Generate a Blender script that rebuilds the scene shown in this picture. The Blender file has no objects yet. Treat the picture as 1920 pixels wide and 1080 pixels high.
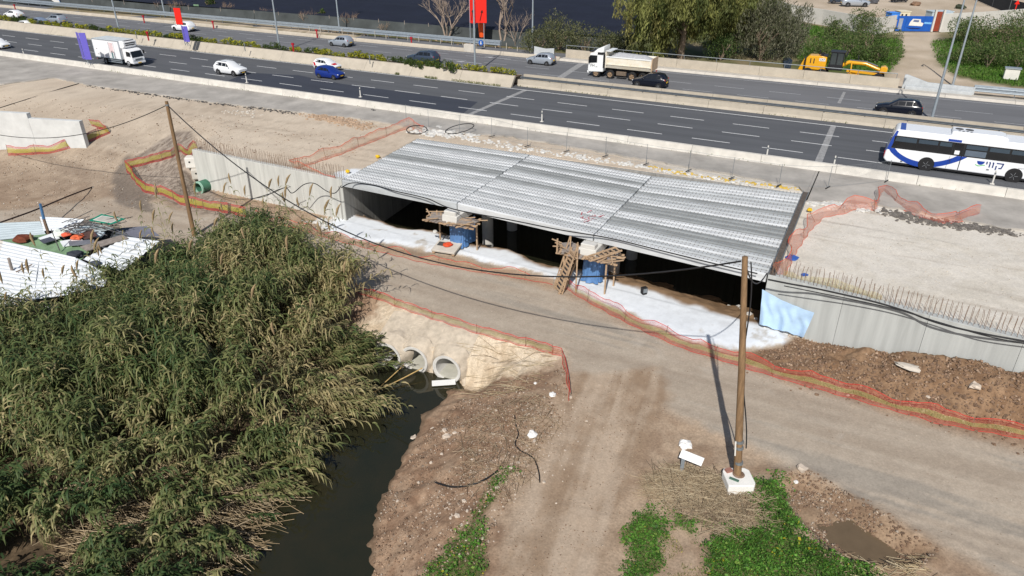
import bpy, bmesh, math, random
import numpy as np
from mathutils import Vector, Matrix
random.seed(7); RNG = np.random.default_rng(11)
S = bpy.context.scene
COL = S.collection
# ------------------------------------------------------------------ camera
CH = 23.0; PITCH = math.radians(28.0); FPX = 1350.0
cam_d = bpy.data.cameras.new('camera'); cam = bpy.data.objects.new('camera', cam_d); COL.objects.link(cam)
cam.location = (0, 0, CH); cam.rotation_euler = (math.radians(90) - PITCH, 0, 0)
cam_d.sensor_width = 36; cam_d.lens = FPX / 1920 * 36; cam_d.clip_end = 6000; cam_d.clip_start = .1
S.camera = cam
# ------------------------------------------------------------------ sky, sun, exposure
SUN_EL = math.radians(43.0); SUN_TO = Vector((2.5, 11.0, 0)).normalized()      # the way shadows fall
W = bpy.data.worlds.new('World'); S.world = W; W.use_nodes = True
nt = W.node_tree; nt.nodes.clear()
sky = nt.nodes.new('ShaderNodeTexSky'); sky.sky_type = 'NISHITA'; sky.sun_disc = False
sky.sun_elevation = SUN_EL; sky.sun_rotation = math.atan2(-SUN_TO.x, -SUN_TO.y)
sky.air_density = 1.0; sky.dust_density = 1.2; sky.ozone_density = 1.0
bg = nt.nodes.new('ShaderNodeBackground'); bg.inputs[1].default_value = 0.075
wo = nt.nodes.new('ShaderNodeOutputWorld')
nt.links.new(sky.outputs[0], bg.inputs[0]); nt.links.new(bg.outputs[0], wo.inputs[0])
sun_d = bpy.data.lights.new('sun', 'SUN'); sun = bpy.data.objects.new('sun', sun_d); COL.objects.link(sun)
sun_d.energy = 4.2; sun_d.angle = math.radians(.53); sun_d.color = (1, .955, .89)
sd = Vector((SUN_TO.x * math.cos(SUN_EL), SUN_TO.y * math.cos(SUN_EL), -math.sin(SUN_EL)))
sun.rotation_euler = sd.to_track_quat('-Z', 'Y').to_euler(); sun.location = (-20, -60, 90)
S.view_settings.view_transform = 'Standard'; S.view_settings.look = 'None'
S.view_settings.exposure = 0.0; S.view_settings.gamma = 1.0
try: S.view_settings.use_curve_mapping = False
except Exception: pass
S.cycles.max_bounces = 6; S.cycles.transparent_max_bounces = 16
S.cycles.diffuse_bounces = 3; S.cycles.glossy_bounces = 3
# ------------------------------------------------------------------ layout helpers
CP, SP = math.cos(PITCH), math.sin(PITCH)
def ray(x, y):
    b = (y - 540) / FPX
    return Vector(((x - 960) / FPX, CP - b * SP, -SP - b * CP))
def at(x, y, z=0.0):
    d = ray(x, y); t = (z - CH) / d.z
    return Vector((d.x * t, d.y * t, z))
U = 3.5                       # level of the highway above the service road
TH = math.radians(27.3)
EX = Vector((math.cos(TH), -math.sin(TH), 0)); NX = Vector((math.sin(TH), math.cos(TH), 0))
HW0 = Vector((0, 70.65, 0)); HROT = -TH
def hw(a, v, z=U):
    p = HW0 + EX * a + NX * v; return Vector((p.x, p.y, z))
def hwc(p):
    d = Vector((p[0], p[1], 0)) - HW0; return d.dot(EX), d.dot(NX)
# ------------------------------------------------------------------ materials
MATS = {}
def lin(r, g, b):
    f = lambda c: (c / 255 / 12.92) if c / 255 <= .04045 else ((c / 255 + .055) / 1.055) ** 2.4
    return (f(r), f(g), f(b))
def M(name, col, rough=.8, metal=0.0, var=.18, scale=2.0, bump=0.0, bscale=30.0, spec=.35, col2=None, stretch=None, attr=None, trans=0, detail=6):
    if name in MATS: return MATS[name]
    m = bpy.data.materials.new(name); m.use_nodes = True; n = m.node_tree.nodes; l = m.node_tree.links
    b = n['Principled BSDF']
    b.inputs['Roughness'].default_value = rough; b.inputs['Metallic'].default_value = metal
    b.inputs['Specular IOR Level'].default_value = spec
    tc = n.new('ShaderNodeTexCoord'); oi = n.new('ShaderNodeObjectInfo')
    mp = n.new('ShaderNodeMapping')
    if stretch: mp.inputs['Scale'].default_value = stretch
    l.new(tc.outputs['Object'], mp.inputs['Vector'])
    mul = n.new('ShaderNodeMath'); mul.operation = 'MULTIPLY'; mul.inputs[1].default_value = 37.0
    l.new(oi.outputs['Random'], mul.inputs[0])
    if attr:
        at_ = n.new('ShaderNodeAttribute'); at_.attribute_name = attr; src = at_.outputs['Color']
    else: src = None
    if var > 0 or col2 or src:
        nz = n.new('ShaderNodeTexNoise'); nz.noise_dimensions = '4D'
        nz.inputs['Scale'].default_value = scale; nz.inputs['Detail'].default_value = detail; nz.inputs['Roughness'].default_value = .62
        l.new(mp.outputs[0], nz.inputs['Vector']); l.new(mul.outputs[0], nz.inputs['W'])
        mr = n.new('ShaderNodeMapRange'); mr.inputs['From Min'].default_value = .3; mr.inputs['From Max'].default_value = .7
        l.new(nz.outputs['Fac'], mr.inputs['Value'])
        if src:
            hv = n.new('ShaderNodeMapRange'); hv.inputs['From Min'].default_value = .3; hv.inputs['From Max'].default_value = .7
            hv.inputs['To Min'].default_value = 1 - var; hv.inputs['To Max'].default_value = 1 + var
            l.new(nz.outputs['Fac'], hv.inputs['Value'])
            vm = n.new('ShaderNodeVectorMath'); vm.operation = 'SCALE'
            l.new(src, vm.inputs[0]); l.new(hv.outputs[0], vm.inputs['Scale']); l.new(vm.outputs[0], b.inputs['Base Color'])
        else:
            mx = n.new('ShaderNodeMix'); mx.data_type = 'RGBA'
            c1 = col if col2 else tuple(c * (1 - var) for c in col); c2 = col2 if col2 else tuple(min(1, c * (1 + var)) for c in col)
            mx.inputs[6].default_value = (*c1, 1); mx.inputs[7].default_value = (*c2, 1)
            l.new(mr.outputs[0], mx.inputs[0]); l.new(mx.outputs[2], b.inputs['Base Color'])
    else: b.inputs['Base Color'].default_value = (*col, 1)
    if bump > 0:
        n2 = n.new('ShaderNodeTexNoise'); n2.inputs['Scale'].default_value = bscale; n2.inputs['Detail'].default_value = 4
        l.new(mp.outputs[0], n2.inputs['Vector'])
        bp = n.new('ShaderNodeBump'); bp.inputs['Strength'].default_value = bump; bp.inputs['Distance'].default_value = .03
        l.new(n2.outputs['Fac'], bp.inputs['Height']); l.new(bp.outputs[0], b.inputs['Normal'])
    if trans:
        b.inputs['Transmission Weight'].default_value = 0
        ts = n.new('ShaderNodeBsdfTranslucent'); ad = n.new('ShaderNodeMixShader'); ad.inputs[0].default_value = trans
        out = n['Material Output']; l.new(b.outputs[0], ad.inputs[1]); l.new(ts.outputs[0], ad.inputs[2]); l.new(ad.outputs[0], out.inputs[0])
        if b.inputs['Base Color'].links: l.new(b.inputs['Base Color'].links[0].from_socket, ts.inputs[0])
        else: ts.inputs[0].default_value = (*col, 1)
    MATS[name] = m; return m
def mesh_net(name, col, dens=.5, cell=.06):
    """safety mesh: square holes cut by the cells of a grid laid along the UV map (metres)"""
    if name in MATS: return MATS[name]
    m = bpy.data.materials.new(name); m.use_nodes = True; n = m.node_tree.nodes; l = m.node_tree.links
    b = n['Principled BSDF']; b.inputs['Base Color'].default_value = (*col, 1); b.inputs['Roughness'].default_value = .6
    uv = n.new('ShaderNodeUVMap'); sx = n.new('ShaderNodeSeparateXYZ'); l.new(uv.outputs[0], sx.inputs[0])
    outs = []
    for k in (0, 1):
        d = n.new('ShaderNodeMath'); d.operation = 'DIVIDE'; d.inputs[1].default_value = cell; l.new(sx.outputs[k], d.inputs[0])
        f = n.new('ShaderNodeMath'); f.operation = 'FRACT'; l.new(d.outputs[0], f.inputs[0])
        g = n.new('ShaderNodeMath'); g.operation = 'LESS_THAN'; g.inputs[1].default_value = 1 - math.sqrt(1 - dens); l.new(f.outputs[0], g.inputs[0]); outs.append(g)
    mx = n.new('ShaderNodeMath'); mx.operation = 'MAXIMUM'; l.new(outs[0].outputs[0], mx.inputs[0]); l.new(outs[1].outputs[0], mx.inputs[1])
    tr = n.new('ShaderNodeBsdfTransparent'); ms = n.new('ShaderNodeMixShader')
    l.new(mx.outputs[0], ms.inputs[0]); l.new(tr.outputs[0], ms.inputs[1]); l.new(b.outputs[0], ms.inputs[2]); l.new(ms.outputs[0], n['Material Output'].inputs[0])
    MATS[name] = m; return m
# ------------------------------------------------------------------ object helpers
def tag(o, label=None, cat=None, group=None, kind=None):
    if label: o['label'] = label
    if cat: o['category'] = cat
    if group: o['group'] = group
    if kind: o['kind'] = kind
    return o
def thing(name, label, cat, loc=(0, 0, 0), rz=0.0, group=None):
    o = bpy.data.objects.new(name, None); COL.objects.link(o); o.empty_display_size = .2
    o.location = loc; o.rotation_euler = (0, 0, rz); return tag(o, label, cat, group)
def link_mesh(name, me, mat=None, parent=None):
    o = bpy.data.objects.new(name, me); COL.objects.link(o)
    if mat and not me.materials: me.materials.append(mat)
    if parent: o.parent = parent
    return o
class MB:
    def __init__(s): s.v = []; s.f = []
    def add(s, vs, fs):
        k = len(s.v); s.v += [tuple(p) for p in vs]; s.f += [tuple(i + k for i in f) for f in fs]; return s
    def box(s, c, d, rz=0.0, mat=None):
        x, y, z = d[0] / 2, d[1] / 2, d[2] / 2
        P = [Vector(p) for p in ((-x, -y, -z), (x, -y, -z), (x, y, -z), (-x, y, -z), (-x, -y, z), (x, -y, z), (x, y, z), (-x, y, z))]
        R = mat if mat is not None else Matrix.Rotation(rz, 3, 'Z')
        return s.add([R @ p + Vector(c) for p in P], [(0, 3, 2, 1), (4, 5, 6, 7), (0, 1, 5, 4), (1, 2, 6, 5), (2, 3, 7, 6), (3, 0, 4, 7)])
    def bar(s, a, b, w, h=None, up=Vector((0, 0, 1))):
        a, b = Vector(a), Vector(b); d = b - a; L = d.length
        if L < 1e-6: return s
        d.normalize(); sd_ = d.cross(up)
        if sd_.length < 1e-4: sd_ = d.cross(Vector((1, 0, 0)))
        sd_.normalize(); u = sd_.cross(d); R = Matrix((d, sd_, u)).transposed()
        return s.box((a + b) / 2, (L, w, h or w), mat=R)
    def tube(s, pts, r, n=6, cap=True):
        pts = [Vector(p) for p in pts]; rs = r if isinstance(r, (list, tuple)) else [r] * len(pts)
        base = len(s.v); vs = []; fs = []; prev = None
        for i, p in enumerate(pts):
            d = (pts[min(i + 1, len(pts) - 1)] - pts[max(i - 1, 0)])
            if d.length < 1e-7: d = Vector((0, 0, 1))
            d.normalize()
            a = d.cross(Vector((0, 0, 1)) if abs(d.z) < .95 else Vector((1, 0, 0))) if prev is None else prev - d * prev.dot(d)
            if a.length < 1e-5: a = d.orthogonal()
            a.normalize(); prev = a; b = d.cross(a)
            for k in range(n):
                t = 2 * math.pi * k / n; vs.append(p + (a * math.cos(t) + b * math.sin(t)) * rs[i])
        for i in range(len(pts) - 1):
            for k in range(n):
                fs.append((i * n + k, i * n + (k + 1) % n, (i + 1) * n + (k + 1) % n, (i + 1) * n + k))
        if cap: fs.append(tuple(range(n))[::-1]); fs.append(tuple((len(pts) - 1) * n + k for k in range(n)))
        return s.add(vs, fs)
    def prism(s, poly, y0, y1, axis='y'):
        """poly of (x,z) pushed from y0 to y1 (axis y), or of (x,y) pushed in z (axis z), or of (y,z) pushed in x"""
        n = len(poly)
        g = {'y': lambda p, t: (p[0], t, p[1]), 'z': lambda p, t: (p[0], p[1], t), 'x': lambda p, t: (t, p[0], p[1])}[axis]
        vs = [g(p, y0) for p in poly] + [g(p, y1) for p in poly]
        fs = [tuple(range(n)), tuple(range(2 * n - 1, n - 1, -1))] + [(i, i + n, (i + 1) % n + n, (i + 1) % n) for i in range(n)]
        return s.add(vs, fs)
    def cyl(s, a, b, r, n=16): return s.tube([a, b], r, n)
    def lathe(s, prof, c, axis='y', n=20):
        """prof: (radius, offset along the axis)"""
        vs = []; fs = []; m = len(prof)
        for k in range(n):
            t = 2 * math.pi * k / n
            for (r, o) in prof:
                u, w = r * math.cos(t), r * math.sin(t)
                vs.append((c[0] + u, c[1] + o, c[2] + w) if axis == 'y' else ((c[0] + o, c[1] + u, c[2] + w) if axis == 'x' else (c[0] + u, c[1] + w, c[2] + o)))
        for k in range(n):
            for i in range(m - 1):
                fs.append((k * m + i, k * m + i + 1, ((k + 1) % n) * m + i + 1, ((k + 1) % n) * m + i))
        return s.add(vs, fs)
    def mesh(s, name):
        me = bpy.data.meshes.new(name); me.from_pydata(s.v, [], s.f)
        bm = bmesh.new(); bm.from_mesh(me); bmesh.ops.recalc_face_normals(bm, faces=bm.faces); bm.to_mesh(me); bm.free(); return me
    def build(s, name, mat, parent=None, smooth=0, bevel=0.0, seg=1):
        me = s.mesh(name)
        if smooth:
            me.polygons.foreach_set('use_smooth', [True] * len(me.polygons))
            me.set_sharp_from_angle(angle=math.radians(smooth))
        o = link_mesh(name, me, mat, parent)
        if bevel:
            b = o.modifiers.new('bevel', 'BEVEL'); b.width = bevel; b.segments = seg; b.limit_method = 'ANGLE'
        return o
def copy_tree(o, parent=None):
    c = o.copy(); COL.objects.link(c)
    if parent: c.parent = parent
    for ch in o.children: copy_tree(ch, c)
    return c
def np_mesh(name, V, Fq, smooth=False, col=None, n=4, uv=None):
    me = bpy.data.meshes.new(name); V = np.asarray(V, np.float32); Fq = np.asarray(Fq, np.int32)
    me.vertices.add(len(V)); me.vertices.foreach_set('co', V.ravel())
    nf = len(Fq); me.loops.add(nf * n); me.loops.foreach_set('vertex_index', Fq.ravel())
    me.polygons.add(nf); me.polygons.foreach_set('loop_start', np.arange(nf, dtype=np.int32) * n)
    try: me.polygons.foreach_set('loop_total', np.full(nf, n, np.int32))
    except Exception: pass
    if smooth: me.polygons.foreach_set('use_smooth', np.ones(nf, bool))
    me.update(calc_edges=True)
    if col is not None:
        a = me.color_attributes.new('Col', 'FLOAT_COLOR', 'POINT')
        c4 = np.ones((len(V), 4), np.float32); c4[:, :np.asarray(col).shape[1]] = col; a.data.foreach_set('color', c4.ravel())
    return me
def text_part(name, body, size, mat, parent, mtx, thick=.004):
    c = bpy.data.curves.new(name, 'FONT'); c.body = body; c.size = size; c.extrude = thick; c.align_x = 'CENTER'; c.align_y = 'CENTER'
    t = bpy.data.objects.new(name, c); COL.objects.link(t)
    dg = bpy.context.evaluated_depsgraph_get(); me = bpy.data.meshes.new_from_object(t.evaluated_get(dg))
    bpy.data.objects.remove(t); me.name = name; me.transform(mtx)
    me.materials.clear(); return link_mesh(name, me, mat, parent)
# numpy noise
def vnoise(X, Y, seed=0):
    xi = np.floor(X).astype(np.int64); yi = np.floor(Y).astype(np.int64); xf = X - xi; yf = Y - yi
    def h(a, b):
        n = (a * 374761393 + b * 668265263 + seed * 982451653) & 0x7fffffff
        n = (n ^ (n >> 13)) * 1274126177 & 0x7fffffff; return ((n ^ (n >> 16)) & 0xffff) / 65535.0
    u = xf * xf * (3 - 2 * xf); v = yf * yf * (3 - 2 * yf)
    return (h(xi, yi) * (1 - u) + h(xi + 1, yi) * u) * (1 - v) + (h(xi, yi + 1) * (1 - u) + h(xi + 1, yi + 1) * u) * v
def fbm(X, Y, sc, oct=4, seed=0):
    r = 0; a = .5; tot = 0
    for o in range(oct):
        r = r + a * vnoise(X * sc + 17.3 * o, Y * sc - 9.1 * o, seed + o); tot += a; a *= .55; sc *= 2.03
    return r / tot
def sstep(a, b, x):
    t = np.clip((x - a) / (b - a), 0, 1); return t * t * (3 - 2 * t)
def sdist(poly, X, Y):
    """signed distance to a polygon, negative inside"""
    P = [(p[0], p[1]) for p in poly]; D = np.full(X.shape, 1e9); ins = np.zeros(X.shape, bool)
    for i in range(len(P)):
        ax, ay = P[i]; bx, by = P[(i + 1) % len(P)]; ex, ey = bx - ax, by - ay
        t = np.clip(((X - ax) * ex + (Y - ay) * ey) / (ex * ex + ey * ey + 1e-12), 0, 1)
        D = np.minimum(D, np.hypot(X - ax - t * ex, Y - ay - t * ey))
        c = ((ay > Y) != (by > Y)) & (X < (bx - ax) * (Y - ay) / (by - ay + 1e-12) + ax); ins ^= c
    return np.where(ins, -D, D)
def pxpoly(pts, z=0.0): return [at(x, y, z) for x, y in pts]
# ================================================================== GROUND
DFP = [at(640, 338, U), at(857, 381, U), at(1114, 440, U), at(1440, 516, U)]
DBP = [at(783, 259, U), at(995, 289, U), at(1223, 329, U), at(1505, 361, U)]
FRX = [-400, -60, -28.9, DFP[0].x, DFP[3].x, 26.0, 60, 400]
FRY = [270, 79.5, 63.3, DFP[0].y, DFP[3].y, 31.0, 9.5, -150]
def tline(X, Y): return (Y - np.interp(X, FRX, FRY)) * .872
DECK = [(p.x, p.y) for p in (DFP[0], DFP[3], DBP[3], DBP[0])]
WZ = -2.3
PIPE_N = Vector((-.40, -.917, 0)).normalized(); PIPE_S = Vector((-PIPE_N.y, PIPE_N.x, 0))
PIPES = [at(727, 668, -1.6), at(777, 675, -1.6), at(838, 692, -1.6)]
WATER = pxpoly([(700, 685), (770, 690), (800, 712), (838, 722), (835, 745), (795, 790), (752, 860), (722, 930), (700, 1000), (690, 1090), (640, 1300), (250, 1300),
                (380, 1080), (440, 980), (540, 860), (600, 790), (640, 720), (680, 690)], WZ)
TRACK = pxpoly([(1070, 700), (1230, 690), (1260, 740), (1215, 830), (1180, 900), (1155, 1000), (1140, 1090), (1130, 1250), (850, 1250), (930, 1090), (960, 960), (1010, 870), (1060, 790)])
SROAD = pxpoly([(-500, 470), (0, 395), (200, 375), (430, 400), (620, 447), (880, 505), (1035, 540), (1280, 655), (1500, 725), (1750, 800), (1980, 860), (2300, 960),
                (2300, 1300), (1900, 1090), (1700, 985), (1480, 880), (1380, 830), (1230, 760), (1060, 700), (1050, 660), (870, 615), (670, 540), (520, 500), (330, 455), (0, 470), (-500, 560)])
WHITE = pxpoly([(640, 395), (665, 385), (735, 400), (800, 420), (870, 440), (960, 458), (1040, 485), (1120, 500), (1240, 515), (1340, 540), (1420, 560), (1440, 590), (1480, 632), (1470, 645), (1385, 655),
                (1280, 632), (1180, 585), (1110, 560), (1040, 522), (985, 505), (880, 480), (800, 468), (740, 455), (680, 450), (600, 428)])
SOILR = pxpoly([(1385, 660), (1470, 650), (1500, 628), (1620, 645), (1760, 675), (1920, 690), (2100, 700), (2100, 860), (1920, 820), (1750, 785), (1550, 728), (1400, 682)])
CLOV = [pxpoly([(1195, 950), (1240, 945), (1250, 1000), (1240, 1060), (1200, 1110), (1160, 1110), (1180, 1000)], -.1),
        pxpoly([(1262, 960), (1320, 985), (1300, 1015), (1262, 990)], -.1),
        pxpoly([(1330, 1015), (1420, 985), (1410, 905), (1480, 895), (1462, 935), (1500, 985), (1540, 1030), (1600, 1060), (1700, 1120), (1330, 1120)], -.1),
        pxpoly([(790, 1060), (850, 1010), (905, 985), (915, 940), (940, 905), (970, 900), (975, 915), (940, 945), (925, 985), (915, 1040), (905, 1110), (770, 1110)], -1.0)]
PUD = pxpoly([(1550, 985), (1600, 975), (1660, 1025), (1655, 1045), (1610, 1045), (1565, 1010)], -.45)
DITCH = pxpoly([(1460, 900), (1510, 890), (1580, 930), (1660, 980), (1740, 1030), (1700, 1060), (1600, 1050), (1540, 1010), (1480, 950)])
WING = [at(-120, 246, 2.4), at(158, 262, 2.4)]
def smin(a, b, k):
    h = np.clip(.5 + .5 * (b - a) / k, 0, 1); return b * (1 - h) + a * h - k * h * (1 - h)
def pipe_q(X, Y, P):
    dx, dy = X - P.x, Y - P.y
    return dx * PIPE_S.x + dy * PIPE_S.y, -(dx * PIPE_N.x + dy * PIPE_N.y)      # sideways, into the bank
def height(X, Y, carve=True):
    X = np.asarray(X, float); Y = np.asarray(Y, float)
    t = tline(X, Y); v = (X - HW0.x) * NX.x + (Y - HW0.y) * NX.y
    up = sstep(.05, .4, t)
    # the ramp that climbs to the upper level west of the wing wall
    L = sstep(-28.6, -30.5, X)
    ramp = sstep(-9, 9, t + (fbm(X, Y, .08, 3, 4) - .5) * 3)
    upper = (U - .15) * (up * (1 - L) + ramp * L)
    # enclosed gravel hollow beside the wall end
    z = upper
    # stream channel under the deck
    dk = sdist(DECK, X, Y); a = fbm(X, Y, .35, 4, 9) - .5
    s_in = np.minimum(1, sstep(.0, -.5, dk))
    rt_ = sstep(4, 8, X)
    edge = t - 1.4 + .8 * rt_ - a * 2.4
    zch = -2.6 * sstep(0, 2.6 + 4.5 * rt_, edge) + a * .25 * sstep(0, .5, edge)
    under = sstep(.25, -.02, dk)
    z = z * (1 - under) + zch * under
    # lower ground
    low = (t <= .05) | (dk < .2)
    wd = sdist(WATER, X, Y)
    n1 = fbm(X, Y, .5, 5, 2) - .5
    wd = wd + ((fbm(X, Y, .55, 4, 88) - .5) * 1.3 + (fbm(X, Y, 2.2, 3, 89) - .5) * .35) * sstep(2.5, .2, np.abs(wd)) * sstep(-8.5, -6.5, X) * sstep(34.8, 33.8, Y)
    bank = WZ + .06 + np.where(wd > 0, .40 * wd + n1 * .5 * np.clip(wd, 0, 1), -.8 * (1 - np.exp(wd)))
    # steep face round the pipe mouths
    q, d = pipe_q(X, Y, PIPES[1])
    near = sstep(6.0, 4.2, np.abs(q)) * sstep(-1.6, -.3, d)
    face = np.where(d < .05, WZ - .2, np.where(d < .5, WZ - .2 + (d - .05) / .45 * 1.66, -.84 + (d - .5) * .42))
    face = face + n1 * .35 * (np.abs(d - .2) > .4) * sstep(0, .6, d)
    bank = bank * (1 - near) + face * near
    kd = sdist(TRACK, X, Y); rd = sdist(SROAD, X, Y)
    flat = np.maximum(sstep(1.5, -.3, kd) * sstep(-1.2, 1.0, wd), sstep(1.2, -.2, rd) * sstep(.2, 1.6, d + 3 * (np.abs(q) > 6)))
    zl = smin(bank, n1 * .25 - .05, .6)
    zl = zl * (1 - flat) + (n1 * .10) * flat
    zl = np.where(wd < .1, np.minimum(bank, -.1), zl)
    # ruts: wheel lines of the track, tread edges of the road
    ut = (X - Y * .32) + .6 * np.sin(Y * .12)
    zl = zl - .07 * sstep(.3, -.6, kd) * (np.exp(-((np.mod(ut + .3, 2.1) - 1.05) / .28) ** 2)) * fbm(X, Y, .3, 3, 71) * 1.6
    zl = zl + .05 * sstep(.8, 0, np.abs(rd + .3)) * (fbm(X, Y, 1.1, 3, 72) - .3)
    zl = zl + .025 * (fbm(X, Y, 3.2, 3, 73) - .5)
    # soil heap against the right wall
    sr = sdist(SOILR, X, Y)
    zl = zl + sstep(.3, -2.5, sr) * (sstep(15, 29, X) * 2.0 + .25 + (fbm(X, Y, .9, 5, 5) - .5) * .9)
    # ditch with puddle at the lower right
    dd = sdist(DITCH, X, Y); pd = sdist(PUD, X, Y)
    zl = zl - .45 * sstep(.35, -.5, dd) - .36 * sstep(.7, -.5, pd + n1 * .8) + .22 * np.exp(-((dd - .35) / .4) ** 2) * fbm(X, Y, 1.2, 3, 8)
    for c in CLOV: zl = zl + .12 * sstep(.2, -.6, sdist(c, X, Y))
    w = sdist(WHITE, X, Y); wm = sstep(.3, -.6, w); zl = zl * (1 - wm) + (.05 + .10 * n1) * wm
    rough = fbm(X, Y, 1.6, 4, 21) - .5
    zl = zl + rough * (.10 + .22 * sstep(7, 4, wd) * sstep(0, .5, wd) * sstep(-8.5, -6.5, X)) * (1 - flat) * (1 - .85 * wm)
    lowm = (1 - sstep(-.12, .05, t)) * (1 - L * ramp)
    z = np.where(dk < 0, z, z * 1.0 + zl * lowm)
    z = z + (1 - lowm) * (dk > .2) * ((fbm(X, Y, .5, 4, 31) - .5) * .14) * sstep(-1, -9, v)
    # flat shelf below the highway
    z = np.where(v > -11, np.minimum(z, z * 0 + U - .18), z)
    far = sstep(33, 36, v); z = z * (1 - far) + (U - .06 + (fbm(X, Y, .05, 3, 40) - .5) * .5) * far
    if carve:
        for P in PIPES:
            q, d = pipe_q(X, Y, P)
            z = np.where((np.abs(q) < .80) & (d > -.35) & (d < 2.6), WZ - .35, z)
    return z
def axis_pts(f0, f1, df, lo, hi, g=1.035):
    a = list(np.arange(f0, f1 + 1e-6, df)); s = df; x = a[-1]
    while x < hi: s *= g; x += s; a.append(x)
    s = df; x = a[0]; pre = []
    while x > lo: s *= g; x -= s; pre.append(x)
    return np.array(pre[::-1] + a)
gx = axis_pts(-34, 31, .13, -1500, 1500); gy = axis_pts(18, 58, .13, -40, 2500)

GX, GY = np.meshgrid(gx, gy); GZ = height(GX, GY); GZU = height(GX, GY, False)
def hza(X, Y):
    X = np.clip(X, gx[0], gx[-2]); Y = np.clip(Y, gy[0], gy[-2])
    i = np.clip(np.searchsorted(gx, X) - 1, 0, len(gx) - 2); j = np.clip(np.searchsorted(gy, Y) - 1, 0, len(gy) - 2)
    u = (X - gx[i]) / (gx[i + 1] - gx[i]); v = (Y - gy[j]) / (gy[j + 1] - gy[j])
    return (GZU[j, i] * (1 - u) + GZU[j, i + 1] * u) * (1 - v) + (GZU[j + 1, i] * (1 - u) + GZU[j + 1, i + 1] * u) * v
def hz(x, y): return float(hza(np.array([x]), np.array([y]))[0])
def hit(px, py, dz=0.0):
    """the point of the ground seen at a pixel of the photograph"""
    d = ray(px, py); t = np.linspace(10, 260, 2600); C = Vector((0, 0, CH))
    X, Y, Z = d.x * t, d.y * t, CH + d.z * t
    k = int(np.argmax(Z - hza(X, Y) <= dz)); k = max(k, 1)
    ta, tb = t[k - 1], t[k]
    for _ in range(14):
        m = .5 * (ta + tb)
        if CH + d.z * m - hz(d.x * m, d.y * m) <= dz: tb = m
        else: ta = m
    return Vector((d.x * tb, d.y * tb, CH + d.z * tb - dz))
def ground_colour(X, Y):
    t = tline(X, Y); v = (X - HW0.x) * NX.x + (Y - HW0.y) * NX.y
    a_ = (X - HW0.x) * EX.x + (Y - HW0.y) * EX.y
    n0 = fbm(X, Y, .25, 5, 50); n1 = fbm(X, Y, 1.3, 5, 51); n2 = fbm(X, Y, 5.0, 3, 52)
    st = fbm(a_ * .09, v * 1.3, 1.0, 4, 53)                   # wheel streaks along the road
    C = np.zeros(X.shape + (3,))
    def put(w, c, c2=None, m=None):
        nonlocal C
        c = np.array(c, float)
        if c2 is not None: c = c + (np.array(c2, float) - c) * m[..., None]
        C = C * (1 - w[..., None]) + c * w[..., None]
    one = np.ones(X.shape)
    put(one, (.29, .21, .15), (.40, .31, .23), sstep(.3, .7, n1))                         # bare brown earth
    # upper sandy fill
    upm = np.maximum(sstep(-.1, .2, t), 0)
    put(upm, (.49, .415, .335), (.60, .525, .435), sstep(.25, .75, n0 * .6 + n1 * .4))
    put(upm * sstep(8, 16, X), (.575, .545, .49), (.66, .635, .59), sstep(.3, .7, n0 * .5 + n1 * .5))
    put(upm * sstep(.60, .72, st) * .35, (.30, .25, .2))
    # dark churned ramp at the left
    rm = np.exp(-((t + 1.5) / 6.5) ** 2) * sstep(-27, -32, X)
    put(rm * .7, (.26, .215, .175), (.42, .355, .285), sstep(.35, .65, st * .7 + n1 * .3))
    # service road
    rd = sdist(SROAD, X, Y) + (n1 - .5) * 1.2
    put(sstep(.5, -.6, rd), (.355, .30, .245), (.46, .405, .34), sstep(.25, .75, st * .75 + n1 * .25))
    put(sstep(.2, -1.2, rd) * sstep(.56, .68, st) * .6 * sstep(-8, 4, X), (.235, .22, .20))
    put(sstep(.2, -1.2, rd) * sstep(.62, .72, n0 * .7 + n1 * .3) * .5, (.47, .43, .38))
    kd = sdist(TRACK, X, Y) + (n1 - .5) * .8
    u_ = X * .94 - Y * .34 + .25 * (Y - 25) * (Y - 25) * .01
    sk = fbm((X * .25 + Y) * .12, (X - Y * .32) * 1.5, 1.0, 4, 60)
    put(sstep(.4, -.5, kd), (.30, .22, .155), (.45, .365, .285), sstep(.3, .68, sk * .7 + n1 * .3))
    # stream banks
    wd = sdist(WATER, X, Y)
    bk = sstep(6.5, 5.0, wd + (n1 - .5) * 1.5) * (1 - sstep(.4, -.5, kd)) * sstep(1.2, -.3, -rd + .4) * (t < -.2)
    put(bk, (.225, .145, .098), (.345, .25, .178), sstep(.3, .7, n1 * .6 + n2 * .4))
    # pale bank of the culvert
    q, d = pipe_q(X, Y, PIPES[1])
    cb = sstep(7.6, 6.2, np.abs(q - 2.6) + (n1 - .5) * 3.0 + np.clip(q - 3, 0, 9) * .25 * np.clip(1.6 - d, 0, 3)) * sstep(-.7, -.1, d + (n2 - .5) * .5) * sstep(4.4, 3.6, d + (n1 - .5)) * sstep(-.6, .2, rd)
    put(cb, (.46, .375, .275), (.62, .54, .43), sstep(.3, .65, n1 * .6 + n2 * .4))
    put(sstep(.35, .0, wd) * .6, (.10, .075, .05))
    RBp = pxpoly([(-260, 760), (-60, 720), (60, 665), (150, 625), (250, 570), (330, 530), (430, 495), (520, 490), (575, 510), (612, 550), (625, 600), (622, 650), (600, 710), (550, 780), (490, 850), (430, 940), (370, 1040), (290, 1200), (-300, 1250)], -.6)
    put(sstep(.9, -.2, sdist(RBp, X, Y) + (n1 - .5) * 1.2), (.075, .055, .036), (.15, .11, .07), sstep(.4, .7, n1 * .5 + n2 * .5))      # leaf litter below the reeds, its colour darkened for shade between the clumps
    # pale cement laid before the deck
    w = sdist(WHITE, X, Y) + (n1 - .5) * 1.1 + (n0 - .5) * .8
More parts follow.
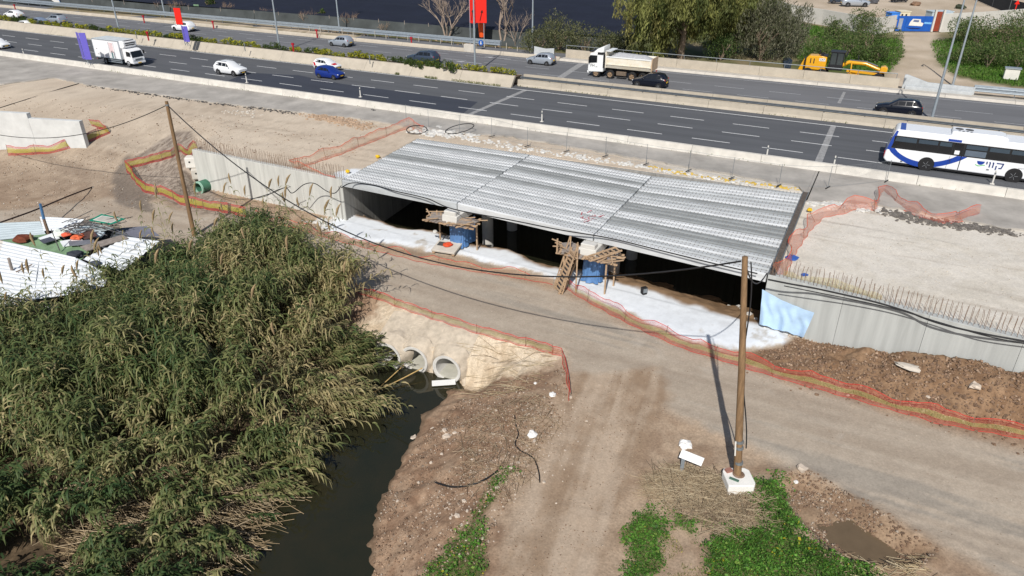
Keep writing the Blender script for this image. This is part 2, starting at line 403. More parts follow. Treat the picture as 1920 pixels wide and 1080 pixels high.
    put(sstep(.35, -.1, w), (.64, .665, .69), (.74, .775, .81), sstep(.28, .5, n0 * .5 + n1 * .5))
    put(sstep(.3, -.2, w) * sstep(.62, .74, n1 * .6 + n0 * .4) * .7, (.42, .36, .28))
    put(sstep(.9, .2, w) * sstep(-.3, .3, w) * .5, (.5, .45, .38))
    sr = sdist(SOILR, X, Y) + (n1 - .5) * .6
    sm = sstep(.1, -.1, t)
    put(sstep(.3, -.2, sr) * sm, (.185, .115, .07), (.29, .195, .125), sstep(.3, .7, n1 * .5 + n2 * .5))
    put(sstep(.25, -.2, sr) * sm * sstep(.62, .78, n2 * .6 + n1 * .4) * .6, (.12, .085, .06))
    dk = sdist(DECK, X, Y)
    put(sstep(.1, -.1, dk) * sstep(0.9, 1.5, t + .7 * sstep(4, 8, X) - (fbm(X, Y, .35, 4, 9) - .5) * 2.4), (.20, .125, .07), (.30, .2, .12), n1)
    dd = sdist(DITCH, X, Y) + (n1 - .5) * .5
    put(sstep(.8, 0, dd) * .9, (.22, .15, .10), (.31, .225, .155), sstep(.3, .7, n1))
    put(sstep(.1, -.1, sdist(PUD, X, Y)), (.13, .095, .06))
    for c in CLOV: put(sstep(.1, -.35, sdist(c, X, Y) + (n1 - .5) * 1.5) * .8, (.05, .085, .022), (.11, .13, .045), n2)
    # enclosed gravel at the wall end
    gr = sdist(pxpoly([(365, 282), (338, 280), (240, 312), (270, 355), (440, 395), (560, 400), (400, 350)], 1.0), X, Y) + (n1 - .5) * .6
    put(sstep(.3, -.3, gr), (.20, .165, .14), (.36, .31, .265), sstep(.35, .65, n2))
    gd = sdist(pxpoly([(205, 330), (240, 305), (275, 350), (285, 385), (215, 368)], .9), X, Y) + (n1 - .5) * .8
    put(sstep(.3, -.3, gd) * .85, (.13, .115, .10), (.2, .17, .15), n2)
    # beyond the highway
    f = sstep(32, 33, v)
    g = n0 * .6 + fbm(X, Y, .06, 3, 70) * .4
    put(f, (.10, .115, .045), (.22, .185, .115), sstep(.4, .62, g))
    DIRT = [pxpoly([(1680, 165), (1660, 140), (1685, 100), (1690, 65), (1680, 58), (1762, 58), (1757, 75), (1765, 120), (1790, 145), (1930, 170), (1930, 185), (1750, 170)], U),
            pxpoly([(1480, 12), (1600, 30), (1680, 50), (1770, 50), (1940, 30), (2100, 10), (2200, -60), (1400, -60)], U),
            pxpoly([(-100, 8), (480, 44), (960, 96), (1100, 104), (1100, 112), (930, 100), (480, 52), (-100, 14)], U)]
    for k, P in enumerate(DIRT):
        put(sstep(.8, -.8, sdist(P, X, Y) + (n1 - .5) * 3) * (.95 if k < 2 else .8), (.45, .375, .29), (.58, .50, .41), sstep(.3, .7, n0))
    GR = [pxpoly([(1490, 45), (1550, 55), (1610, 75), (1680, 75), (1685, 100), (1660, 135), (1560, 130), (1500, 110)], U), pxpoly([(1755, 80), (1920, 60), (2000, 100), (2000, 165), (1900, 160), (1790, 140), (1760, 110)], U)]
    for P in GR: put(sstep(.8, -.8, sdist(P, X, Y) + (n1 - .5) * 2), (.05, .12, .018), (.13, .17, .045), sstep(.35, .65, n0 * .4 + n1 * .6))
    A = np.ones(X.shape)                                     # how rough the surface is
    A = A * (1 - .45 * sstep(.3, -.8, rd)) * (1 - .35 * sstep(.3, -.8, kd)) * (1 - .4 * upm)
    A = A * (1 - .85 * sstep(.4, -.3, w))
    C = C * (0.93 + .14 * n2[..., None]) * np.array([1.02, .99, .945])
    C = np.where((sstep(.4, -.3, w) > .5)[..., None], C / np.array([1.02, .99, .945]), C)
    return np.concatenate([C, A[..., None]], -1)
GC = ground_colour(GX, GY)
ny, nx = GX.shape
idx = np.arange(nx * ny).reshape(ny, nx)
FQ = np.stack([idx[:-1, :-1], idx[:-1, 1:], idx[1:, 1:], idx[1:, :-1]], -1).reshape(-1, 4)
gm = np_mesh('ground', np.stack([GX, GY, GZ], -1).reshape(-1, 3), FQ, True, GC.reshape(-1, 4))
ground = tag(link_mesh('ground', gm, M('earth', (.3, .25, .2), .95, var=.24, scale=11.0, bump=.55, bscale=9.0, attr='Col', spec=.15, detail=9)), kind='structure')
nt_ = ground.data.materials[0].node_tree; an_ = [n for n in nt_.nodes if n.type == 'ATTRIBUTE'][0]; bn_ = [n for n in nt_.nodes if n.type == 'BUMP'][0]
mm_ = nt_.nodes.new('ShaderNodeMath'); mm_.operation = 'MULTIPLY'; mm_.inputs[1].default_value = .6; nt_.links.new(an_.outputs['Alpha'], mm_.inputs[0]); nt_.links.new(mm_.outputs[0], bn_.inputs['Strength'])
vr_ = [n for n in nt_.nodes if n.type == 'MAP_RANGE' and n.inputs['To Max'].default_value > 1.05][0]
for nm_, sg_ in (('To Min', -1), ('To Max', 1)):
    k_ = nt_.nodes.new('ShaderNodeMath'); k_.operation = 'MULTIPLY_ADD'; k_.inputs[1].default_value = sg_ * .27; k_.inputs[2].default_value = 1.0; nt_.links.new(an_.outputs['Alpha'], k_.inputs[0]); nt_.links.new(k_.outputs[0], vr_.inputs[nm_])
# water
WATM = M('stream_water', (.016, .019, .011), .04, var=.35, scale=.35, bump=.02, bscale=2.0, spec=.5, col2=(.030, .026, .013))
def sheet(name, poly, z, mat, parent=None, thick=0.0):
    mb = MB()
    if thick: mb.prism([(p[0], p[1]) for p in poly], z - thick, z, 'z')
    else: mb.add([(p[0], p[1], z) for p in poly], [tuple(range(len(poly)))])
    return mb.build(name, mat, parent)
big = [(-45, 5), (2.5, 5), (2.5, 40.2), (-12, 40.2), (-45, 40)]
wpoly = pxpoly([(655, 640), (730, 640), (800, 672), (850, 700), (880, 745), (850, 800), (800, 880), (770, 960), (760, 1100), (760, 1500), (0, 1500), (300, 1080), (400, 960), (520, 830), (600, 720)], WZ)
tag(sheet('stream', wpoly, WZ, WATM), kind='structure')
tag(sheet('puddle', pxpoly([(1450, 905), (1600, 900), (1790, 1045), (1720, 1100), (1560, 1100), (1450, 980)], -.5), -.60, M('mud_water', (.15, .108, .066), .18, var=.1, spec=.35)), kind='structure')
tag(sheet('channel_water', [(-13, 58), (17, 41.5), (24, 53), (-8, 69)], -2.25, WATM), kind='structure')
# ================================================================== HIGHWAY
ASPH = M('asphalt', lin(92, 94, 98), .88, var=.16, scale=.55, bump=.25, bscale=60, stretch=(1, 1, 1), spec=.25)
ASPH_F = M('asphalt_far', lin(112, 113, 116), .9, var=.16, scale=.4, bump=.2, bscale=60, spec=.25)
ASPH_D = M('asphalt_fresh', lin(62, 66, 76), .85, var=.10, scale=.8, bump=.25, bscale=60, spec=.3)
ASPH_O = M('asphalt_old', lin(170, 165, 158), .92, var=.26, scale=.5, bump=.35, bscale=40, spec=.2)
for mt_, sc_ in ((ASPH, (16, 1.3, 1)), (ASPH_F, (16, 1.5, 1)), (ASPH_D, (8, 1.5, 1))):      # polished wheel lines run with the road
    mp_ = [n for n in mt_.node_tree.nodes if n.type == 'MAPPING'][0]; mp_.vector_type = 'TEXTURE'; mp_.inputs['Rotation'].default_value = (0, 0, -TH); mp_.inputs['Scale'].default_value = sc_
    nz_ = [n for n in mt_.node_tree.nodes if n.type == 'TEX_NOISE'][0]; nz_.inputs['Scale'].default_value = 1.0
CONC = M('concrete', lin(196, 190, 180), .9, var=.14, scale=1.3, bump=.25, bscale=25, spec=.25)
CONC_W = M('concrete_pale', lin(222, 219, 212), .9, var=.1, scale=1.2, bump=.2, bscale=25, spec=.25)
CONC_B = M('concrete_beige', lin(182, 173, 158), .9, var=.12, scale=.9, bump=.25, bscale=20, spec=.25)
PAINT = M('road_paint', lin(225, 226, 226), .7, var=.18, scale=6)
PAINT_F = M('road_paint_worn', lin(178, 180, 182), .75, var=.25, scale=5)
GALV = M('galvanised_steel', lin(176, 186, 194), .45, .55, var=.12, scale=3)
GALV_D = M('dull_steel', lin(140, 146, 150), .5, .5, var=.15, scale=3)
DARK = M('dark_gap', (.02, .02, .02), .9, var=0)
def strip(name, a0, a1, v0, v1, z, mat, parent=None, n=1):
    mb = MB()
    for i in range(n):
        p, q = a0 + (a1 - a0) * i / n, a0 + (a1 - a0) * (i + 1) / n
        mb.add([hw(p, v0, z), hw(q, v0, z), hw(q, v1, z), hw(p, v1, z)], [(0, 1, 2, 3)])
    return mb.build(name, mat, parent)
near_road = tag(strip('road', -420, 190, .3, 17.2, U, ASPH), kind='structure')
far_road = tag(strip('road', -420, 190, 18.8, 34.0, U, ASPH_F), kind='structure')
slip_road = tag(strip('service_lane', -420, -8, 34.9, 39.6, U - .02, ASPH_F), kind='structure')
# fresh asphalt patch on the near lanes
def pquad(name, pts, z, mat, parent): return sheet(name, pxpoly(pts, z), z, mat, parent)
pquad('asphalt_patch', [(428, 151), (452, 141), (478, 137), (560, 141), (640, 157), (760, 173), (896, 191), (868, 213), (740, 194), (600, 175)], U + .004, ASPH_D, near_road)
JOINT = M('joint_seal', lin(150, 150, 150), .9, var=.3, scale=4)
pquad('joint_strip', [(874, 215), (884, 215.5), (990, 169), (982, 168)], U + .008, JOINT, near_road)
pquad('joint_strip', [(1527, 304), (1541, 306), (1568, 236), (1558, 234.5)], U + .008, JOINT, near_road)
pquad('joint_strip', [(1044, 145), (1056, 146.5), (1098, 119), (1086, 118)], U + .008, JOINT, far_road)
pquad('joint_strip', [(1570, 193), (1576, 194), (1586, 173), (1581, 172)], U + .008, JOINT, far_road)
dash_me = MB().add([(0, -.07, 0), (3.55, -.07, 0), (3.55, .07, 0), (0, .07, 0)], [(0, 1, 2, 3)]).mesh('lane_dash')
dash_mf = dash_me.copy(); dash_me.materials.append(PAINT); dash_mf.materials.append(PAINT_F)
def dashes(v, ph, a0, a1, me, parent, z):
    a = ph + math.ceil((a0 - ph) / 6.45) * 6.45
    while a < a1:
        o = link_mesh('lane_dash', me, None, parent); o.location = hw(a, v, z); o.rotation_euler = (0, 0, HROT); a += 6.45
dashes(11.4, 6.3, -130, 62, dash_me, near_road, U + .012)
dashes(7.95, 6.0, -130, 62, dash_me, near_road, U + .012)
dashes(4.55, 3.95, -130, 62, dash_me, near_road, U + .012)
dashes(27.9, 7.0, -150, 70, dash_mf, far_road, U + .012)
dashes(24.4, 4.0, -150, 70, dash_mf, far_road, U + .012)
dashes(31.2, 2.0, -150, -12, dash_mf, far_road, U + .012)
strip('edge_line', -420, 190, 15.15, 15.32, U + .012, PAINT, near_road)
strip('edge_line', -420, 190, 1.15, 1.27, U + .012, PAINT_F, near_road)
strip('edge_line', -420, 190, 32.9, 33.03, U + .012, PAINT_F, far_road)
strip('edge_line', -420, 190, 20.6, 20.72, U + .012, PAINT_F, far_road)
# painted arrow on the far carriageway
ar = MB()
for (x, y) in ((935, 109), (880, 117), (865, 126)):
    c = at(x, y, U + .012); a, v = hwc(c)
    pts = [(-2, -.12), (1.0, -.12), (1.0, -.45), (2.4, 0), (1.0, .45), (1.0, .12), (-2, .12)]
    ar.add([hw(a - p, v + q, U + .012) for p, q in pts], [tuple(range(7))])
ar.build('lane_arrow', PAINT_F, far_road)
# old asphalt shoulder, broken edge towards the building site
def jag(pts, z, amp, seed, step=.5):
    out = []; P = pxpoly(pts, z); r = random.Random(seed)
    for i in range(len(P) - 1):
        n = max(1, int((P[i + 1] - P[i]).length / step))
        for k in range(n):
            p = P[i].lerp(P[i + 1], k / n); out.append((p.x + r.uniform(-amp, amp), p.y + r.uniform(-amp, amp)))
    return out
edge = jag([(-900, 95), (-300, 140), (0, 158), (100, 146), (160, 158), (400, 191), (520, 205), (600, 214), (690, 224), (770, 238), (960, 256), (1200, 297), (1400, 331), (1500, 350), (1512, 378), (1560, 376), (1640, 384), (1760, 404), (1920, 432), (2300, 500), (2900, 620)], U - .05, .22, 3)
b0, b1 = hw(165, .3), hw(-300, .3)
mb = MB(); n = len(edge); top = [(p[0], p[1], U - .03) for p in edge]; low = [(p[0], p[1], U - .22) for p in edge]
back = []
for p in edge:
    a, v = hwc(p); q = hw(a, .3, U - .03); back.append(tuple(q))
mb.add(top + back + low, [(i, i + 1, n + i + 1, n + i) for i in range(n - 1)] + [(2 * n + i, 2 * n + i + 1, i + 1, i) for i in range(n - 1)])
shoulder = tag(mb.build('shoulder', ASPH_O), kind='structure')
# ---- concrete barriers: each one a thing, its cast blocks the parts
def barrier(label, a0, a1, prof, L, mat, gap=.03, name='concrete_barrier', group=None):
    t = thing(name, label, 'barrier', (0, 0, 0), 0, group)
    n = max(1, round((a1 - a0) / L)); l = (a1 - a0) / n
    me = MB().prism(prof, gap / 2, l - gap / 2, 'x').mesh('block'); me.materials.append(mat)
    for i in range(n):
        o = link_mesh('block', me, None, t); o.location = hw(a0 + i * l, 0, U - .04); o.rotation_euler = (0, 0, HROT)
    return t
barrier('pale low concrete barrier between the old shoulder and the near lanes', -150, 66, [(-.02, 0), (.62, 0), (.52, .22), (.44, .66), (.14, .66), (.06, .22)], 6, M('barrier_concrete', lin(205, 201, 193), .9, var=.16, scale=1.0, bump=.25, bscale=20, spec=.25))
barrier('sloping beige concrete planter wall of the median facing the near lanes', -156, -8.2, [(15.55, 0), (16.0, 0), (17.0, 1.12), (17.0, 1.22), (16.65, 1.22)], 7.4, CONC_B, name='planter_wall')
barrier('low beige planter wall of the median facing the far lanes', -156, -8.2, [(18.5, 0), (18.75, 0), (18.75, 1.02), (18.5, 1.02)], 7.4, CONC_B, name='planter_wall')
SOILM = M('planter_soil', (.12, .085, .055), .95, var=.3, scale=3, bump=.4)
tag(strip('median_soil', -156, -8.2, 16.95, 18.52, U + 1.0, SOILM), kind='structure')
barrier('low beige concrete median barrier with a steel rail behind it', -8.0, 62, [(16.8, 0), (17.4, 0), (17.3, .3), (17.25, .78), (17.0, .78), (16.95, .3)], 6.0, CONC_B)
barrier('low beige kerb wall on the far edge of the median', -8.0, 62, [(18.55, 0), (18.95, 0), (18.9, 1.12), (18.6, 1.12)], 6.0, CONC_B)
tag(strip('median_strip', -8.2, 190, 17.3, 18.7, U + .02, CONC_B), kind='structure')
barrier('long pale low concrete kerb along the far carriageway', -190, -10, [(33.9, 0), (34.85, 0), (34.7, .45), (34.2, .55), (34.0, .3)], 9, CONC_B)
barrier('pale low kerb below the beige boundary wall', -10, 66, [(33.9, 0), (35.6, 0), (35.6, .25), (34.1, .32)], 7, CONC)
barrier('beige concrete boundary wall with pipe rail before the yellow grader', -10, 33.4, [(36.2, 0), (36.55, 0), (36.5, 1.25), (36.25, 1.25)], 5.4, CONC_B, name='boundary_wall')
tag(strip('verge', -10, 70, 35.5, 36.3, U + .16, CONC_B), kind='structure')
# pale grey tapering concrete wall end
tw = thing('concrete_block', 'pale grey tapering concrete wall end beside the dirt track entrance', 'concrete block', hw(33.8, 36.2, U), HROT)
MB().prism([(0, 0), (7.5, 0), (7.5, .95), (2.6, 1.05), (.3, 1.75), (0, 1.7)], 0, .4).build('wall_end', M('grey_cast', lin(186, 190, 192), .9, var=.14), tw, bevel=.02)
MB().box((3.8, -.28, .3), (7, .35, .5)).build('base_block', MATS['grey_cast'], tw, bevel=.03)
# ---- guard rails
def wbeam(mb, a0, a1, v, z):
    p = [(0, -.15), (.045, -.11), (.045, -.05), (0, 0), (.045, .05), (.045, .11), (0, .15)]
    vs = [];
    for a in (a0, a1):
        for (dv, dz) in p: vs.append(hw(a, v - dv, z + dz))
    mb.add(vs, [(i, i + 7, i + 8, i + 1) for i in range(6)])
def guardrail(label, a0, a1, v, zs, z0, post=4.0, two=False, mat=GALV):
    t = thing('guardrail', label, 'guardrail')
    n = max(1, round((a1 - a0) / post)); l = (a1 - a0) / n
    for k, z in enumerate(zs):
        for i in range(0, n):
            mb = MB(); wbeam(mb, a0 + i * l, a0 + (i + 1) * l + .02, v - .02 * (i % 2) * .2, z)
            if two: wbeam(mb, a0 + i * l, a0 + (i + 1) * l, v + .45, z)
            mb.build('rail', mat, t)
    pm = MB().box((0, .06, (zs[-1] + .1 - z0) / 2), (.08, .1, zs[-1] + .1 - z0)).mesh('post'); pm.materials.append(GALV_D)
    for i in range(n + 1):
        o = link_mesh('post', pm, None, t); o.location = hw(a0 + i * l, v + .05, z0); o.rotation_euler = (0, 0, HROT)
    return t
guardrail('long double steel guard rail in front of the dark shade-net field', -190, -22, 38.6, [U + .62, U + 1.0], U - .1, 4.2, True)
guardrail('double steel guard rail beside the dirt track and green verge', 41.2, 70, 36.6, [U + .62, U + 1.0], U - .1, 4.0, True)
guardrail('single grey steel rail on short posts along the median barrier', -8.0, 62, 17.75, [U + .86], U, 4.0, False, M('weathered_rail', lin(96, 102, 108), .6, .3, var=.2))
# pipe rail on top of the boundary wall
t = thing('pipe_rail', 'thin grey pipe handrail on top of the beige boundary wall', 'handrail')
MB().tube([hw(-10 + 4.3 * i, 36.4, U + 1.75) for i in range(11)], .045, 5).build('rail', GALV_D, t)
pm = MB().tube([(0, 0, 0), (0, 0, .55)], .035, 5).mesh('post'); pm.materials.append(GALV_D)
for i in range(11): o = link_mesh('post', pm, None, t); o.location = hw(-10 + 4.3 * i, 36.4, U + 1.2)
# ---- light poles
def light_pole(x, y, label, arm=1, h=12.5, out=1):
    p = at(x, y, U); t = thing('street_lamp', label, 'street lamp', (p.x, p.y, U), HROT, 'tall grey lamp posts of the highway')
    MB().tube([(0, 0, 0), (0, 0, .3), (0, 0, h)], [.17, .15, .07], 10).build('pole', GALV, t, 60)
    MB().box((0, 0, .02), (.5, .5, .05)).build('base_plate', GALV_D, t)
    for s in ((1, -1) if arm == 2 else (out,)):
        MB().tube([(0, 0, h - .1), (0, s * .7, h + .25), (0, s * 1.6, h + .35)], .045, 6).build('arm', GALV, t, 60)
        MB().prism([(-.1, 0), (.1, .0), (.16, .1), (-.16, .1)], s * 1.5, s * 2.2).build('lamp_head', GALV_D, t).location = (0, 0, h + .3)
    return t
light_pole(226, 67, 'tall grey lamp post rising from the flowering median beside the box truck', 2)
light_pole(525, 97, 'tall grey lamp post in the median between box truck and blue hatchback', 2)
light_pole(891, 138, 'tall grey lamp post at the end of the planted median, before the red sign', 2)
light_pole(1746, 226, 'tall grey lamp post in the median behind the white and blue bus', 2)
light_pole(637, 61, 'tall grey lamp post behind the guard rail above the silver hatchback', 1, out=-1)
light_pole(310, 32, 'tall grey lamp post behind the guard rail above the red and purple signs', 1, out=-1)
light_pole(998, 95, 'tall grey lamp post beside the light grey board on the far verge', 1, out=-1)
light_pole(1786, 160, 'tall grey lamp post behind the guard rail by the dirt track', 1, out=-1)
# ================================================================== BRIDGE UNDER CONSTRUCTION
V2 = lambda p: Vector((p[0], p[1], 0))
DF = [V2(p) for p in DFP]; DB = [V2(p) for p in DBP]
NBEAM = 21
BM = [M('precast_white', lin(198, 201, 203), .95, var=.2, scale=2.2, bump=.2, bscale=25, spec=.2, stretch=(.25, 1, 1)),
      M('precast_pale', lin(176, 180, 182), .9, var=.22, scale=2.0, bump=.2, bscale=25, spec=.2, stretch=(.25, 1, 1)),
      M('precast_grey', lin(140, 144, 145), .9, var=.25, scale=1.6, bump=.25, bscale=25, spec=.2, stretch=(.3, 1, 1))]
RUST = M('rusty_rebar', (.23, .15, .105), .85, var=.3, scale=8)
STEEL = M('dark_rebar', (.10, .095, .095), .8, var=.3, scale=8)
deck = thing('bridge_deck', 'unfinished bridge deck of pale precast concrete beams laid side by side', 'bridge deck')
rb = random.Random(5)
PAT = ['10210011220110011000100', '00120221012100101001000', '10011021102220022101000']
for sp in range(3):
    A0, A1, B0, B1 = DF[sp], DF[sp + 1], DB[sp], DB[sp + 1]
    for k in range(NBEAM):
        fa, fb = k / NBEAM, (k + 1) / NBEAM
        m0 = A0.lerp(B0, (fa + fb) / 2); m1 = A1.lerp(B1, (fa + fb) / 2)
        u = (m1 - m0).normalized(); nrm = Vector((-u.y, u.x, 0)); L = (m1 - m0).length
        wd = abs((A0.lerp(B0, fb) - A0.lerp(B0, fa)).dot(nrm))
        g = .075; h = .52; c = .07
        ra, rb_ = .02 + rb.uniform(0, .06), L - .02 - rb.uniform(0, .06)
        w2 = wd / 2 - g / 2; dz = rb.uniform(-.012, .012)
        prof = [(-w2, -h), (w2, -h), (w2, -c), (w2 - .05, -.03), (w2 * .55, 0), (-w2 * .55, 0), (-w2 + .05, -.03), (-w2, -c)]
        mb = MB(); mb.prism([(q, z) for q, z in prof], ra, rb_, 'x')
        o = mb.build('beam', BM[int(PAT[sp][(NBEAM - 1 - k) % len(PAT[sp])])], deck)
        o.location = (m0.x, m0.y, U + dz); o.rotation_euler = (0, 0, math.atan2(u.y, u.x))
        st = MB()
        for row in (-.42, .42):
            x = ra + .15
            while x < rb_ - .1:
                hgt = .045 + rb.uniform(0, .03)
                st.box((x, row * w2 * 1.15, hgt / 2), (.06, .02, hgt)); x += .27
        so = st.build('stirrup_row', M('grey_stirrup', (.22, .215, .21), .8, var=.3, scale=8), o); so['kind'] = 'stuff'
# steel channel closing the right side, pale kerb outside it
t = thing('steel_channel', 'brown steel channel along the right edge of the bridge deck', 'steel channel')
a, b = DF[3] + Vector((.22, -.05, 0)), DB[3] + Vector((.25, 0, 0))
MB().bar((a.x, a.y, U - .1), (b.x, b.y, U - .1), .42, .3).build('channel', M('brown_steel', (.12, .10, .085), .8, var=.35, scale=6), t)
for s in (-1, 1):
    d = (b - a).normalized(); q = Vector((-d.y, d.x, 0)) * .2 * s
    MB().bar((a.x + q.x, a.y + q.y, U + .06), (b.x + q.x, b.y + q.y, U + .06), .04, .14).build('flange', GALV_D, t)
# ---- retaining walls
WALLM = M('cast_wall', lin(196, 196, 190), .9, var=.2, scale=1.1, bump=.12, bscale=8, spec=.25, stretch=(2.2, 2.2, .16))
WALLG = M('cast_wall_grey', lin(180, 183, 181), .9, var=.17, scale=1.0, bump=.12, bscale=8, spec=.25, stretch=(2.0, 2.0, .13))
BOARD = M('board_marked_concrete', lin(150, 148, 143), .9, var=.25, scale=1.2, bump=.3, bscale=10, stretch=(3, 3, .12))
def wall_run(label, pts, zb, zt, th, mat, panel, name='retaining_wall', dow=0, dmat=None, dh=1.1):
    """panels of a cast wall along a line; thickness goes to the left of the running direction"""
    t = thing(name, label, 'wall')
    k = 0
    for i in range(len(pts) - 1):
        a, b = V2(pts[i]), V2(pts[i + 1]); L = (b - a).length; u = (b - a) / L; q = Vector((-u.y, u.x, 0)); n = max(1, round(L / panel)); l = L / n
        for j in range(n):
            p = a + u * (j * l)
            z1 = zt(p + u * l / 2) if callable(zt) else zt
            o = MB().prism([(.006, zb), (l - .006, zb), (l - .006, z1), (.006, z1)], 0, th).build('panel', mat, t, bevel=.012)
            o.location = (p.x, p.y, 0); o.rotation_euler = (0, 0, math.atan2(u.y, u.x))
        if dow:
            r = random.Random(k + 3)
            dm = [MB().tube([(0, 0, -.05), (r.uniform(-.04, .04), r.uniform(-.04, .04), dh * .5), (r.uniform(-.09, .09), r.uniform(-.07, .07), dh * r.uniform(.75, 1.05))], .012, 4).mesh('rebar') for _ in range(6)]
            for m in dm: m.materials.append(dmat or RUST)
            x = .15
            while x < L:
                for row in (.12, th - .12):
                    p = a + u * (x + r.uniform(-.04, .04)) + q * row
                    o = link_mesh('rebar', r.choice(dm), None, t); z1 = zt(p) if callable(zt) else zt
                    o.location = (p.x, p.y, z1); o.rotation_euler = (0, 0, r.uniform(0, 6.28))
                x += dow
        k += 1
    return t
wall_l = wall_run('pale concrete retaining wall with rusty rebar on top, left of the bridge', [(-28.9, 63.2), (DF[0].x, DF[0].y)], -.9, U + .03, .5, WALLM, 4.5, dow=.24)
wall_r = wall_run('long grey concrete retaining wall with rusty rebar on top, right of the bridge', [(DF[3].x, DF[3].y), (26.0, 31.0), (38, 23.4)], -.9, U + .03, .5, WALLG, 4.4, dow=.24)
wall_run('board-marked concrete abutment under the left end of the bridge deck', [(DF[0].x + .05, DF[0].y), (DB[0].x + .05, DB[0].y)], -2.8, U - .55, .45, BOARD, 1.4, 'abutment')
wall_run('concrete abutment under the right end of the bridge deck', [(DB[3].x, DB[3].y), (DF[3].x, DF[3].y)], -2.8, U - .55, .4, BOARD, 1.4, 'abutment')
wall_run('concrete end wall at the back of the dark channel under the deck', [(DB[0].x, DB[0].y), (DB[3].x, DB[3].y)], -2.8, U - .2, .3, BOARD, 4, 'abutment')
# wing wall far left, its top falling towards the ramp
def wz(p): return 5.5 - (p.x - WING[0].x) / (WING[1].x - WING[0].x) * 1.5
wall_run('pale concrete wing wall on the far left beside the churned dirt ramp', [(WING[0].x, WING[0].y), (WING[1].x, WING[1].y)], .5, wz, .5, M('wing_concrete', lin(206, 208, 207), .9, var=.12, scale=.8, bump=.15), 5.0, 'wing_wall')
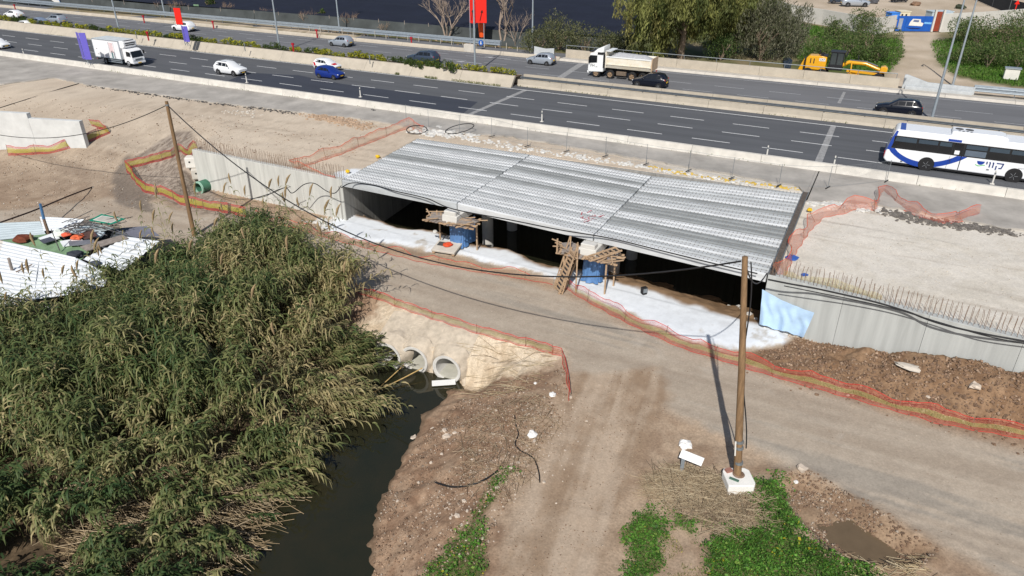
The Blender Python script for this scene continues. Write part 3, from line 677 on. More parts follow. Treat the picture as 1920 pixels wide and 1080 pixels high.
# ---- piers
CAPM = M('pier_concrete', lin(205, 203, 197), .9, var=.12, scale=1.5, bump=.2)
TARP = M('blue_tarp', lin(88, 128, 178), .45, var=.12, scale=2, bump=.5, bscale=6, spec=.5)
TIMB = M('site_timber', lin(176, 150, 122), .85, var=.3, scale=4, stretch=(1, 1, 1))
TIMB_G = M('weathered_ply', lin(148, 138, 130), .85, var=.3, scale=4)
def pier(i, lab, right):
    f, bk = DF[i], DB[i]; d = (bk - f).normalized(); q = Vector((d.y, -d.x, 0)); rz = math.atan2(q.y, q.x)      # local x along the road, y into the bridge
    t = thing('bridge_pier', 'concrete bridge pier with a pale protruding cap ' + lab, 'pier', (f.x, f.y, 0), rz)
    L = (bk - f).length
    MB().prism([(-1.3, 2.3), (L, 2.3), (L, U - .56), (-1.2, U - .56)], -.62, .62, 'x').build('cap', CAPM, t, bevel=.04)
    MB().box((0, -.86, U - .42), (1.0, .62, .34)).build('seat_block', CAPM, t, bevel=.05)
    for y_ in (.35, 4.8, 9.4): MB().tube([(0, y_, -2.9), (0, y_, 2.3)], .46, 20).build('column', CAPM, t, 60)
    # tarp wrapped round the front of the column
    tp = thing('tarp_wrap', 'blue tarpaulin wrapped around the bridge pier ' + lab, 'tarpaulin', (f.x, f.y, 0), rz)
    vs = []; fs = []; path = [(.58, 1.6), (.60, .6), (.58, -.1), (.45, -.38), (0, -.46), (-.45, -.38), (-.58, -.1), (-.6, .6), (-.58, 1.6)]
    N = 44; r = random.Random(i)
    for a in range(N + 1):
        s = a / N * (len(path) - 1); k = min(int(s), len(path) - 2); w = s - k
        x = path[k][0] * (1 - w) + path[k + 1][0] * w; y = path[k][1] * (1 - w) + path[k + 1][1] * w
        for b in range(7):
            z = .12 + b / 6 * 1.95; fl = .06 * math.sin(a * 1.9 + b * .6) + .05 * r.random() + (.16 if b == 0 else 0) * (1 + math.sin(a * .9))
            vs.append((x * (1 + fl), y - fl * .6, z))
    for a in range(N):
        for b in range(6): fs.append((a * 7 + b, a * 7 + 7 + b, a * 7 + 8 + b, a * 7 + b + 1))
    MB().add(vs, fs).build('sheet', TARP, tp, 70)
    # timber working platform
    pl = thing('work_platform', 'rough timber working platform around the pier cap ' + lab, 'scaffold platform', (f.x, f.y, 0), rz)
    r = random.Random(10 + i); z = 2.5
    for k in range(4):
        MB().bar((-1.9 + r.uniform(-.4, .1), -1.6 + k * .55, z - .1), (2.0 + r.uniform(-.2, .5), -1.6 + k * .55 + r.uniform(-.1, .1), z - .1), .1, .1).build('bearer', TIMB, pl)
    for k in range(15):
        x = -1.75 + k * .25
        if abs(x) < .66: y1 = -1.35
        else: y1 = .1 + r.uniform(-.3, .2)
        MB().bar((x + r.uniform(-.05, .05), -1.75 + r.uniform(-.25, .2), z + r.uniform(-.01, .03)), (x + r.uniform(-.12, .12), y1, z + r.uniform(-.01, .04)), .2, .03).build('plank', TIMB if r.random() < .45 else TIMB_G, pl)
    for k in range(12):
        s = -1 if k % 2 else 1; x = s * r.uniform(.8, 2.0); y = r.uniform(-1.8, -.3); an = r.uniform(0, 3.14); l = r.uniform(.4, 1.1)
        MB().bar((x - l * math.cos(an), y - l * math.sin(an) * .6, z + .05), (x + l * math.cos(an), y + l * math.sin(an) * .6, z + .1 + .02 * k), .09, .05).build('loose_board', TIMB, pl)
    if right:      # stacked ply sheets and a short ladder lying on the platform
        for k in range(3): MB().box((-1.35, -.9, z + .08 + .07 * k), (1.0 - .1 * k, 1.3, .05), .3 + .2 * k).build('ply_sheet', TIMB_G, pl)
        a, b = Vector((.35, -1.95, z + .1)), Vector((1.9, -.2, z + .45)); u = (b - a).normalized(); w = Vector((u.y, -u.x, 0)) * .32
        for s in (-1, 1): MB().bar(a + w * s, b + w * s, .07, .1).build('ladder_rail', TIMB, pl)
        for k in range(7): c = a.lerp(b, (k + .5) / 7); MB().bar(c - w * 1.25, c + w * 1.25, .09, .05).build('ladder_rung', TIMB, pl)
    else:
        for k in range(2): MB().box((-1.25 + 2.6 * k, -.8, z + .08), (1.1, 1.2, .05), .4 + k).build('ply_sheet', TIMB_G, pl)
    for (x, y) in (((-1.5, -1.5), (1.5, -1.5)) if right else ()) + ((-1.6, 0), (1.6, 0)):
        g = -1.0 if y > -1 else 0
        MB().bar((x, y, g), (x, y, z - .15), .1).build('prop', TIMB, pl)
    if right: MB().bar((-1.2, -1.9, .1), (-.6, -1.1, z - .15), .1).build('brace', TIMB, pl); MB().bar((-1.85, -1.9, z), (-1.85, -1.9, z + 1.1), .09).build('guard_post', TIMB, pl)
    return f, q, d
pier(1, 'beside the slab with orange netting', False)
f2, q2, d2 = pier(2, 'with the timber ladder', True)
# timber access ladder
la, lb = hit(1044, 546), f2 - q2 * .75 - d2 * 1.7 + Vector((0, 0, 2.95))
ld = thing('timber_ladder', 'leaning timber site ladder with nailed rungs reaching the pier platform', 'ladder', la, 0)
u = (lb - la); w = Vector((u.y, -u.x, 0)).normalized() * .42
for s in (-1, 1): MB().bar(w * s, u + w * s, .1, .12).build('rail', TIMB, ld)
for s in (-1, 1): MB().bar(w * s * 1.7 + Vector((.1, .2, 0)), u * .98 + w * s * 1.6 + Vector((0, 0, .75)), .07, .07).build('handrail', TIMB, ld)
for k in range(11): c = u * ((k + .6) / 11.3); MB().bar(c - w * 1.35, c + w * 1.35, .12, .05).build('rung', TIMB, ld)
for k in (2, 6): c = u * (k / 8.0 + .15); MB().bar(c - w * 1.9, c + w * 1.9, .08, .06).build('brace', TIMB, ld)
MB().add([w * 1.0 + Vector((0, 0, -.03)), w * -1.0 + Vector((0, 0, -.03)), u * .72 - w, u * .72 + w], [(0, 1, 2, 3)]).build('backing_sheet', M('black_ply', (.045, .045, .05), .8, var=.3, scale=4), ld).location = (0.0, .14, -.12)
for s in (-1, 1): MB().bar(lb - la - w * s * 1.5 + Vector((0, 0, .7)), Vector((lb.x - la.x, lb.y - la.y, 0)) - w * s * 1.5 + Vector((0, 0, .05)), .09).build('prop', TIMB, ld)

# red spray marks on the deck beside the right joint
t = MB(); r = random.Random(8)
for k in range(16):
    p = at(1098 + r.uniform(-8, 32), 408 + r.uniform(-14, 8), U + .02); a = r.uniform(0, 3.14); l = r.uniform(.1, .3); t.add([p + Vector((l * math.cos(a + d_) * s_, l * math.sin(a + d_) * s_, 0)) for d_, s_ in ((0, 1), (.25, 1), (0, -1), (.25, -1))], [(0, 1, 2, 3)])
t.build('red_marking', M('red_spray', lin(196, 90, 100), .8, var=.2), deck)
# ================================================================== CULVERT
BANKM = M('bank_earth', (.51, .44, .35), .95, var=.22, scale=3, bump=.6, bscale=7, spec=.15)
PIPEM = M('pipe_concrete', lin(205, 203, 198), .85, var=.12, scale=2, bump=.15)
SILT = M('pale_silt', lin(186, 184, 172), .7, var=.12, scale=2)
PLAB = ['round concrete culvert pipe half hidden by the reeds', 'round concrete culvert pipe between its two neighbours', 'round concrete culvert pipe above the white board']
for k, P in enumerate(PIPES):
    rz = math.atan2(-PIPE_N.y, -PIPE_N.x)      # local x runs into the bank
    t = thing('culvert_pipe', PLAB[k], 'pipe', P, rz, 'culvert pipes')
    MB().lathe([(.74, -.02), (.77, -.05), (.88, -.05), (.9, -.02), (.9, 3.2), (.74, 3.2), (.74, -.02)], (0, 0, 0), 'x', 40).build('barrel', PIPEM, t, 40)
    MB().lathe([(.84, -.07), (.94, -.07), (.94, .3), (.84, .3), (.84, -.07)], (0, 0, 0), 'x', 40).build('socket_rim', PIPEM, t, 40)
    if k: MB().prism([(-.6, -.5), (-.5, -.6), (-.3, -.7), (.3, -.7), (.55, -.58), (.62, -.46), (.1, -.56)], .05, 3.1, 'x').build('silt_bed', SILT, t)
    MB().lathe([(.0, 3.05), (.75, 3.05)], (0, 0, 0), 'x', 24).build('dark_end', DARK, t)
    # earth lying over the pipe, and round its mouth
    N = 28; Mn = 22; vs = []; fs = []
    for i in range(N + 1):
        for j in range(Mn + 1):
            q = -1.15 + 2.3 * i / N; d = -.02 + 2.9 * j / Mn
            w = P - PIPE_N * d + PIPE_S * q
            z = hz(w.x, w.y); arc = P.z + math.sqrt(max(0, .97 ** 2 - q * q)) if abs(q) < .97 else -9
            nz_ = .05 * math.sin(q * 7 + d * 5 + k) + .04 * math.sin(d * 11 - q * 3)
            z = max(z + .025, arc + .02 + .08 * min(1, d) + nz_ * .5)
            vs.append((w.x, w.y, z))
    for i in range(N):
        for j in range(Mn): fs.append((i * (Mn + 1) + j, (i + 1) * (Mn + 1) + j, (i + 1) * (Mn + 1) + j + 1, i * (Mn + 1) + j + 1))
    cap = tag(MB().add(vs, fs).build('culvert_bank', BANKM, None, 80), kind='structure')
    vs = []; fs = []; n = 48
    for i in range(n):
        a = 2 * math.pi * i / n
        for r, d in ((.90, -.03), (1.06 + .05 * math.sin(a * 5 + k) + .04 * math.sin(a * 9), .06), (1.4 + .1 * math.sin(a * 4 + 2 * k), .75)):
            q = r * math.cos(a); z = P.z + r * math.sin(a)
            if r > 1: z = min(z, P.z + 1.12 + .2 * d)
            w = P - PIPE_N * d + PIPE_S * q; vs.append((w.x, w.y, max(z, WZ - .3)))
    for i in range(n):
        for j in (0, 1): fs.append((i * 3 + j, ((i + 1) % n) * 3 + j, ((i + 1) % n) * 3 + j + 1, i * 3 + j + 1))
    tag(MB().add(vs, fs).build('culvert_bank', BANKM, None, 60), kind='structure')
# ================================================================== SAFETY NETTING
NET_Y = mesh_net('net_yellow', lin(182, 168, 98), .30, .05)
NET_R = mesh_net('net_red', lin(192, 76, 62), .27, .05)
NET_YS = mesh_net('net_yellow_dense', lin(172, 158, 62), .66, .05)
NET_RS = mesh_net('net_red_dense', lin(176, 66, 56), .5, .05)
NET_O = mesh_net('net_orange', lin(206, 118, 84), .34, .05)
NET_T = mesh_net('net_faded', lin(200, 160, 126), .22, .05)
EDGE_R = M('net_edge_red', lin(196, 52, 44), .7, var=.2, scale=5)
EDGE_O = M('net_edge_orange', lin(214, 84, 50), .7, var=.2, scale=5)
def ribbon(name, rows, mat, parent):
    """rows: list of (low point, high point) along the run; UV in metres"""
    me = bpy.data.meshes.new(name); vs = []; fs = []; L = 0; uvs = []
    for i, (a, b) in enumerate(rows):
        if i: L += (Vector(a) - Vector(rows[i - 1][0])).length
        vs += [tuple(a), tuple(b)]; uvs += [(L, 0), (L, (Vector(b) - Vector(a)).length)]
    for i in range(len(rows) - 1): fs.append((2 * i, 2 * i + 2, 2 * i + 3, 2 * i + 1))
    me.from_pydata(vs, [], fs); lay = me.uv_layers.new(name='UVMap')
    for lp in me.loops: lay.data[lp.index].uv = uvs[lp.vertex_index]
    return link_mesh(name, me, mat, parent)
def net(label, px, h=1.0, mid=NET_Y, edge=NET_R, rope=EDGE_R, lean=.25, step=3.0, seed=1, pts=None, split=(.26, .78), sag=.22, stakes=True, zs=None):
    r = random.Random(seed)
    K = pts if pts else [hit(*p) for p in px]
    t = thing('safety_netting', label, 'safety netting', K[0])
    P = []
    for i in range(len(K) - 1):
        n = max(2, int((K[i + 1] - K[i]).length / .4))
        for j in range(n): P.append(K[i].lerp(K[i + 1], j / n))
    P.append(K[-1]); rows = []; L = 0; o = K[0]
    lastst = -9; ph = r.uniform(0, 6); st = []
    for i, p in enumerate(P):
        if i: L += (P[i] - P[i - 1]).length
        d = (P[min(i + 1, len(P) - 1)] - P[max(i - 1, 0)]); d.z = 0; d.normalize(); q = Vector((-d.y, d.x, 0))
        f = (L % step) / step; s = sag * 4 * f * (1 - f)
        zg = (hz(p.x, p.y) if pts is None else p.z) + .03
        hh = h * (1 - s) + .05 * math.sin(L * 2.1 + ph) + .04 * math.sin(L * 5.3)
        ln = lean * (.6 + .4 * math.sin(L * 1.3 + ph)) * h
        lo = Vector((p.x, p.y, zg)) - o; hi = Vector((p.x, p.y, zg + hh)) + q * ln - o
        w = q * .06 * math.sin(L * 4 + ph)
        rows.append((lo + w, hi))
        if L - lastst >= step: lastst = L; st.append((lo.copy(), hi.copy()))
    for nm, a, b, m in (('lower_band', 0, split[0], edge), ('middle_band', split[0], split[1], mid), ('upper_band', split[1], 1, edge)):
        ribbon(nm, [(x.lerp(y, a), x.lerp(y, b)) for x, y in rows], m, t)
    if rope:
        MB().tube([y for x, y in rows], .02, 4).build('top_rope', rope, t); MB().tube([x for x, y in rows], .016, 4).build('bottom_rope', rope, t)
    if stakes:
        for lo, hi in st: MB().tube([lo - Vector((0, 0, .3)), hi + Vector((0, 0, .12))], .018, 4).build('stake', RUST, t)
    return t
net('red and yellow safety netting below the far left concrete wing wall', [(15, 292), (60, 290), (100, 287), (145, 275), (180, 262), (206, 250), (172, 236)], .95, NET_YS, NET_RS, seed=1)
net('red and yellow safety netting around the gravel hollow at the end of the wall', [(372, 284), (338, 284), (322, 296), (236, 318), (252, 340), (272, 362), (360, 388), (440, 402), (462, 408)], .85, NET_YS, NET_RS, seed=2, sag=.1)
net('faded tan and red netting sagging along the pale cement slope', [(470, 410), (540, 424), (625, 450), (700, 470), (790, 492), (880, 508), (960, 520), (1036, 534)], .5, NET_T, NET_T, EDGE_R, 1.1, seed=3, sag=.4)
net('long red and yellow safety netting in front of the soil heap and cement slope', [(1040, 530), (1100, 566), (1160, 598), (1220, 628), (1280, 654), (1340, 672), (1400, 692), (1480, 716), (1550, 735), (1650, 764), (1750, 793), (1840, 810), (1960, 830)], .85, seed=4, lean=.45, sag=.25, split=(.3, .62))
net('red and yellow netting along the culvert side of the dirt road', [(668, 548), (720, 566), (770, 585), (820, 602), (870, 618), (930, 636), (985, 650), (1035, 664)], .6, NET_Y, NET_R, EDGE_R, .1, seed=5, sag=.1)
net('bunched red and orange netting hanging down from the culvert corner', [(1035, 664), (1052, 668), (1058, 690), (1064, 720), (1068, 752)], .55, NET_O, NET_R, EDGE_R, .1, seed=6, sag=.1)
net('orange netting laid across the sandy fill left of the bridge deck', [(636, 352), (590, 334), (552, 318), (640, 290), (700, 266), (745, 248), (768, 240), (792, 250)], 1.0, NET_T, NET_O, EDGE_O, .35, seed=7, sag=.3, step=4)
net('twisted orange and yellow netting on the sand right of the deck', [(1468, 528), (1490, 478), (1520, 432), (1545, 408), (1580, 402), (1608, 392), (1642, 396)], .8, NET_O, NET_O, EDGE_O, .9, seed=8, sag=.35)
net('orange netting slung high over the broken asphalt edge', [(1642, 398), (1650, 376), (1656, 362), (1668, 372), (1690, 392), (1720, 408), (1752, 418), (1790, 420), (1838, 404)], .85, NET_O, NET_R, EDGE_O, .5, seed=9, sag=.35)
net('yellow netting strip drooping along the rebar of the right wall', [(1466, 526), (1500, 532), (1540, 538), (1580, 548), (1620, 560), (1650, 572)], .65, NET_Y, NET_Y, None, .3, seed=10, sag=.3, stakes=False)
# ================================================================== POLES AND CABLES
WOODP = M('pole_wood', lin(132, 106, 78), .9, var=.35, scale=3, bump=.5, bscale=12, stretch=(4, 4, .25))
BLACK = M('black_rubber', (.018, .018, .02), .6, var=.2, scale=4)
LP = hit(364, 442); zt = 9.0
for z in np.arange(5, 14, .05):
    q = at(312, 190, z)
    if q.y <= LP.y + .1: zt = z; break
LT = at(312, 190, zt)
t = thing('utility_pole', 'weathered wooden utility pole standing behind the reeds', 'utility pole', LP)
MB().tube([(0, 0, -.6), (LT - LP) * .5, LT - LP], [.17, .145, .115], 10).build('shaft', WOODP, t, 60)
MB().tube([LT - LP + Vector((0, 0, -.32)), LT - LP + Vector((0, 0, -.2))], .13, 10).build('strap', GALV_D, t)
RP = at(1385, 890, .55); RT = Vector((9.35, 26.1, 10.55))
t = thing('utility_pole', 'leaning wooden utility pole set in a white concrete block', 'utility pole', RP)
MB().tube([(0, 0, -.5), (RT - RP) * .5, RT - RP], [.18, .15, .115], 10).build('shaft', WOODP, t, 60)
for f in (.055, .13, .16): MB().tube([(RT - RP) * f, (RT - RP) * (f + .012)], .178, 10).build('strap', GALV_D, t)
MB().tube([(RT - RP) * f + Vector((.16, -.06, 0)) * (1 + .7 * math.sin(f * 9)) for f in np.linspace(.14, .98, 24)], .03, 5).build('cable_drop', BLACK, t)
MB().tube([(RT - RP) * .1 + Vector((-.2, -.05, 0)), (RT - RP) * .17 + Vector((-.19, -.05, 0))], .035, 6).build('conduit', CONC_W, t)
bc = at(1380, 912, .3)
t = thing('pole_footing', 'chipped white concrete block holding the leaning pole', 'concrete block', (RP.x - .02, RP.y - .12, 0), .03)
MB().prism([(-.62, -.56), (.5, -.62), (.62, -.4), (.6, .42), (.42, .58), (-.5, .6), (-.62, .4)], -.15, .55, 'z').build('block', M('whitewashed_concrete', lin(232, 230, 224), .85, var=.1, scale=2, bump=.3), t, bevel=.05, seg=2)
MB().lathe([(.0, .56), (.24, .56), (.27, .575), (.2, .62)], (.02, .12, 0), 'z', 14).build('rust_stain_ring', RUST, t)
MB().box((-.28, -.2, .575), (.42, .12, .05), -.6).build('green_offcut', M('dull_green', lin(80, 110, 96), .7), t)
MB().box((-.36, .36, .6), (.3, .22, .1), .3).build('brick_scrap', M('brick_scrap', lin(150, 108, 96), .8), t)
def cable(label, a, b, sag, r=.035, n=40, name='cable', wob=0, seed=0):
    a, b = Vector(a), Vector(b); rr = random.Random(seed)
    t = [a.lerp(b, i / n) - Vector((0, 0, sag * 4 * (i / n) * (1 - i / n))) for i in range(n + 1)]
    return tag(MB().tube(t, r, 5).build(name, BLACK, None, 60), label, 'cable')
def laid(label, px, r=.03, dz=.03, name='hose', zs=None, mat=None, cat='cable'):
    K = [hit(*p) + Vector((0, 0, dz)) for p in px] if zs is None else [at(p[0], p[1], z) for p, z in zip(px, zs)]
    P = []
    for i in range(len(K) - 1):
        p0, p1, p2, p3 = K[max(i - 1, 0)], K[i], K[i + 1], K[min(i + 2, len(K) - 1)]
        for j in range(8):
            t = j / 8; P.append(.5 * ((2 * p1) + (p2 - p0) * t + (2 * p0 - 5 * p1 + 4 * p2 - p3) * t * t + (3 * p1 - p0 - 3 * p2 + p3) * t ** 3))
    P.append(K[-1])
    return tag(MB().tube(P, r, 6).build(name, mat or BLACK, None, 60), label, cat)
cable('black overhead cable hanging low between the two wooden poles', LT + Vector((.1, -.1, -.3)), RT + Vector((-.1, .1, -.25)), 5.2, .04)
cable('black overhead cable from the left pole to the far left wing wall', LT + Vector((-.1, 0, -.3)), at(-60, 240, 4.6), 1.6, .03)
cable('black cable running from the leaning pole to the right wall top', RT + Vector((.1, .1, -.35)), at(1438, 512, U + .3), .8, .035)
laid('black cable draped over the front edge of the bridge deck', [(640, 352), (660, 343), (700, 347), (740, 358), (800, 372), (850, 392), (960, 413), (1050, 431), (1140, 446), (1240, 470), (1330, 492), (1420, 513)], .04, zs=[U + .1] * 12)
laid('twin black hose lying among the rebar along the right wall', [(1440, 524), (1480, 532), (1530, 541), (1580, 552), (1640, 566), (1700, 584), (1760, 606), (1840, 625), (1940, 643)], .05, zs=[U + .35, U + .4, U + .3, U + .3, U + .25, U + .1, U + .08, U + .08, U + .08])
laid('second thin black cable lying beside the hose on the right wall', [(1470, 536), (1540, 550), (1600, 562), (1680, 580), (1760, 604), (1850, 630), (1940, 648)], .03, zs=[U + .2] * 4 + [U + .06] * 3)
laid('black cables looping along the top of the left retaining wall', [(470, 374), (510, 362), (535, 352), (548, 362), (570, 346), (590, 344), (612, 358), (628, 362), (640, 348)], .035, zs=[2.2, 2.6, 3.2, 2.6, 3.4, 3.6, 2.9, 2.9, 3.6])
laid('thin dark cable strung across the face of the left wall', [(380, 352), (430, 372), (490, 370), (520, 356), (545, 350)], .025, zs=[.4, .5, 1.6, 2.6, 3.0])
laid('dark cable lying across the sandy fill on the upper left', [(-30, 212), (40, 190), (110, 168), (155, 155)], .045)
laid('dark steel pipe leaning from the shed onto the dirt road', [(-20, 424), (60, 396), (130, 367), (186, 346)], .06, zs=[2.2, 1.7, .9, .15], name='steel_pipe', mat=M('rusty_pipe', (.06, .035, .03), .7), cat='pipe')
laid('black hose curving on the debris slope, the longer piece', [(965, 780), (968, 800), (972, 815), (966, 832), (975, 845), (1000, 860), (1010, 885), (1012, 905)], .032)
laid('short black corrugated hose end lying on the stony bank', [(815, 905), (850, 914), (890, 908), (925, 890), (945, 868)], .045)
laid('long dry reed stalk floating across the stream mouth', [(672, 772), (700, 738), (735, 705), (757, 685)], .03, zs=[WZ + .06, WZ + .1, WZ + .2, WZ + .4], name='reed_stalk', mat=M('straw', lin(190, 160, 105), .8, var=.25, scale=6), cat='reed stalk')
laid('second pale reed stalk crossing the first over the stream', [(660, 752), (700, 735), (750, 712), (792, 690)], .035, zs=[WZ + .1, WZ + .1, WZ + .25, WZ + .5], name='reed_stalk', mat=MATS['straw'], cat='reed stalk')
# loops of black hose on the rubble behind the deck
for k, (x, y, rx, lb) in enumerate(((782, 250, 1.0, 'coiled black hose on rubble at the back left deck corner'), (862, 250, 1.4, 'wide loop of thin black hose on the rubble strip behind the deck'))):
    c = hit(x, y)
    tag(MB().tube([c + Vector((rx * math.cos(a), .55 * rx * math.sin(a), .12 + .25 * rx * (1 + math.sin(a * 1 + k)))) for a in np.linspace(.3, 6.5, 40)], .045, 6).build('hose', BLACK, None, 60), lb, 'hose')
# ================================================================== SMALL THINGS ON THE SITE
def slab_at(px, py, z=0): return hit(px, py)
c = hit(838, 470); t = thing('precast_slab', 'square precast concrete manhole slab with a heap of orange netting on it', 'concrete slab', c, -.35)
MB().box((0, 0, .3), (1.9, 1.5, .16), 0, Matrix.Rotation(math.radians(7), 3, 'X')).build('slab', CONC, t, bevel=.02)
MB().box((-.45, .2, .395), (.7, .55, .03), 0, Matrix.Rotation(math.radians(7), 3, 'X')).build('hatch', M('dark_hatch', (.07, .07, .07), .8), t)
for (x, y) in ((-.8, -.6), (.8, -.6), (-.8, .6), (.8, .6)): MB().box((x, y, .1), (.2, .2, .25)).build('spacer', TIMB, t)
def lump(mb, c, r, seed, sq=.7, n=7):
    rr = random.Random(seed); vs = []; fs = []
    m = n
    for i in range(1, m):
        for j in range(m + 2):
            th = math.pi * i / m; ph = 2 * math.pi * j / (m + 2); k = r * rr.uniform(.72, 1.2)
            vs.append((c[0] + k * math.sin(th) * math.cos(ph), c[1] + k * math.sin(th) * math.sin(ph), c[2] + sq * k * math.cos(th)))
    w = m + 2
    for i in range(m - 2):
        for j in range(w): fs.append((i * w + j, i * w + (j + 1) % w, (i + 1) * w + (j + 1) % w, (i + 1) * w + j))
    fs.append(tuple(range(w))); fs.append(tuple((m - 2) * w + j for j in range(w)))
    return mb.add(vs, fs)
tag(lump(MB(), (0, 0, 0), .36, 4, .5).build('netting_heap', EDGE_O, None), 'crumpled orange netting heap lying on the manhole slab', 'netting heap').location = c + Vector((.1, .05, .5))
# concrete anchor blocks stacked beside the left wall
c = hit(372, 335)
for k, (dx, dy, z, rz, lb) in enumerate(((.1, .2, 0, .25, 'tilted concrete block, the lower one at the end of the left wall'), (-.35, .45, 1.0, .15, 'whitish concrete block with a hole resting on another block'))):
    t = thing('concrete_block', lb, 'concrete block', c + Vector((dx, dy, z)), rz)
    MB().box((0, 0, .5), (1.25, 1.0, 1.0)).build('block', CONC_W if k else CONC, t, bevel=.12, seg=2)
    MB().cyl((-.2, -.508, .6), (-.2, -.49, .6), .09, 10).build('lifting_hole', DARK, t)
c = hit(372, 362); t = thing('drain_pipe', 'green-rimmed drain pipe mouth below the concrete blocks', 'pipe', c, -.5)
MB().lathe([(.48, 0), (.55, 0), (.55, 1.4), (.48, 1.4), (.48, 0)], (0, .1, .45), 'y', 22).build('barrel', M('green_plastic', lin(70, 118, 96), .5, var=.15), t, 50)
MB().lathe([(.47, -.02), (.6, -.02), (.6, .12), (.47, .12), (.47, -.02)], (0, .1, .45), 'y', 22).build('rim', M('pale_green_rim', lin(150, 190, 170), .5), t, 50)
MB().lathe([(0, 1.1), (.5, 1.1)], (0, .1, .45), 'y', 20).build('dark_end', DARK, t)
# blue sheet on the wall end next to the channel
def drape(label, pts, mat, name='tarpaulin', amp=.11, n=34, cat='tarpaulin'):
    A, B, C, D = [Vector(p) for p in pts]; vs = []; fs = []
    nn = (B - A).cross(D - A).normalized()
    for i in range(n + 1):
        for j in range(n + 1):
            u, v = i / n, j / n; p = A.lerp(B, u).lerp(D.lerp(C, u), v) + nn * amp * (math.sin(u * 13 + v * 3 + 1.5 * math.sin(v * 3)) * (.2 + v) + .45 * math.sin(u * 29 - v * 5 + math.sin(v * 7)) * (.4 + .6 * v)) + Vector((0, 0, -.12 * math.sin(u * math.pi) * (1 - v) + .10 * math.sin(u * 13) * v))
            vs.append(p)
    for i in range(n):
        for j in range(n): fs.append((i * (n + 1) + j, (i + 1) * (n + 1) + j, (i + 1) * (n + 1) + j + 1, i * (n + 1) + j + 1))
    return tag(MB().add(vs, fs).build(name, mat, None, 80), label, cat)
w0, w1 = V2(DFP[3]), V2((26, 31)); wu = (w1 - w0).normalized(); wn = Vector((wu.y, -wu.x, 0)) * .12
P = lambda s, z: w0 + wu * s + wn + Vector((0, 0, z))
PW = P
drape('light blue sheet hanging over the right wall end beside the channel', [P(-.15, 2.55), P(3.0, 1.95), P(2.75, .25) + wn * 1.0, P(.1, .25) + wn * 1.5], M('pale_blue_sheet', lin(178, 206, 234), .6, var=.1, scale=2, bump=.4, bscale=5))
# white fabric tucked at the wall foot
c = hit(1715, 694); o_ = tag(lump(MB(), (0, 0, 0), .75, 91, .35, 9).build('geotextile', M('white_fabric', lin(196, 188, 176), .8, var=.2, bump=.6, bscale=6), None, 60), 'white fabric bunched at the foot of the right retaining wall', 'fabric'); o_.location = c + Vector((0, .1, .05)); o_.scale = (1.2, .4, .5); o_.rotation_euler = (0, 0, -.55)
# white board sign on its post
c = hit(1282, 885); t = thing('sign_board', 'blank white tilted board on a short grey post', 'sign', c, -.35)
MB().bar((-.1, 0, -.2), (-.1, 0, .75), .16, .16).build('post', GALV, t)
MB().box((.25, -.02, .95), (1.05, .04, .42), 0, Matrix.Rotation(math.radians(12), 3, 'Y') @ Matrix.Rotation(math.radians(-14), 3, 'X')).build('board', M('white_board', lin(240, 240, 238), .6, var=.05), t)
WT = M('white_sack', lin(232, 230, 226), .7, var=.12, scale=3)
for k, (x, y, r, lb, m) in enumerate(((1284, 838, .34, 'crumpled white plastic sack behind the blank white board', WT), (998, 818, .26, 'grey-white plastic bag on the debris slope', WT), (1036, 742, .2, 'small white plastic scrap near the bunched netting post', WT),
        (1492, 905, .12, 'small white cup beside the pole footing and clover', WT), (1004, 720, .1, 'tiny white litter on the brown bank above the hose', WT))):
    c = hit(x, y); tag(lump(MB(), (0, 0, 0), r, k + 9, .6).build('plastic_litter', m), lb, 'litter').location = c + Vector((0, 0, r * .4))
c = at(832, 720, WZ); tag(MB().box((0, 0, .04), (1.4, .5, .05), .12).build('white_board', MATS['white_board']), 'white rectangular board lying below the right culvert pipe', 'board').location = c + Vector((0, 0, .06))
# generator-like black box on the cement
c = hit(1207, 551); t = thing('site_lamp', 'small black box light standing on the pale cement', 'lamp', c, .4)
MB().box((0, 0, .3), (.4, .3, .42)).build('housing', BLACK, t, bevel=.03); MB().box((0, -.155, .3), (.3, .02, .3)).build('glass', GALV_D, t); MB().box((0, 0, .05), (.3, .3, .1)).build('foot', BLACK, t)
for k, (x, y, lb) in enumerate(((1484, 484, 'large blue plastic scrap on the sand beside the steel channel'), (1508, 516, 'small blue plastic scrap on the sand near the yellow netting'))):
    c = hit(x, y); tag(lump(MB(), (0, 0, 0), .42 - .2 * k, 30 + k, .12).build('plastic_scrap', M('blue_plastic', lin(58, 98, 176), .5, var=.2)), lb, 'plastic scrap').location = c + Vector((0, 0, .05))
# rubble strip and dowels behind the deck
RUB = M('broken_concrete', lin(205, 203, 198), .95, var=.2, scale=2, bump=.5)
RUBD = M('broken_asphalt', (.075, .072, .07), .95, var=.5, scale=3, bump=.5)
RUBO = M('orange_earth', (.43, .31, .215), .95, var=.3, scale=3, bump=.5)
def rubble(name, label, px, n, rmin, rmax, mat, spread, seed, cat='rubble', kind='stuff', flat=.6, lift=.3):
    rr = random.Random(seed); mb = MB(); K = [hit(*p) for p in px]
    seg = [(K[i + 1] - K[i]).length for i in range(len(K) - 1)] or [1]
    for i in range(n):
        if len(K) > 1:
            k = rr.choices(range(len(seg)), seg)[0]; p = K[k].lerp(K[k + 1], rr.random())
        else: p = K[0]
        p = p + Vector((rr.gauss(0, spread), rr.gauss(0, spread), 0)); r = rr.uniform(rmin, rmax) * rr.uniform(.5, 1)
        lump(mb, (p.x, p.y, hz(p.x, p.y) + r * flat * lift), r, rr.random(), flat, 4)
    return tag(mb.build(name, mat), label, cat, kind=kind)
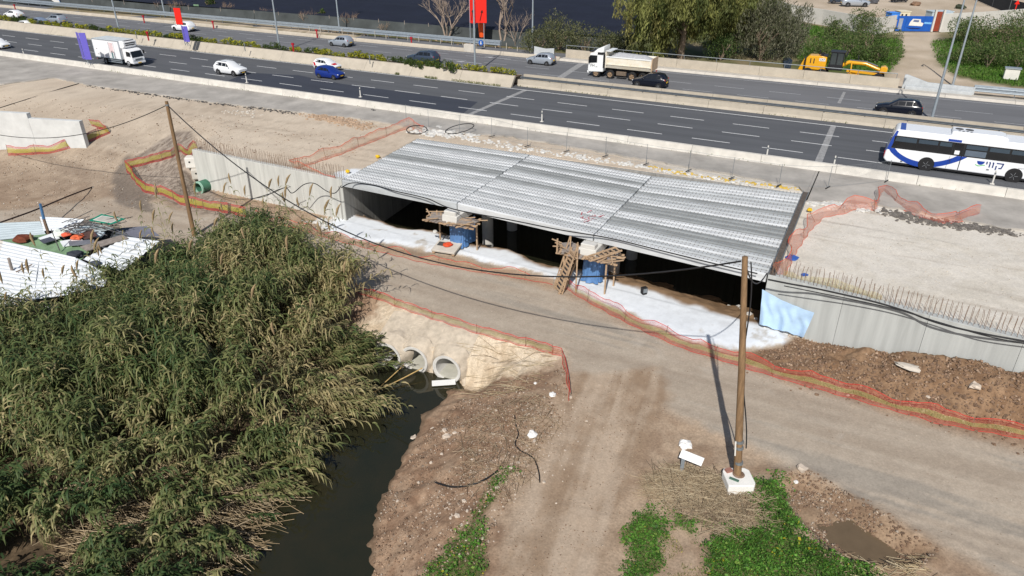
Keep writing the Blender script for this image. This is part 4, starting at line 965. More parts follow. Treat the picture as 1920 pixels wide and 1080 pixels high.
rubble('broken_concrete', 'broken white concrete rubble strip behind the bridge deck', [(790, 252), (850, 256), (1000, 282), (1200, 312), (1310, 333), (1440, 350)], 420, .06, .28, RUB, .35, 1)
rubble('broken_concrete', 'pile of broken grey concrete at the back left corner of the deck', [(785, 245), (830, 247), (880, 254)], 200, .08, .36, RUB, .6, 2)
rubble('broken_asphalt', 'torn dark asphalt crumbs along the edge of the old shoulder', [(165, 160), (280, 177), (400, 193), (480, 203), (560, 212)], 900, .04, .17, RUBD, .32, 3)
rubble('orange_spoil', 'loose orange earth spoil along the torn asphalt edge', [(580, 215), (620, 222), (660, 232), (690, 238)], 700, .03, .26, RUBO, .55, 4)
rubble('broken_concrete', 'scattered pale concrete chunks on the sand below the torn asphalt', [(430, 208), (460, 212), (480, 216)], 60, .06, .2, CONC, .5, 5)
rubble('broken_concrete', 'grey cabled rubble band at the back right corner of the deck', [(1512, 378), (1560, 384), (1600, 386), (1640, 392)], 320, .06, .26, RUB, .42, 6)
rubble('broken_asphalt', 'dark broken asphalt rubble beneath the slung orange netting', [(1660, 396), (1700, 408), (1760, 420), (1800, 424), (1900, 436)], 800, .04, .2, M('dusty_asphalt', (.16, .145, .13), .95, var=.5, scale=3, bump=.5), .4, 7)
rubble('asphalt_heap', 'small heap of black asphalt beside the pale barrier, left of the deck', [(682, 208), (700, 208)], 60, .08, .3, RUBD, .4, 8)
rubble('asphalt_heap', 'black asphalt crumbs spilled near the barrier at the right joint', [(1500, 323), (1530, 325)], 160, .04, .16, RUBD, .55, 9)
rubble('broken_concrete', 'pale rubble at the foot of the left wall corner', [(590, 418), (615, 412), (600, 424)], 60, .06, .24, RUB, .4, 10)
rubble('broken_concrete', 'blocky stones along the broken edge of the pale cement', [(770, 424), (820, 440), (860, 452), (1020, 482), (1350, 548), (1440, 600)], 90, .08, .3, RUB, .25, 11)
STONE = M('field_stone', lin(196, 182, 166), .9, var=.2, scale=3, bump=.3)
stm = []
for k in range(5): m_ = lump(MB(), (0, 0, 0), .2, 70 + k, .65, 5).mesh('stone'); m_.materials.append(STONE); stm.append(m_)
for k, (x, y, s) in enumerate(((776, 822, 1.25), (833, 808, 1.0), (838, 820, 1.3), (853, 812, .7), (811, 804, .6), (870, 940, .7), (858, 968, .8), (845, 972, .5), (876, 958, .5), (932, 915, .6), (958, 878, .55), (1002, 828, .7), (972, 868, .5), (1070, 745, .6),
        (808, 868, .5), (930, 770, .5), (885, 862, .4), (905, 1010, .5), (1100, 790, .4), (1503, 880, 1.4), (1828, 725, 1.6), (1590, 742, .5), (1740, 745, .6), (900, 845, .45), (1020, 905, .5), (865, 985, .55), (1480, 545 + 85, .9), (745, 940, .5), (785, 905, .5), (828, 852, .5))):
    ar_ = ('on the debris slope beside the stream' if x < 1045 and y < 1020 and y > 700 else ('on the soil heap below the right wall' if y < 760 and x > 1400 else ('at the edge of the clover and ditch' if x > 1400 else 'on the rutted dirt track')))
    big_ = 'large ' if s >= 1 else ('small ' if s < .6 else '')
    c = hit(x, y); o = link_mesh('stone', stm[k % 5], None); o.location = c + Vector((0, 0, .04 * s)); o.scale = (s, s * random.uniform(.7, 1), s * random.uniform(.7, 1)); o.rotation_euler = (0, 0, random.uniform(0, 6))
    tag(o, big_ + 'pale angular stone lying ' + ar_, 'stone', big_ + 'pale stones ' + ar_)
rubble('pebbles', 'scattered small pale stones over the brown stream bank', [(860, 800), (960, 760), (1040, 800), (900, 880), (980, 860), (820, 980), (900, 940)], 900, .015, .06, STONE, 1.2, 12)
rubble('soil_clods', 'loose brown soil clods on the heap below the right wall', [(1450, 680), (1550, 690), (1650, 715), (1800, 750), (1900, 770), (1900, 720)], 700, .03, .15, M('soil_clod', (.20, .13, .085), .95, var=.35, scale=4), .9, 13)
rubble('gravel', 'loose pale stones scattered on the gravel hollow behind the netting', [(290, 330), (330, 340), (380, 372), (430, 385)], 400, .03, .11, M('grey_gravel', lin(150, 138, 126), .95, var=.3), .9, 14)
rubble('soil_clods', 'clods thrown up along the rim of the puddle ditch', [(1500, 905), (1580, 950), (1660, 990), (1730, 1030), (1540, 990), (1620, 1060)], 500, .02, .10, MATS['soil_clod'], .35, 15)
for k, (x, y, lb) in enumerate(((1518, 394, 'yellow plastic rag lying at the back right deck corner'), (708, 294, 'yellow plastic rag on the left edge of the deck'), (652, 322, 'yellow rag on the sand edge of the deck front'))):
    c = at(x, y, U); t = tag(lump(MB(), (0, 0, 0), .22, 50 + k, .6, 5).build('plastic_rag', M('yellow_plastic', lin(232, 190, 40), .5)), lb, 'plastic rag'); t.location = c + Vector((0, 0, .05))
# temporary mesh fence along the old shoulder
t = thing('wire_fence', 'temporary wire fence on thin steel posts behind the bridge deck', 'fence')
FP = [at(x, y, U) for x, y in ((762, 228), (804, 238), (862, 249), (922, 256), (989, 274), (1062, 284), (1135, 293), (1211, 308), (1291, 320), (1372, 334), (1460, 348), (1552, 352), (1662, 340))]
FP = [p for p in FP]
for i, p in enumerate(FP):
    MB().tube([p, p + Vector((0, 0, 1.75))], .02, 6).build('post', GALV_D, t)
    if i < len(FP) - 1:
        for z in (.1, 1.7): MB().tube([p + Vector((0, 0, z)), p.lerp(FP[i + 1], .5) + Vector((0, 0, z - .04)), FP[i + 1] + Vector((0, 0, z))], .010, 4).build('rail', GALV_D, t)
        ribbon('mesh_panel', [(p + Vector((0, 0, .12)), p + Vector((0, 0, 1.68))), (FP[i + 1] + Vector((0, 0, .12)), FP[i + 1] + Vector((0, 0, 1.68)))], mesh_net('wire_mesh', lin(150, 154, 156), .06, .1), t)
bm_ = MB().bar((-.4, 0, .03), (.4, 0, .03), .08, .05).mesh('footing'); bm_.materials.append(M('fence_foot', (.03, .03, .032), .8))
for p in FP[3:]: o = link_mesh('fence_foot', bm_, None, t); o.location = p; o.rotation_euler = (0, 0, math.pi / 2 + HROT - .3)
# white delineator posts on the barrier
dl = [MB().tube([(0, 0, 0), (0, 0, 1.1)], [.07, .055], 8).mesh('post'), MB().tube([(0, 0, .8), (0, 0, .95)], .066, 8).mesh('band'), MB().box((0, 0, .02), (.3, .3, .04)).mesh('foot')]
for m_, mm in zip(dl, (CONC_W, GALV_D, CONC_W)): m_.materials.append(mm)
for (x, y, lb) in ((463, 155, 'opposite the white crossover'), (676, 182, 'beside the fresh asphalt patch'), (1016, 228, 'beside the left joint strip'), (1437, 296, 'left of the right joint strip'), (1562, 316, 'right of the right joint strip'), (1860, 345, 'in front of the bus'), (46, 106, 'beside the white hatchback')):
    t = thing('delineator_post', 'slim white delineator post on the road edge ' + lb, 'delineator', at(x, y, U), HROT, 'white delineator posts')
    for m_ in dl: link_mesh(m_.name, m_, None, t)

rubble('foam_strip', 'yellowish foam and dry weeds along the back edge of the deck', [(1212, 312), (1280, 326), (1340, 335), (1420, 345), (1498, 356)], 220, .05, .2, M('yellow_foam', lin(206, 176, 84), .9, var=.3), .18, 41)
rubble('asphalt_crumbs', 'strip of dark milled asphalt on the shoulder beside the pale barrier', [(440, 172), (470, 176), (500, 180)], 150, .05, .18, RUBD, .3, 42)
# pebbles sprinkled over the bare ground, from fine grit to small stones
def pebble_field(name, label, poly, n, r0, r1, cols, seed, mask=None):
    rng = np.random.default_rng(seed); xs = [p[0] for p in poly]; ys = [p[1] for p in poly]
    X = rng.uniform(min(xs), max(xs), n * 3); Y = rng.uniform(min(ys), max(ys), n * 3); k = (sdist(poly, X, Y) < 0) & (fbm(X, Y, .7, 4, seed) > .42)
    if mask is not None: k &= mask(X, Y)
    X, Y = X[k][:n], Y[k][:n]; n = len(X); r = r0 + (r1 - r0) * rng.random(n) ** 3
    Z = hza(X, Y) + r * .25; o = np.array([[1, 0, 0], [0, 1, 0], [-1, 0, 0], [0, -1, 0], [0, 0, .8], [0, 0, -.8]]) 
    V = np.stack([X, Y, Z], 1)[:, None] + o[None] * (r[:, None, None] * rng.uniform(.6, 1.2, (n, 6, 1))) + rng.normal(size=(n, 6, 3)) * r[:, None, None] * .18
    F = (np.arange(n) * 6)[:, None, None] + np.array([[0, 1, 4], [1, 2, 4], [2, 3, 4], [3, 0, 4], [1, 0, 5], [2, 1, 5], [3, 2, 5], [0, 3, 5]])[None]
    C = np.array(cols)[rng.integers(0, len(cols), n)] * rng.uniform(.7, 1.25, (n, 1))
    return tag(link_mesh(name, np_mesh(name, V.reshape(-1, 3), F.reshape(-1, 3), False, np.repeat(C, 6, 0), 3), M('pebble', (.4, .3, .2), .95, var=.1, attr='Col', spec=.15)), label, 'pebbles', kind='stuff')
PC = [(.50, .44, .36), (.40, .33, .26), (.27, .21, .16), (.56, .52, .46)]; BC = [(.26, .17, .115), (.19, .125, .085), (.33, .235, .165)]
pebble_field('pebbles', 'fine pale grit scattered on the dirt service road', SROAD, 7000, .01, .04, PC[1:3] + PC[:1], 1)
pebble_field('pebbles', 'fine stones scattered on the rutted track', TRACK, 3000, .01, .042, PC[1:3] + BC, 2)
pebble_field('pebbles', 'stones and crumbs over the debris slope by the stream', pxpoly([(860, 740), (1060, 720), (1060, 800), (960, 960), (900, 1090), (685, 1090), (715, 900), (800, 790)], -1.2), 8500, .012, .09, PC[1:3] + BC + BC, 3, lambda X, Y: hza(X, Y) > WZ + .05)
pebble_field('soil_clods', 'brown clods covering the heap below the right wall', SOILR, 6500, .02, .13, BC, 4, lambda X, Y: tline(X, Y) < -.1)
pebble_field('soil_clods', 'crumbled clods around the puddle ditch', pxpoly([(1450, 890), (1520, 880), (1760, 1030), (1720, 1075), (1560, 1060), (1470, 960)]), 3000, .015, .09, BC + PC[1:3], 5)
pebble_field('pebbles', 'pale stones scattered over the upper sandy fill', pxpoly([(1520, 400), (1960, 450), (1960, 640), (1480, 525)], U), 1400, .015, .05, PC[:1] + PC[3:], 6)
pebble_field('pebbles', 'small stones over the sandy fill left of the deck', pxpoly([(0, 170), (700, 250), (640, 330), (380, 280), (0, 260)], U), 3000, .02, .09, PC + BC, 7)
pebble_field('pebbles', 'small stones on the churned dirt ramp', pxpoly([(0, 290), (300, 300), (280, 400), (0, 400)], 1), 2500, .015, .08, PC + BC, 8)
# ================================================================== VEHICLES
GLASS = M('car_glass', (.012, .014, .017), .06, var=0, spec=.6)
TYRE = M('tyre', (.02, .02, .021), .85, var=.15, scale=8)
RIM = M('alloy_rim', lin(170, 172, 175), .35, .7, var=.1)
RIMD = M('dusty_rim', lin(150, 128, 104), .8, .1, var=.25, scale=6)
TRIM = M('black_trim', (.02, .02, .022), .5, var=.1)
LAMP = M('headlamp', lin(225, 230, 235), .1, var=0, spec=.7)
TAIL = M('tail_lamp', lin(180, 20, 24), .25, var=0, spec=.6)
PLATE = M('yellow_plate', lin(235, 190, 40), .5, var=0)
CHROME = M('chrome', lin(200, 202, 205), .2, .9, var=0)
def paint(name, rgb, metal=.0): return M('paint_' + name, lin(*rgb), .22, metal, var=.03, scale=2, spec=.55)
def wheel_mesh(r, w, rim):
    k = f'wheel_{r}_{w}_{rim.name}'
    if k in WM: return WM[k]
    ty = MB().lathe([(r * .62, -w / 2), (r * .93, -w / 2), (r, -w * .35), (r, w * .35), (r * .93, w / 2), (r * .62, w / 2)], (0, 0, 0), 'y', 20).mesh('tyre')
    b = MB().lathe([(0, -w * .36), (r * .2, -w * .40), (r * .3, -w * .22), (r * .56, -w * .3), (r * .63, -w * .49), (r * .65, -w * .3)], (0, 0, 0), 'y', 20)
    b.lathe([(0, w * .36), (r * .2, w * .40), (r * .3, w * .22), (r * .56, w * .3), (r * .63, w * .49), (r * .65, w * .3)], (0, 0, 0), 'y', 20)
    for s in (-1, 1):
        for i in range(5):
            a = i * 2 * math.pi / 5; b.bar((r * .12 * math.cos(a), s * w * .36, r * .12 * math.sin(a)), (r * .6 * math.cos(a), s * w * .42, r * .6 * math.sin(a)), r * .16, w * .12)
    rm = b.mesh('rim')
    for m_, mt in ((ty, TYRE), (rm, rim)):
        m_.materials.append(mt); m_.polygons.foreach_set('use_smooth', [True] * len(m_.polygons)); m_.set_sharp_from_angle(angle=.7)
    WM[k] = (ty, rm); return WM[k]
WM = {}
def wheel(parent, x, y, r, w, rim=RIM):
    ty, rm = wheel_mesh(r, w, rim)
    o = link_mesh('wheel', ty, None, parent); o.location = (x, y, r)
    link_mesh('rim', rm, None, o); return o
CARS = {   # stations: x, bottom, belt, top, half width at the belt, half width of the top
 'hatch': dict(L=3.75, st=[(1.86, .38, .62, .66, .62, .55), (1.72, .22, .70, .74, .76, .66), (1.1, .18, .86, .92, .82, .70), (.80, .18, .92, .98, .83, .70), (.10, .18, .95, 1.42, .84, .62), (-.9, .18, .97, 1.49, .84, .62), (-1.45, .18, 1.0, 1.42, .82, .58), (-1.78, .22, .98, 1.06, .78, .62), (-1.88, .36, .80, .86, .70, .60)], ws=1, roof=(4, 6), wb=(1.18, -1.18), r=.29),
 'suv': dict(L=4.45, st=[(2.2, .42, .74, .80, .70, .62), (2.05, .28, .84, .90, .86, .74), (1.3, .24, .98, 1.06, .91, .76), (.95, .24, 1.02, 1.10, .92, .76), (.15, .24, 1.06, 1.60, .92, .66), (-1.2, .24, 1.09, 1.67, .92, .66), (-1.75, .24, 1.12, 1.58, .90, .62), (-2.12, .28, 1.08, 1.16, .86, .70), (-2.24, .42, .86, .92, .78, .68)], roof=(4, 6), wb=(1.38, -1.32), r=.35),
 'sedan': dict(L=4.5, st=[(2.22, .36, .62, .67, .68, .6), (2.05, .22, .70, .75, .84, .72), (1.3, .18, .84, .90, .89, .74), (.95, .18, .89, .95, .90, .74), (.15, .18, .92, 1.40, .90, .62), (-.7, .18, .95, 1.45, .90, .62), (-1.3, .18, .97, 1.27, .89, .60), (-1.75, .18, .98, 1.03, .88, .68), (-2.15, .24, .92, .97, .82, .68), (-2.25, .36, .76, .8, .74, .64)], roof=(4, 6), wb=(1.36, -1.3), r=.32),
}
def car(kind, label, pm, px, py, back=False, rack=False, plate=True, extra=None, name='parked_car', roofmat=None, rim=RIM, z=U, rz=None, group=None, scale=1.0):
    D = CARS[kind]; p = at(px, py, z)
    t = thing(name, label, 'car', p, (HROT + (math.pi if back else 0)) if rz is None else rz, group); t.scale = (scale,) * 3
    st = D['st']; mb = MB(); vs = []; fs = []
    def ring(s):
        x, zb, zl, zt, wb, wt = s
        h = [(0, zb), (wb * .86, zb), (wb * .98, zb + .14), (wb * 1.0, (zb + zl) / 2 + .05), (wb * .985, zl - .06), (wb * .95, zl), (wt, zt - .045), (wt * .82, zt), (0, zt + .02)]
        return [(x, y, zz) for y, zz in h] + [(x, -y, zz) for y, zz in h[-2:0:-1]]
    R = [ring(s) for s in st]; n = len(R[0])
    for r_ in R: vs += r_
    for i in range(len(R) - 1):
        for k in range(n): fs.append((i * n + k, i * n + (k + 1) % n, (i + 1) * n + (k + 1) % n, (i + 1) * n + k))
    fs.append(tuple(range(n))); fs.append(tuple((len(R) - 1) * n + k for k in range(n))[::-1])
    mb.add(vs, fs).build('body', pm, t, 38)
    # glass: quads a little proud of the lofted skin
    def pt(i, k, f=0, j=None, g=0):
        a = Vector(R[i][k]).lerp(Vector(R[i][k + 1]), f)
        if j is None: return a
        b = Vector(R[j][k]).lerp(Vector(R[j][k + 1]), f); return a.lerp(b, g)
    def pane(nm, c, off):
        c = [Vector(q) for q in c]; nn = (c[1] - c[0]).cross(c[3] - c[0]).normalized()
        m = sum(c, Vector()) / len(c)
        if nn.dot(off) < 0: nn = -nn
        c = [q + nn * .012 for q in c]; MB().add(c + [q - nn * .03 for q in c], [(0, 1, 2, 3), (0, 4, 5, 1), (1, 5, 6, 2), (2, 6, 7, 3), (3, 7, 4, 0)]).build(nm, GLASS, t)
    a, b = D['roof']
    for s in (1, -1):
        Y = lambda v: Vector((v.x, v.y * s, v.z))
        # front, middle, rear side windows between belt (5) and roof rail (6)
        xs = [(3, 4, .42, 1.0), (4, 5, .03, .50), (4, 5, .56, .99), (5, 6, .06, .80)]
        for q, (i, j, g0, g1) in enumerate(xs):
            if q == 0: c = [pt(i, 5, .10, j, g0), pt(i, 5, .10, j, .97), pt(i, 5, .86, j, .97), pt(i, 5, .86, j, .86)]
            else: c = [pt(i, 5, .10, j, g0), pt(i, 5, .10, j, g1), pt(i, 5, .86, j, g1 - (.18 if q == 3 else 0)), pt(i, 5, .86, j, g0)]
            pane('side_window', [Y(v) for v in c], Vector((0, s, .2)))
    f0, f1 = Vector(R[3][6]), Vector(R[4][6]); w = lambda v, sy, k: Vector((v.x, v.y * sy * k, v.z))
    a0, a1 = f0.lerp(f1, .10), f0.lerp(f1, .93); pane('windscreen', [w(a0, 1, .93), w(a0, -1, .93), w(a1, -1, .93), w(a1, 1, .93)], Vector((1, 0, 1)))
    i = len(st) - 3 if kind != 'sedan' else len(st) - 4
    f0, f1 = Vector(R[i][6]), Vector(R[i + 1][6]); a0, a1 = f0.lerp(f1, .10), f0.lerp(f1, .85); pane('rear_window', [w(a0, 1, .9), w(a0, -1, .9), w(a1, -1, .9), w(a1, 1, .9)], Vector((-1, 0, 1)))
    wb = st[3][4]; r_ = D['r']
    for x in D['wb']:
        for s in (1, -1):
            MB().lathe([(0, .0), (r_ * 1.17, 0), (r_ * 1.17, .012), (0, .012)], (x, s * (wb * .99) - .006, r_ * 1.02), 'y', 18).build('wheel_arch', TRIM, t)
            wheel(t, x, s * (wb - .085), r_, .21, rim)
    xf, xr = st[1][0], st[-2][0]
    for s in (1, -1):
        MB().box((xf - .02, s * wb * .66, st[1][2] - .06), (.2, .34, .12), s * -.35).build('headlight', LAMP, t, bevel=.03)
        MB().box((xr + .03, s * wb * .74, st[-2][2] - .1), (.16, .26, .24), s * .3).build('tail_light', TAIL, t, bevel=.03)
        MB().box((st[3][0] - .25, s * (wb + .1), st[3][2] + .07), (.12, .2, .14)).build('mirror', pm, t, bevel=.03)
    MB().box((st[0][0] - .03, 0, .47), (.12, 1.0, .16)).build('grille', TRIM, t); MB().box((st[-1][0] + .03, 0, .36), (.16, 1.3, .18)).build('rear_bumper', TRIM, t, bevel=.03)
    if plate: MB().box((st[-1][0] - .02, 0, .62), (.03, .5, .12)).build('number_plate', PLATE, t); MB().box((st[0][0] + .035, 0, .45), (.02, .5, .11)).build('number_plate', PLATE, t)
    if rack:
        for s in (1, -1): MB().bar((.1, s * .58, st[5][3] + .05), (-1.2, s * .58, st[5][3] + .05), .04).build('roof_rail', CHROME, t)
    if roofmat:
        q = [Vector(R[k][7]) for k in (4, 5, 6)]
        MB().add([w(v, s, 1.0) + Vector((0, 0, .035)) for v in q for s in (1, -1)], [(0, 1, 3, 2), (2, 3, 5, 4)]).build('roof_panel', roofmat, t)
    if extra: extra(t, R, wb)
    return t
WHT = paint('white', (236, 238, 240)); SLV = paint('silver', (176, 184, 194), .4); DGR = paint('graphite', (72, 84, 102), .4); BLK = paint('black', (20, 24, 36)); BLU = paint('blue', (28, 52, 130)); DBL = paint('steel_blue', (58, 78, 108), .3); LGB = paint('pale_blue_grey', (150, 164, 186), .35)
# near carriageway, heading right
car('hatch', 'white hatchback cut by the frame, ahead of the box truck on near lanes', WHT, 0, 90, name='moving_car')
car('suv', 'white compact crossover alone between the box truck and the blue hatchback', WHT, 434, 139, rack=True, name='moving_car')
def redtail(t, R, wb):
    for s in (1, -1): MB().prism([(-1.55, .55), (-1.2, .6), (-1.45, 1.05), (-1.7, 1.0)], s * (wb * .985) - .005, s * (wb * .985) + .012).build('red_panel', paint('red', (200, 28, 36)), t)
    MB().add([(1.55, -.5, .80), (1.55, .2, .80), (1.1, .3, .935), (1.1, -.6, .935)], [(0, 1, 2, 3)]).build('red_bonnet_panel', paint('red', (200, 28, 36)), t).location = (0, 0, .02)
car('hatch', 'white hatchback with red rear panel half hidden behind the blue car', WHT, 615, 131, extra=redtail, name='moving_car')
car('hatch', 'dark blue hatchback overtaking the white and red one', BLU, 620, 146, name='moving_car')
# far carriageway, heading left
car('sedan', 'white sedan on the far carriageway under the guard rail', WHT, 28, 33, True, name='moving_car')
car('hatch', 'small white car partly hidden by the yellow flowering median', WHT, 48, 54, True, name='moving_car')
car('sedan', 'pale blue-grey car beside the small white car on the far lanes', LGB, 74, 48, True, name='moving_car')
car('suv', 'grey crossover with a black roof on the far carriageway', SLV, 107, 44, True, roofmat=TRIM, name='moving_car')
car('suv', 'white crossover behind the red and purple signs', WHT, 346, 58, True, roofmat=None, name='moving_car')
car('sedan', 'dark steel-blue sedan hidden to its windows by the median shrubs', DBL, 322, 80, True, name='moving_car')
car('hatch', 'silver hatchback driving alone on the far lanes below a lamp post', SLV, 640, 86, True, name='moving_car', scale=1.05)
car('suv', 'graphite grey estate with roof rails beside the leafy median end', DGR, 794, 118, True, rack=True, name='moving_car', scale=1.05)
car('hatch', 'light silver hatchback in front of the light grey board', SLV, 1014, 120, True, name='moving_car', scale=1.05)
car('hatch', 'black hatchback beside the rear of the loaded dump truck', BLK, 1218, 162, True, name='moving_car', scale=1.12)
car('suv', 'shiny black crossover behind the median rail near the bus', BLK, 1682, 214, True, name='moving_car')
# ---- bus
def bus():
    ctr = at(1733, 319, U) + NX * 1.15
    t = thing('city_bus', 'white and blue city bus with dark windows and a roof unit', 'bus', ctr, HROT)      # origin under the rear axle
    BW = paint('bus_white', (238, 240, 243)); BB = paint('bus_blue', (36, 70, 160)); BG = M('bus_glass', (.010, .011, .013), .08, var=0, spec=.6)
    x0, x1, w, h = -3.25, 8.75, 1.26, 3.12
    side = [(x0 + .28, .34), (x1 - .1, .34), (x1, .6), (x1 - .05, 1.3), (x1 - .3, h - .2), (x1 - .6, h), (x0 + .62, h), (x0 + .42, h - .14), (x0 + .05, 1.2), (x0, .6)]
    MB().prism(side, -w, w).build('body', BW, t, 30, bevel=.09, seg=3)
    MB().box(((x0 + x1) / 2, 0, .3), (x1 - x0 - 1.0, 2.3, .2)).build('underbody', TRIM, t)
    for s in (-1, 1):
        y = s * w
        Yb = lambda lo, hi: (y + s * lo, y + s * hi)
        def plate_(nm, poly, mat, off=.004): return MB().prism(poly, *(Yb(-.02, off)), 'y').build(nm, mat, t)
        # glazed band, each window a pane
        plate_('window_band', [(x0 + .28, 1.55), (x1 - .35, 1.55), (x1 - .5, 2.62), (x0 + .55, 2.62)], TRIM, .004)
        xs = [(-2.78, -1.05), (-1.0, .5), (.55, 1.5), (1.62, 2.3), (2.42, 4.0), (4.05, 5.5), (5.55, 7.0), (7.05, 8.25)]
        for i, (p, q) in enumerate(xs):
            lo = 1.6
            plate_('window_pane', [(p, lo), (q, lo), (q, 2.56), (p, 2.56)], BG, .009)
            if i in (1, 2, 4, 5, 6): plate_('top_vent', [(p + .05, 2.2), (q - .05, 2.2), (q - .05, 2.52), (p + .05, 2.52)], M('vent_glass', lin(58, 72, 84), .12, var=.1, spec=.6), .013)
        plate_('vent_glass_rear', [(-2.7, 2.16), (-1.1, 2.16), (-1.1, 2.54), (-2.62, 2.54)], M('vent_glass', lin(58, 72, 84), .12, var=.1, spec=.6), .013)
        plate_('grey_window', [(2.5, 1.64), (3.95, 1.64), (3.95, 2.1), (2.5, 2.1)], M('window_grey', lin(96, 108, 122), .2, var=.1, spec=.5), .013)
        # blue swoosh: a crescent from the rear corner under the windows
        up, dn = [], []
        for k in range(19):
            f = k / 18; x = -2.55 + 4.55 * f; up.append((x, 1.545 - .86 * math.sin(math.pi * f ** .92) ** .8 if 0 < f < 1 else 1.545))
            x2 = -3.1 + 5.85 * f; dn.append((x2, 1.545 - 1.30 * math.sin(math.pi * f ** .9) ** .85 if 0 < f < 1 else 1.545))
        mb = MB(); n = len(up)
        for k in range(n - 1):
            q = [up[k], up[k + 1], dn[k + 1], dn[k]]
            mb.add([(px_, y + s * .005, pz) for px_, pz in q], [(0, 1, 2, 3)])
        mb.build('blue_swoosh', BB, t)
        plate_('blue_corner', [(x0 + .10, 1.4), (x0 + .34, 1.4), (x0 + .62, 2.66), (x0 + .66, h - .1), (x0 + .5, h - .1), (x0 + .3, 2.4)], BB, .006)
        plate_('roof_blue_panel', [(1.1, 2.64), (2.05, 2.64), (2.05, 2.84), (1.1, 2.84)], BB, .005)
        # door seams and door
        if s < 0:
            d = MB(); d.prism([(2.28, .42), (2.34, .42), (2.34, 2.6), (2.28, 2.6)], *(Yb(-.02, .012)), 'y'); d.prism([(1.42, .42), (1.44, .42), (1.54, 1.5), (1.52, 1.5)], *(Yb(-.02, .008)), 'y'); d.build('door_seam', TRIM, t)
            plate_('door_sticker', [(1.75, 1.66), (2.1, 1.66), (2.1, 1.98), (1.75, 1.98)], BW, .014)
            for (x, z) in ((1.6, 1.12), (1.6, .98)): plate_('door_button', [(x - .04, z - .04), (x + .04, z - .04), (x + .04, z + .04), (x - .04, z + .04)], TRIM, .012)
            for (x, z) in ((4.35, .74), (-1.85, .52)): plate_('filler_cap', [(x - .09, z - .05), (x + .09, z - .05), (x + .09, z + .05), (x - .09, z + .05)], M('cap_grey', lin(90, 96, 100), .5), .01)
            # operator's mark: blue half bowl over green wave, then Hebrew letters
            lg = MB(); cx, cz = 3.75, 1.22
            pts = [(cx - .27, cz + .14)] + [(cx + .27 * math.cos(a), cz + .14 + .30 * math.sin(a)) for a in np.linspace(math.pi, 2 * math.pi, 12)] + [(cx + .27, cz + .14)]
            lg.prism(pts[1:-1], *(Yb(-.01, .010)), 'y'); lg.build('logo_bowl', BB, t)
            gw = MB()
            for k in range(8):
                q = lambda f: (cx - .33 + .66 * f, cz - .24 + .05 * math.sin(f * 6.3 + 2.4))
                p0, p1 = q(k / 8), q((k + 1) / 8); gw.prism([p0, p1, (p1[0], p1[1] + .06), (p0[0], p0[1] + .06)], *(Yb(-.01, .010)), 'y')
            gw.build('logo_wave', M('logo_green', lin(90, 190, 90), .4, var=0), t)
            L_ = MB()
            def stroke(x_, z_, x2, z2, wd=.09):
                dx, dz = x2 - x_, z2 - z_; l = math.hypot(dx, dz); nx_, nz_ = -dz / l * wd / 2, dx / l * wd / 2
                L_.prism([(x_ + nx_, z_ + nz_), (x2 + nx_, z2 + nz_), (x2 - nx_, z2 - nz_), (x_ - nx_, z_ - nz_)], *(Yb(-.01, .010)), 'y')
            b0 = 4.18
            stroke(b0, 1.34, b0, 1.16); stroke(b0 - .05, 1.34, b0 + .04, 1.34)
            stroke(b0 + .22, 1.34, b0 + .22, .94); stroke(b0 + .15, 1.34, b0 + .24, 1.34)
            stroke(b0 + .45, 1.34, b0 + .45, .94); stroke(b0 + .38, 1.34, b0 + .47, 1.34)
            stroke(b0 + .68, 1.14, b0 + .68, .80); stroke(b0 + .66, 1.34, b0 + 1.16, 1.34); stroke(b0 + 1.12, 1.34, b0 + 1.04, .94); stroke(b0 + 1.06, .96, b0 + .86, .96)
            L_.build('logo_letters', M('logo_navy', lin(36, 58, 120), .4, var=0), t)
            text_part('web_address', 'www.kavim-t.co.il', .24, M('grey_print', lin(150, 152, 158), .5, var=0), t, Matrix.Translation((7.2, y - .006, 1.18)) @ Matrix.Rotation(math.pi / 2, 4, 'X'))
        for x in (0, 6.2):
            MB().lathe([(0, 0), (.60, 0), (.60, .014), (0, .014)], (x, s * (w - .0) - .007, .54), 'y', 26).build('wheel_arch', TRIM, t)
            wheel(t, x, s * (w - .14), .5, .3, RIM)
    # rear face, roof unit
    MB().box((x0 + .06, 0, 1.0), (.1, 2.1, .5)).build('rear_panel', BB, t); MB().box((x0 + .33, 0, 2.3), (.1, 2.0, .7), 0, Matrix.Rotation(math.radians(14), 3, 'Y')).build('rear_window', BG, t)
    for s in (-1, 1): MB().box((x0 + .03, s * 1.05, .95), (.08, .16, .55)).build('tail_light', TAIL, t)
    MB().prism([(1.25, h - .02), (5.2, h - .02), (5.1, h + .16), (4.7, h + .27), (1.4, h + .27), (1.25, h + .2)], -.82, .82).build('roof_unit', BW, t, 30, bevel=.06, seg=2)
    g = MB()
    for k in range(4): g.add([(1.6 + .28 * k, -.68, h + .274), (1.76 + .28 * k, -.68, h + .274), (1.88 + .28 * k, -.4, h + .274), (1.72 + .28 * k, -.4, h + .274)], [(0, 1, 2, 3)])
    g.build('roof_grille', TRIM, t)
    f_ = MB()
    for k in range(2): f_.lathe([(0, .277), (.26, .277), (.3, .285), (.3, .26)], (1.75 + .72 * k, .1, h), 'z', 18)
    f_.build('roof_fan', M('fan_dark', (.08, .08, .085), .6), t)
    MB().box((-2.3, 0, h + .005), (.4, 2.3, .03)).build('roof_blue_edge', BB, t)
    for s in (-1, 1): MB().bar((x1 - .2, s * 1.2, 2.6), (x1 + .15, s * 1.45, 2.3), .05).build('mirror_arm', TRIM, t); MB().box((x1 + .15, s * 1.45, 2.15), (.12, .24, .4)).build('mirror', TRIM, t)
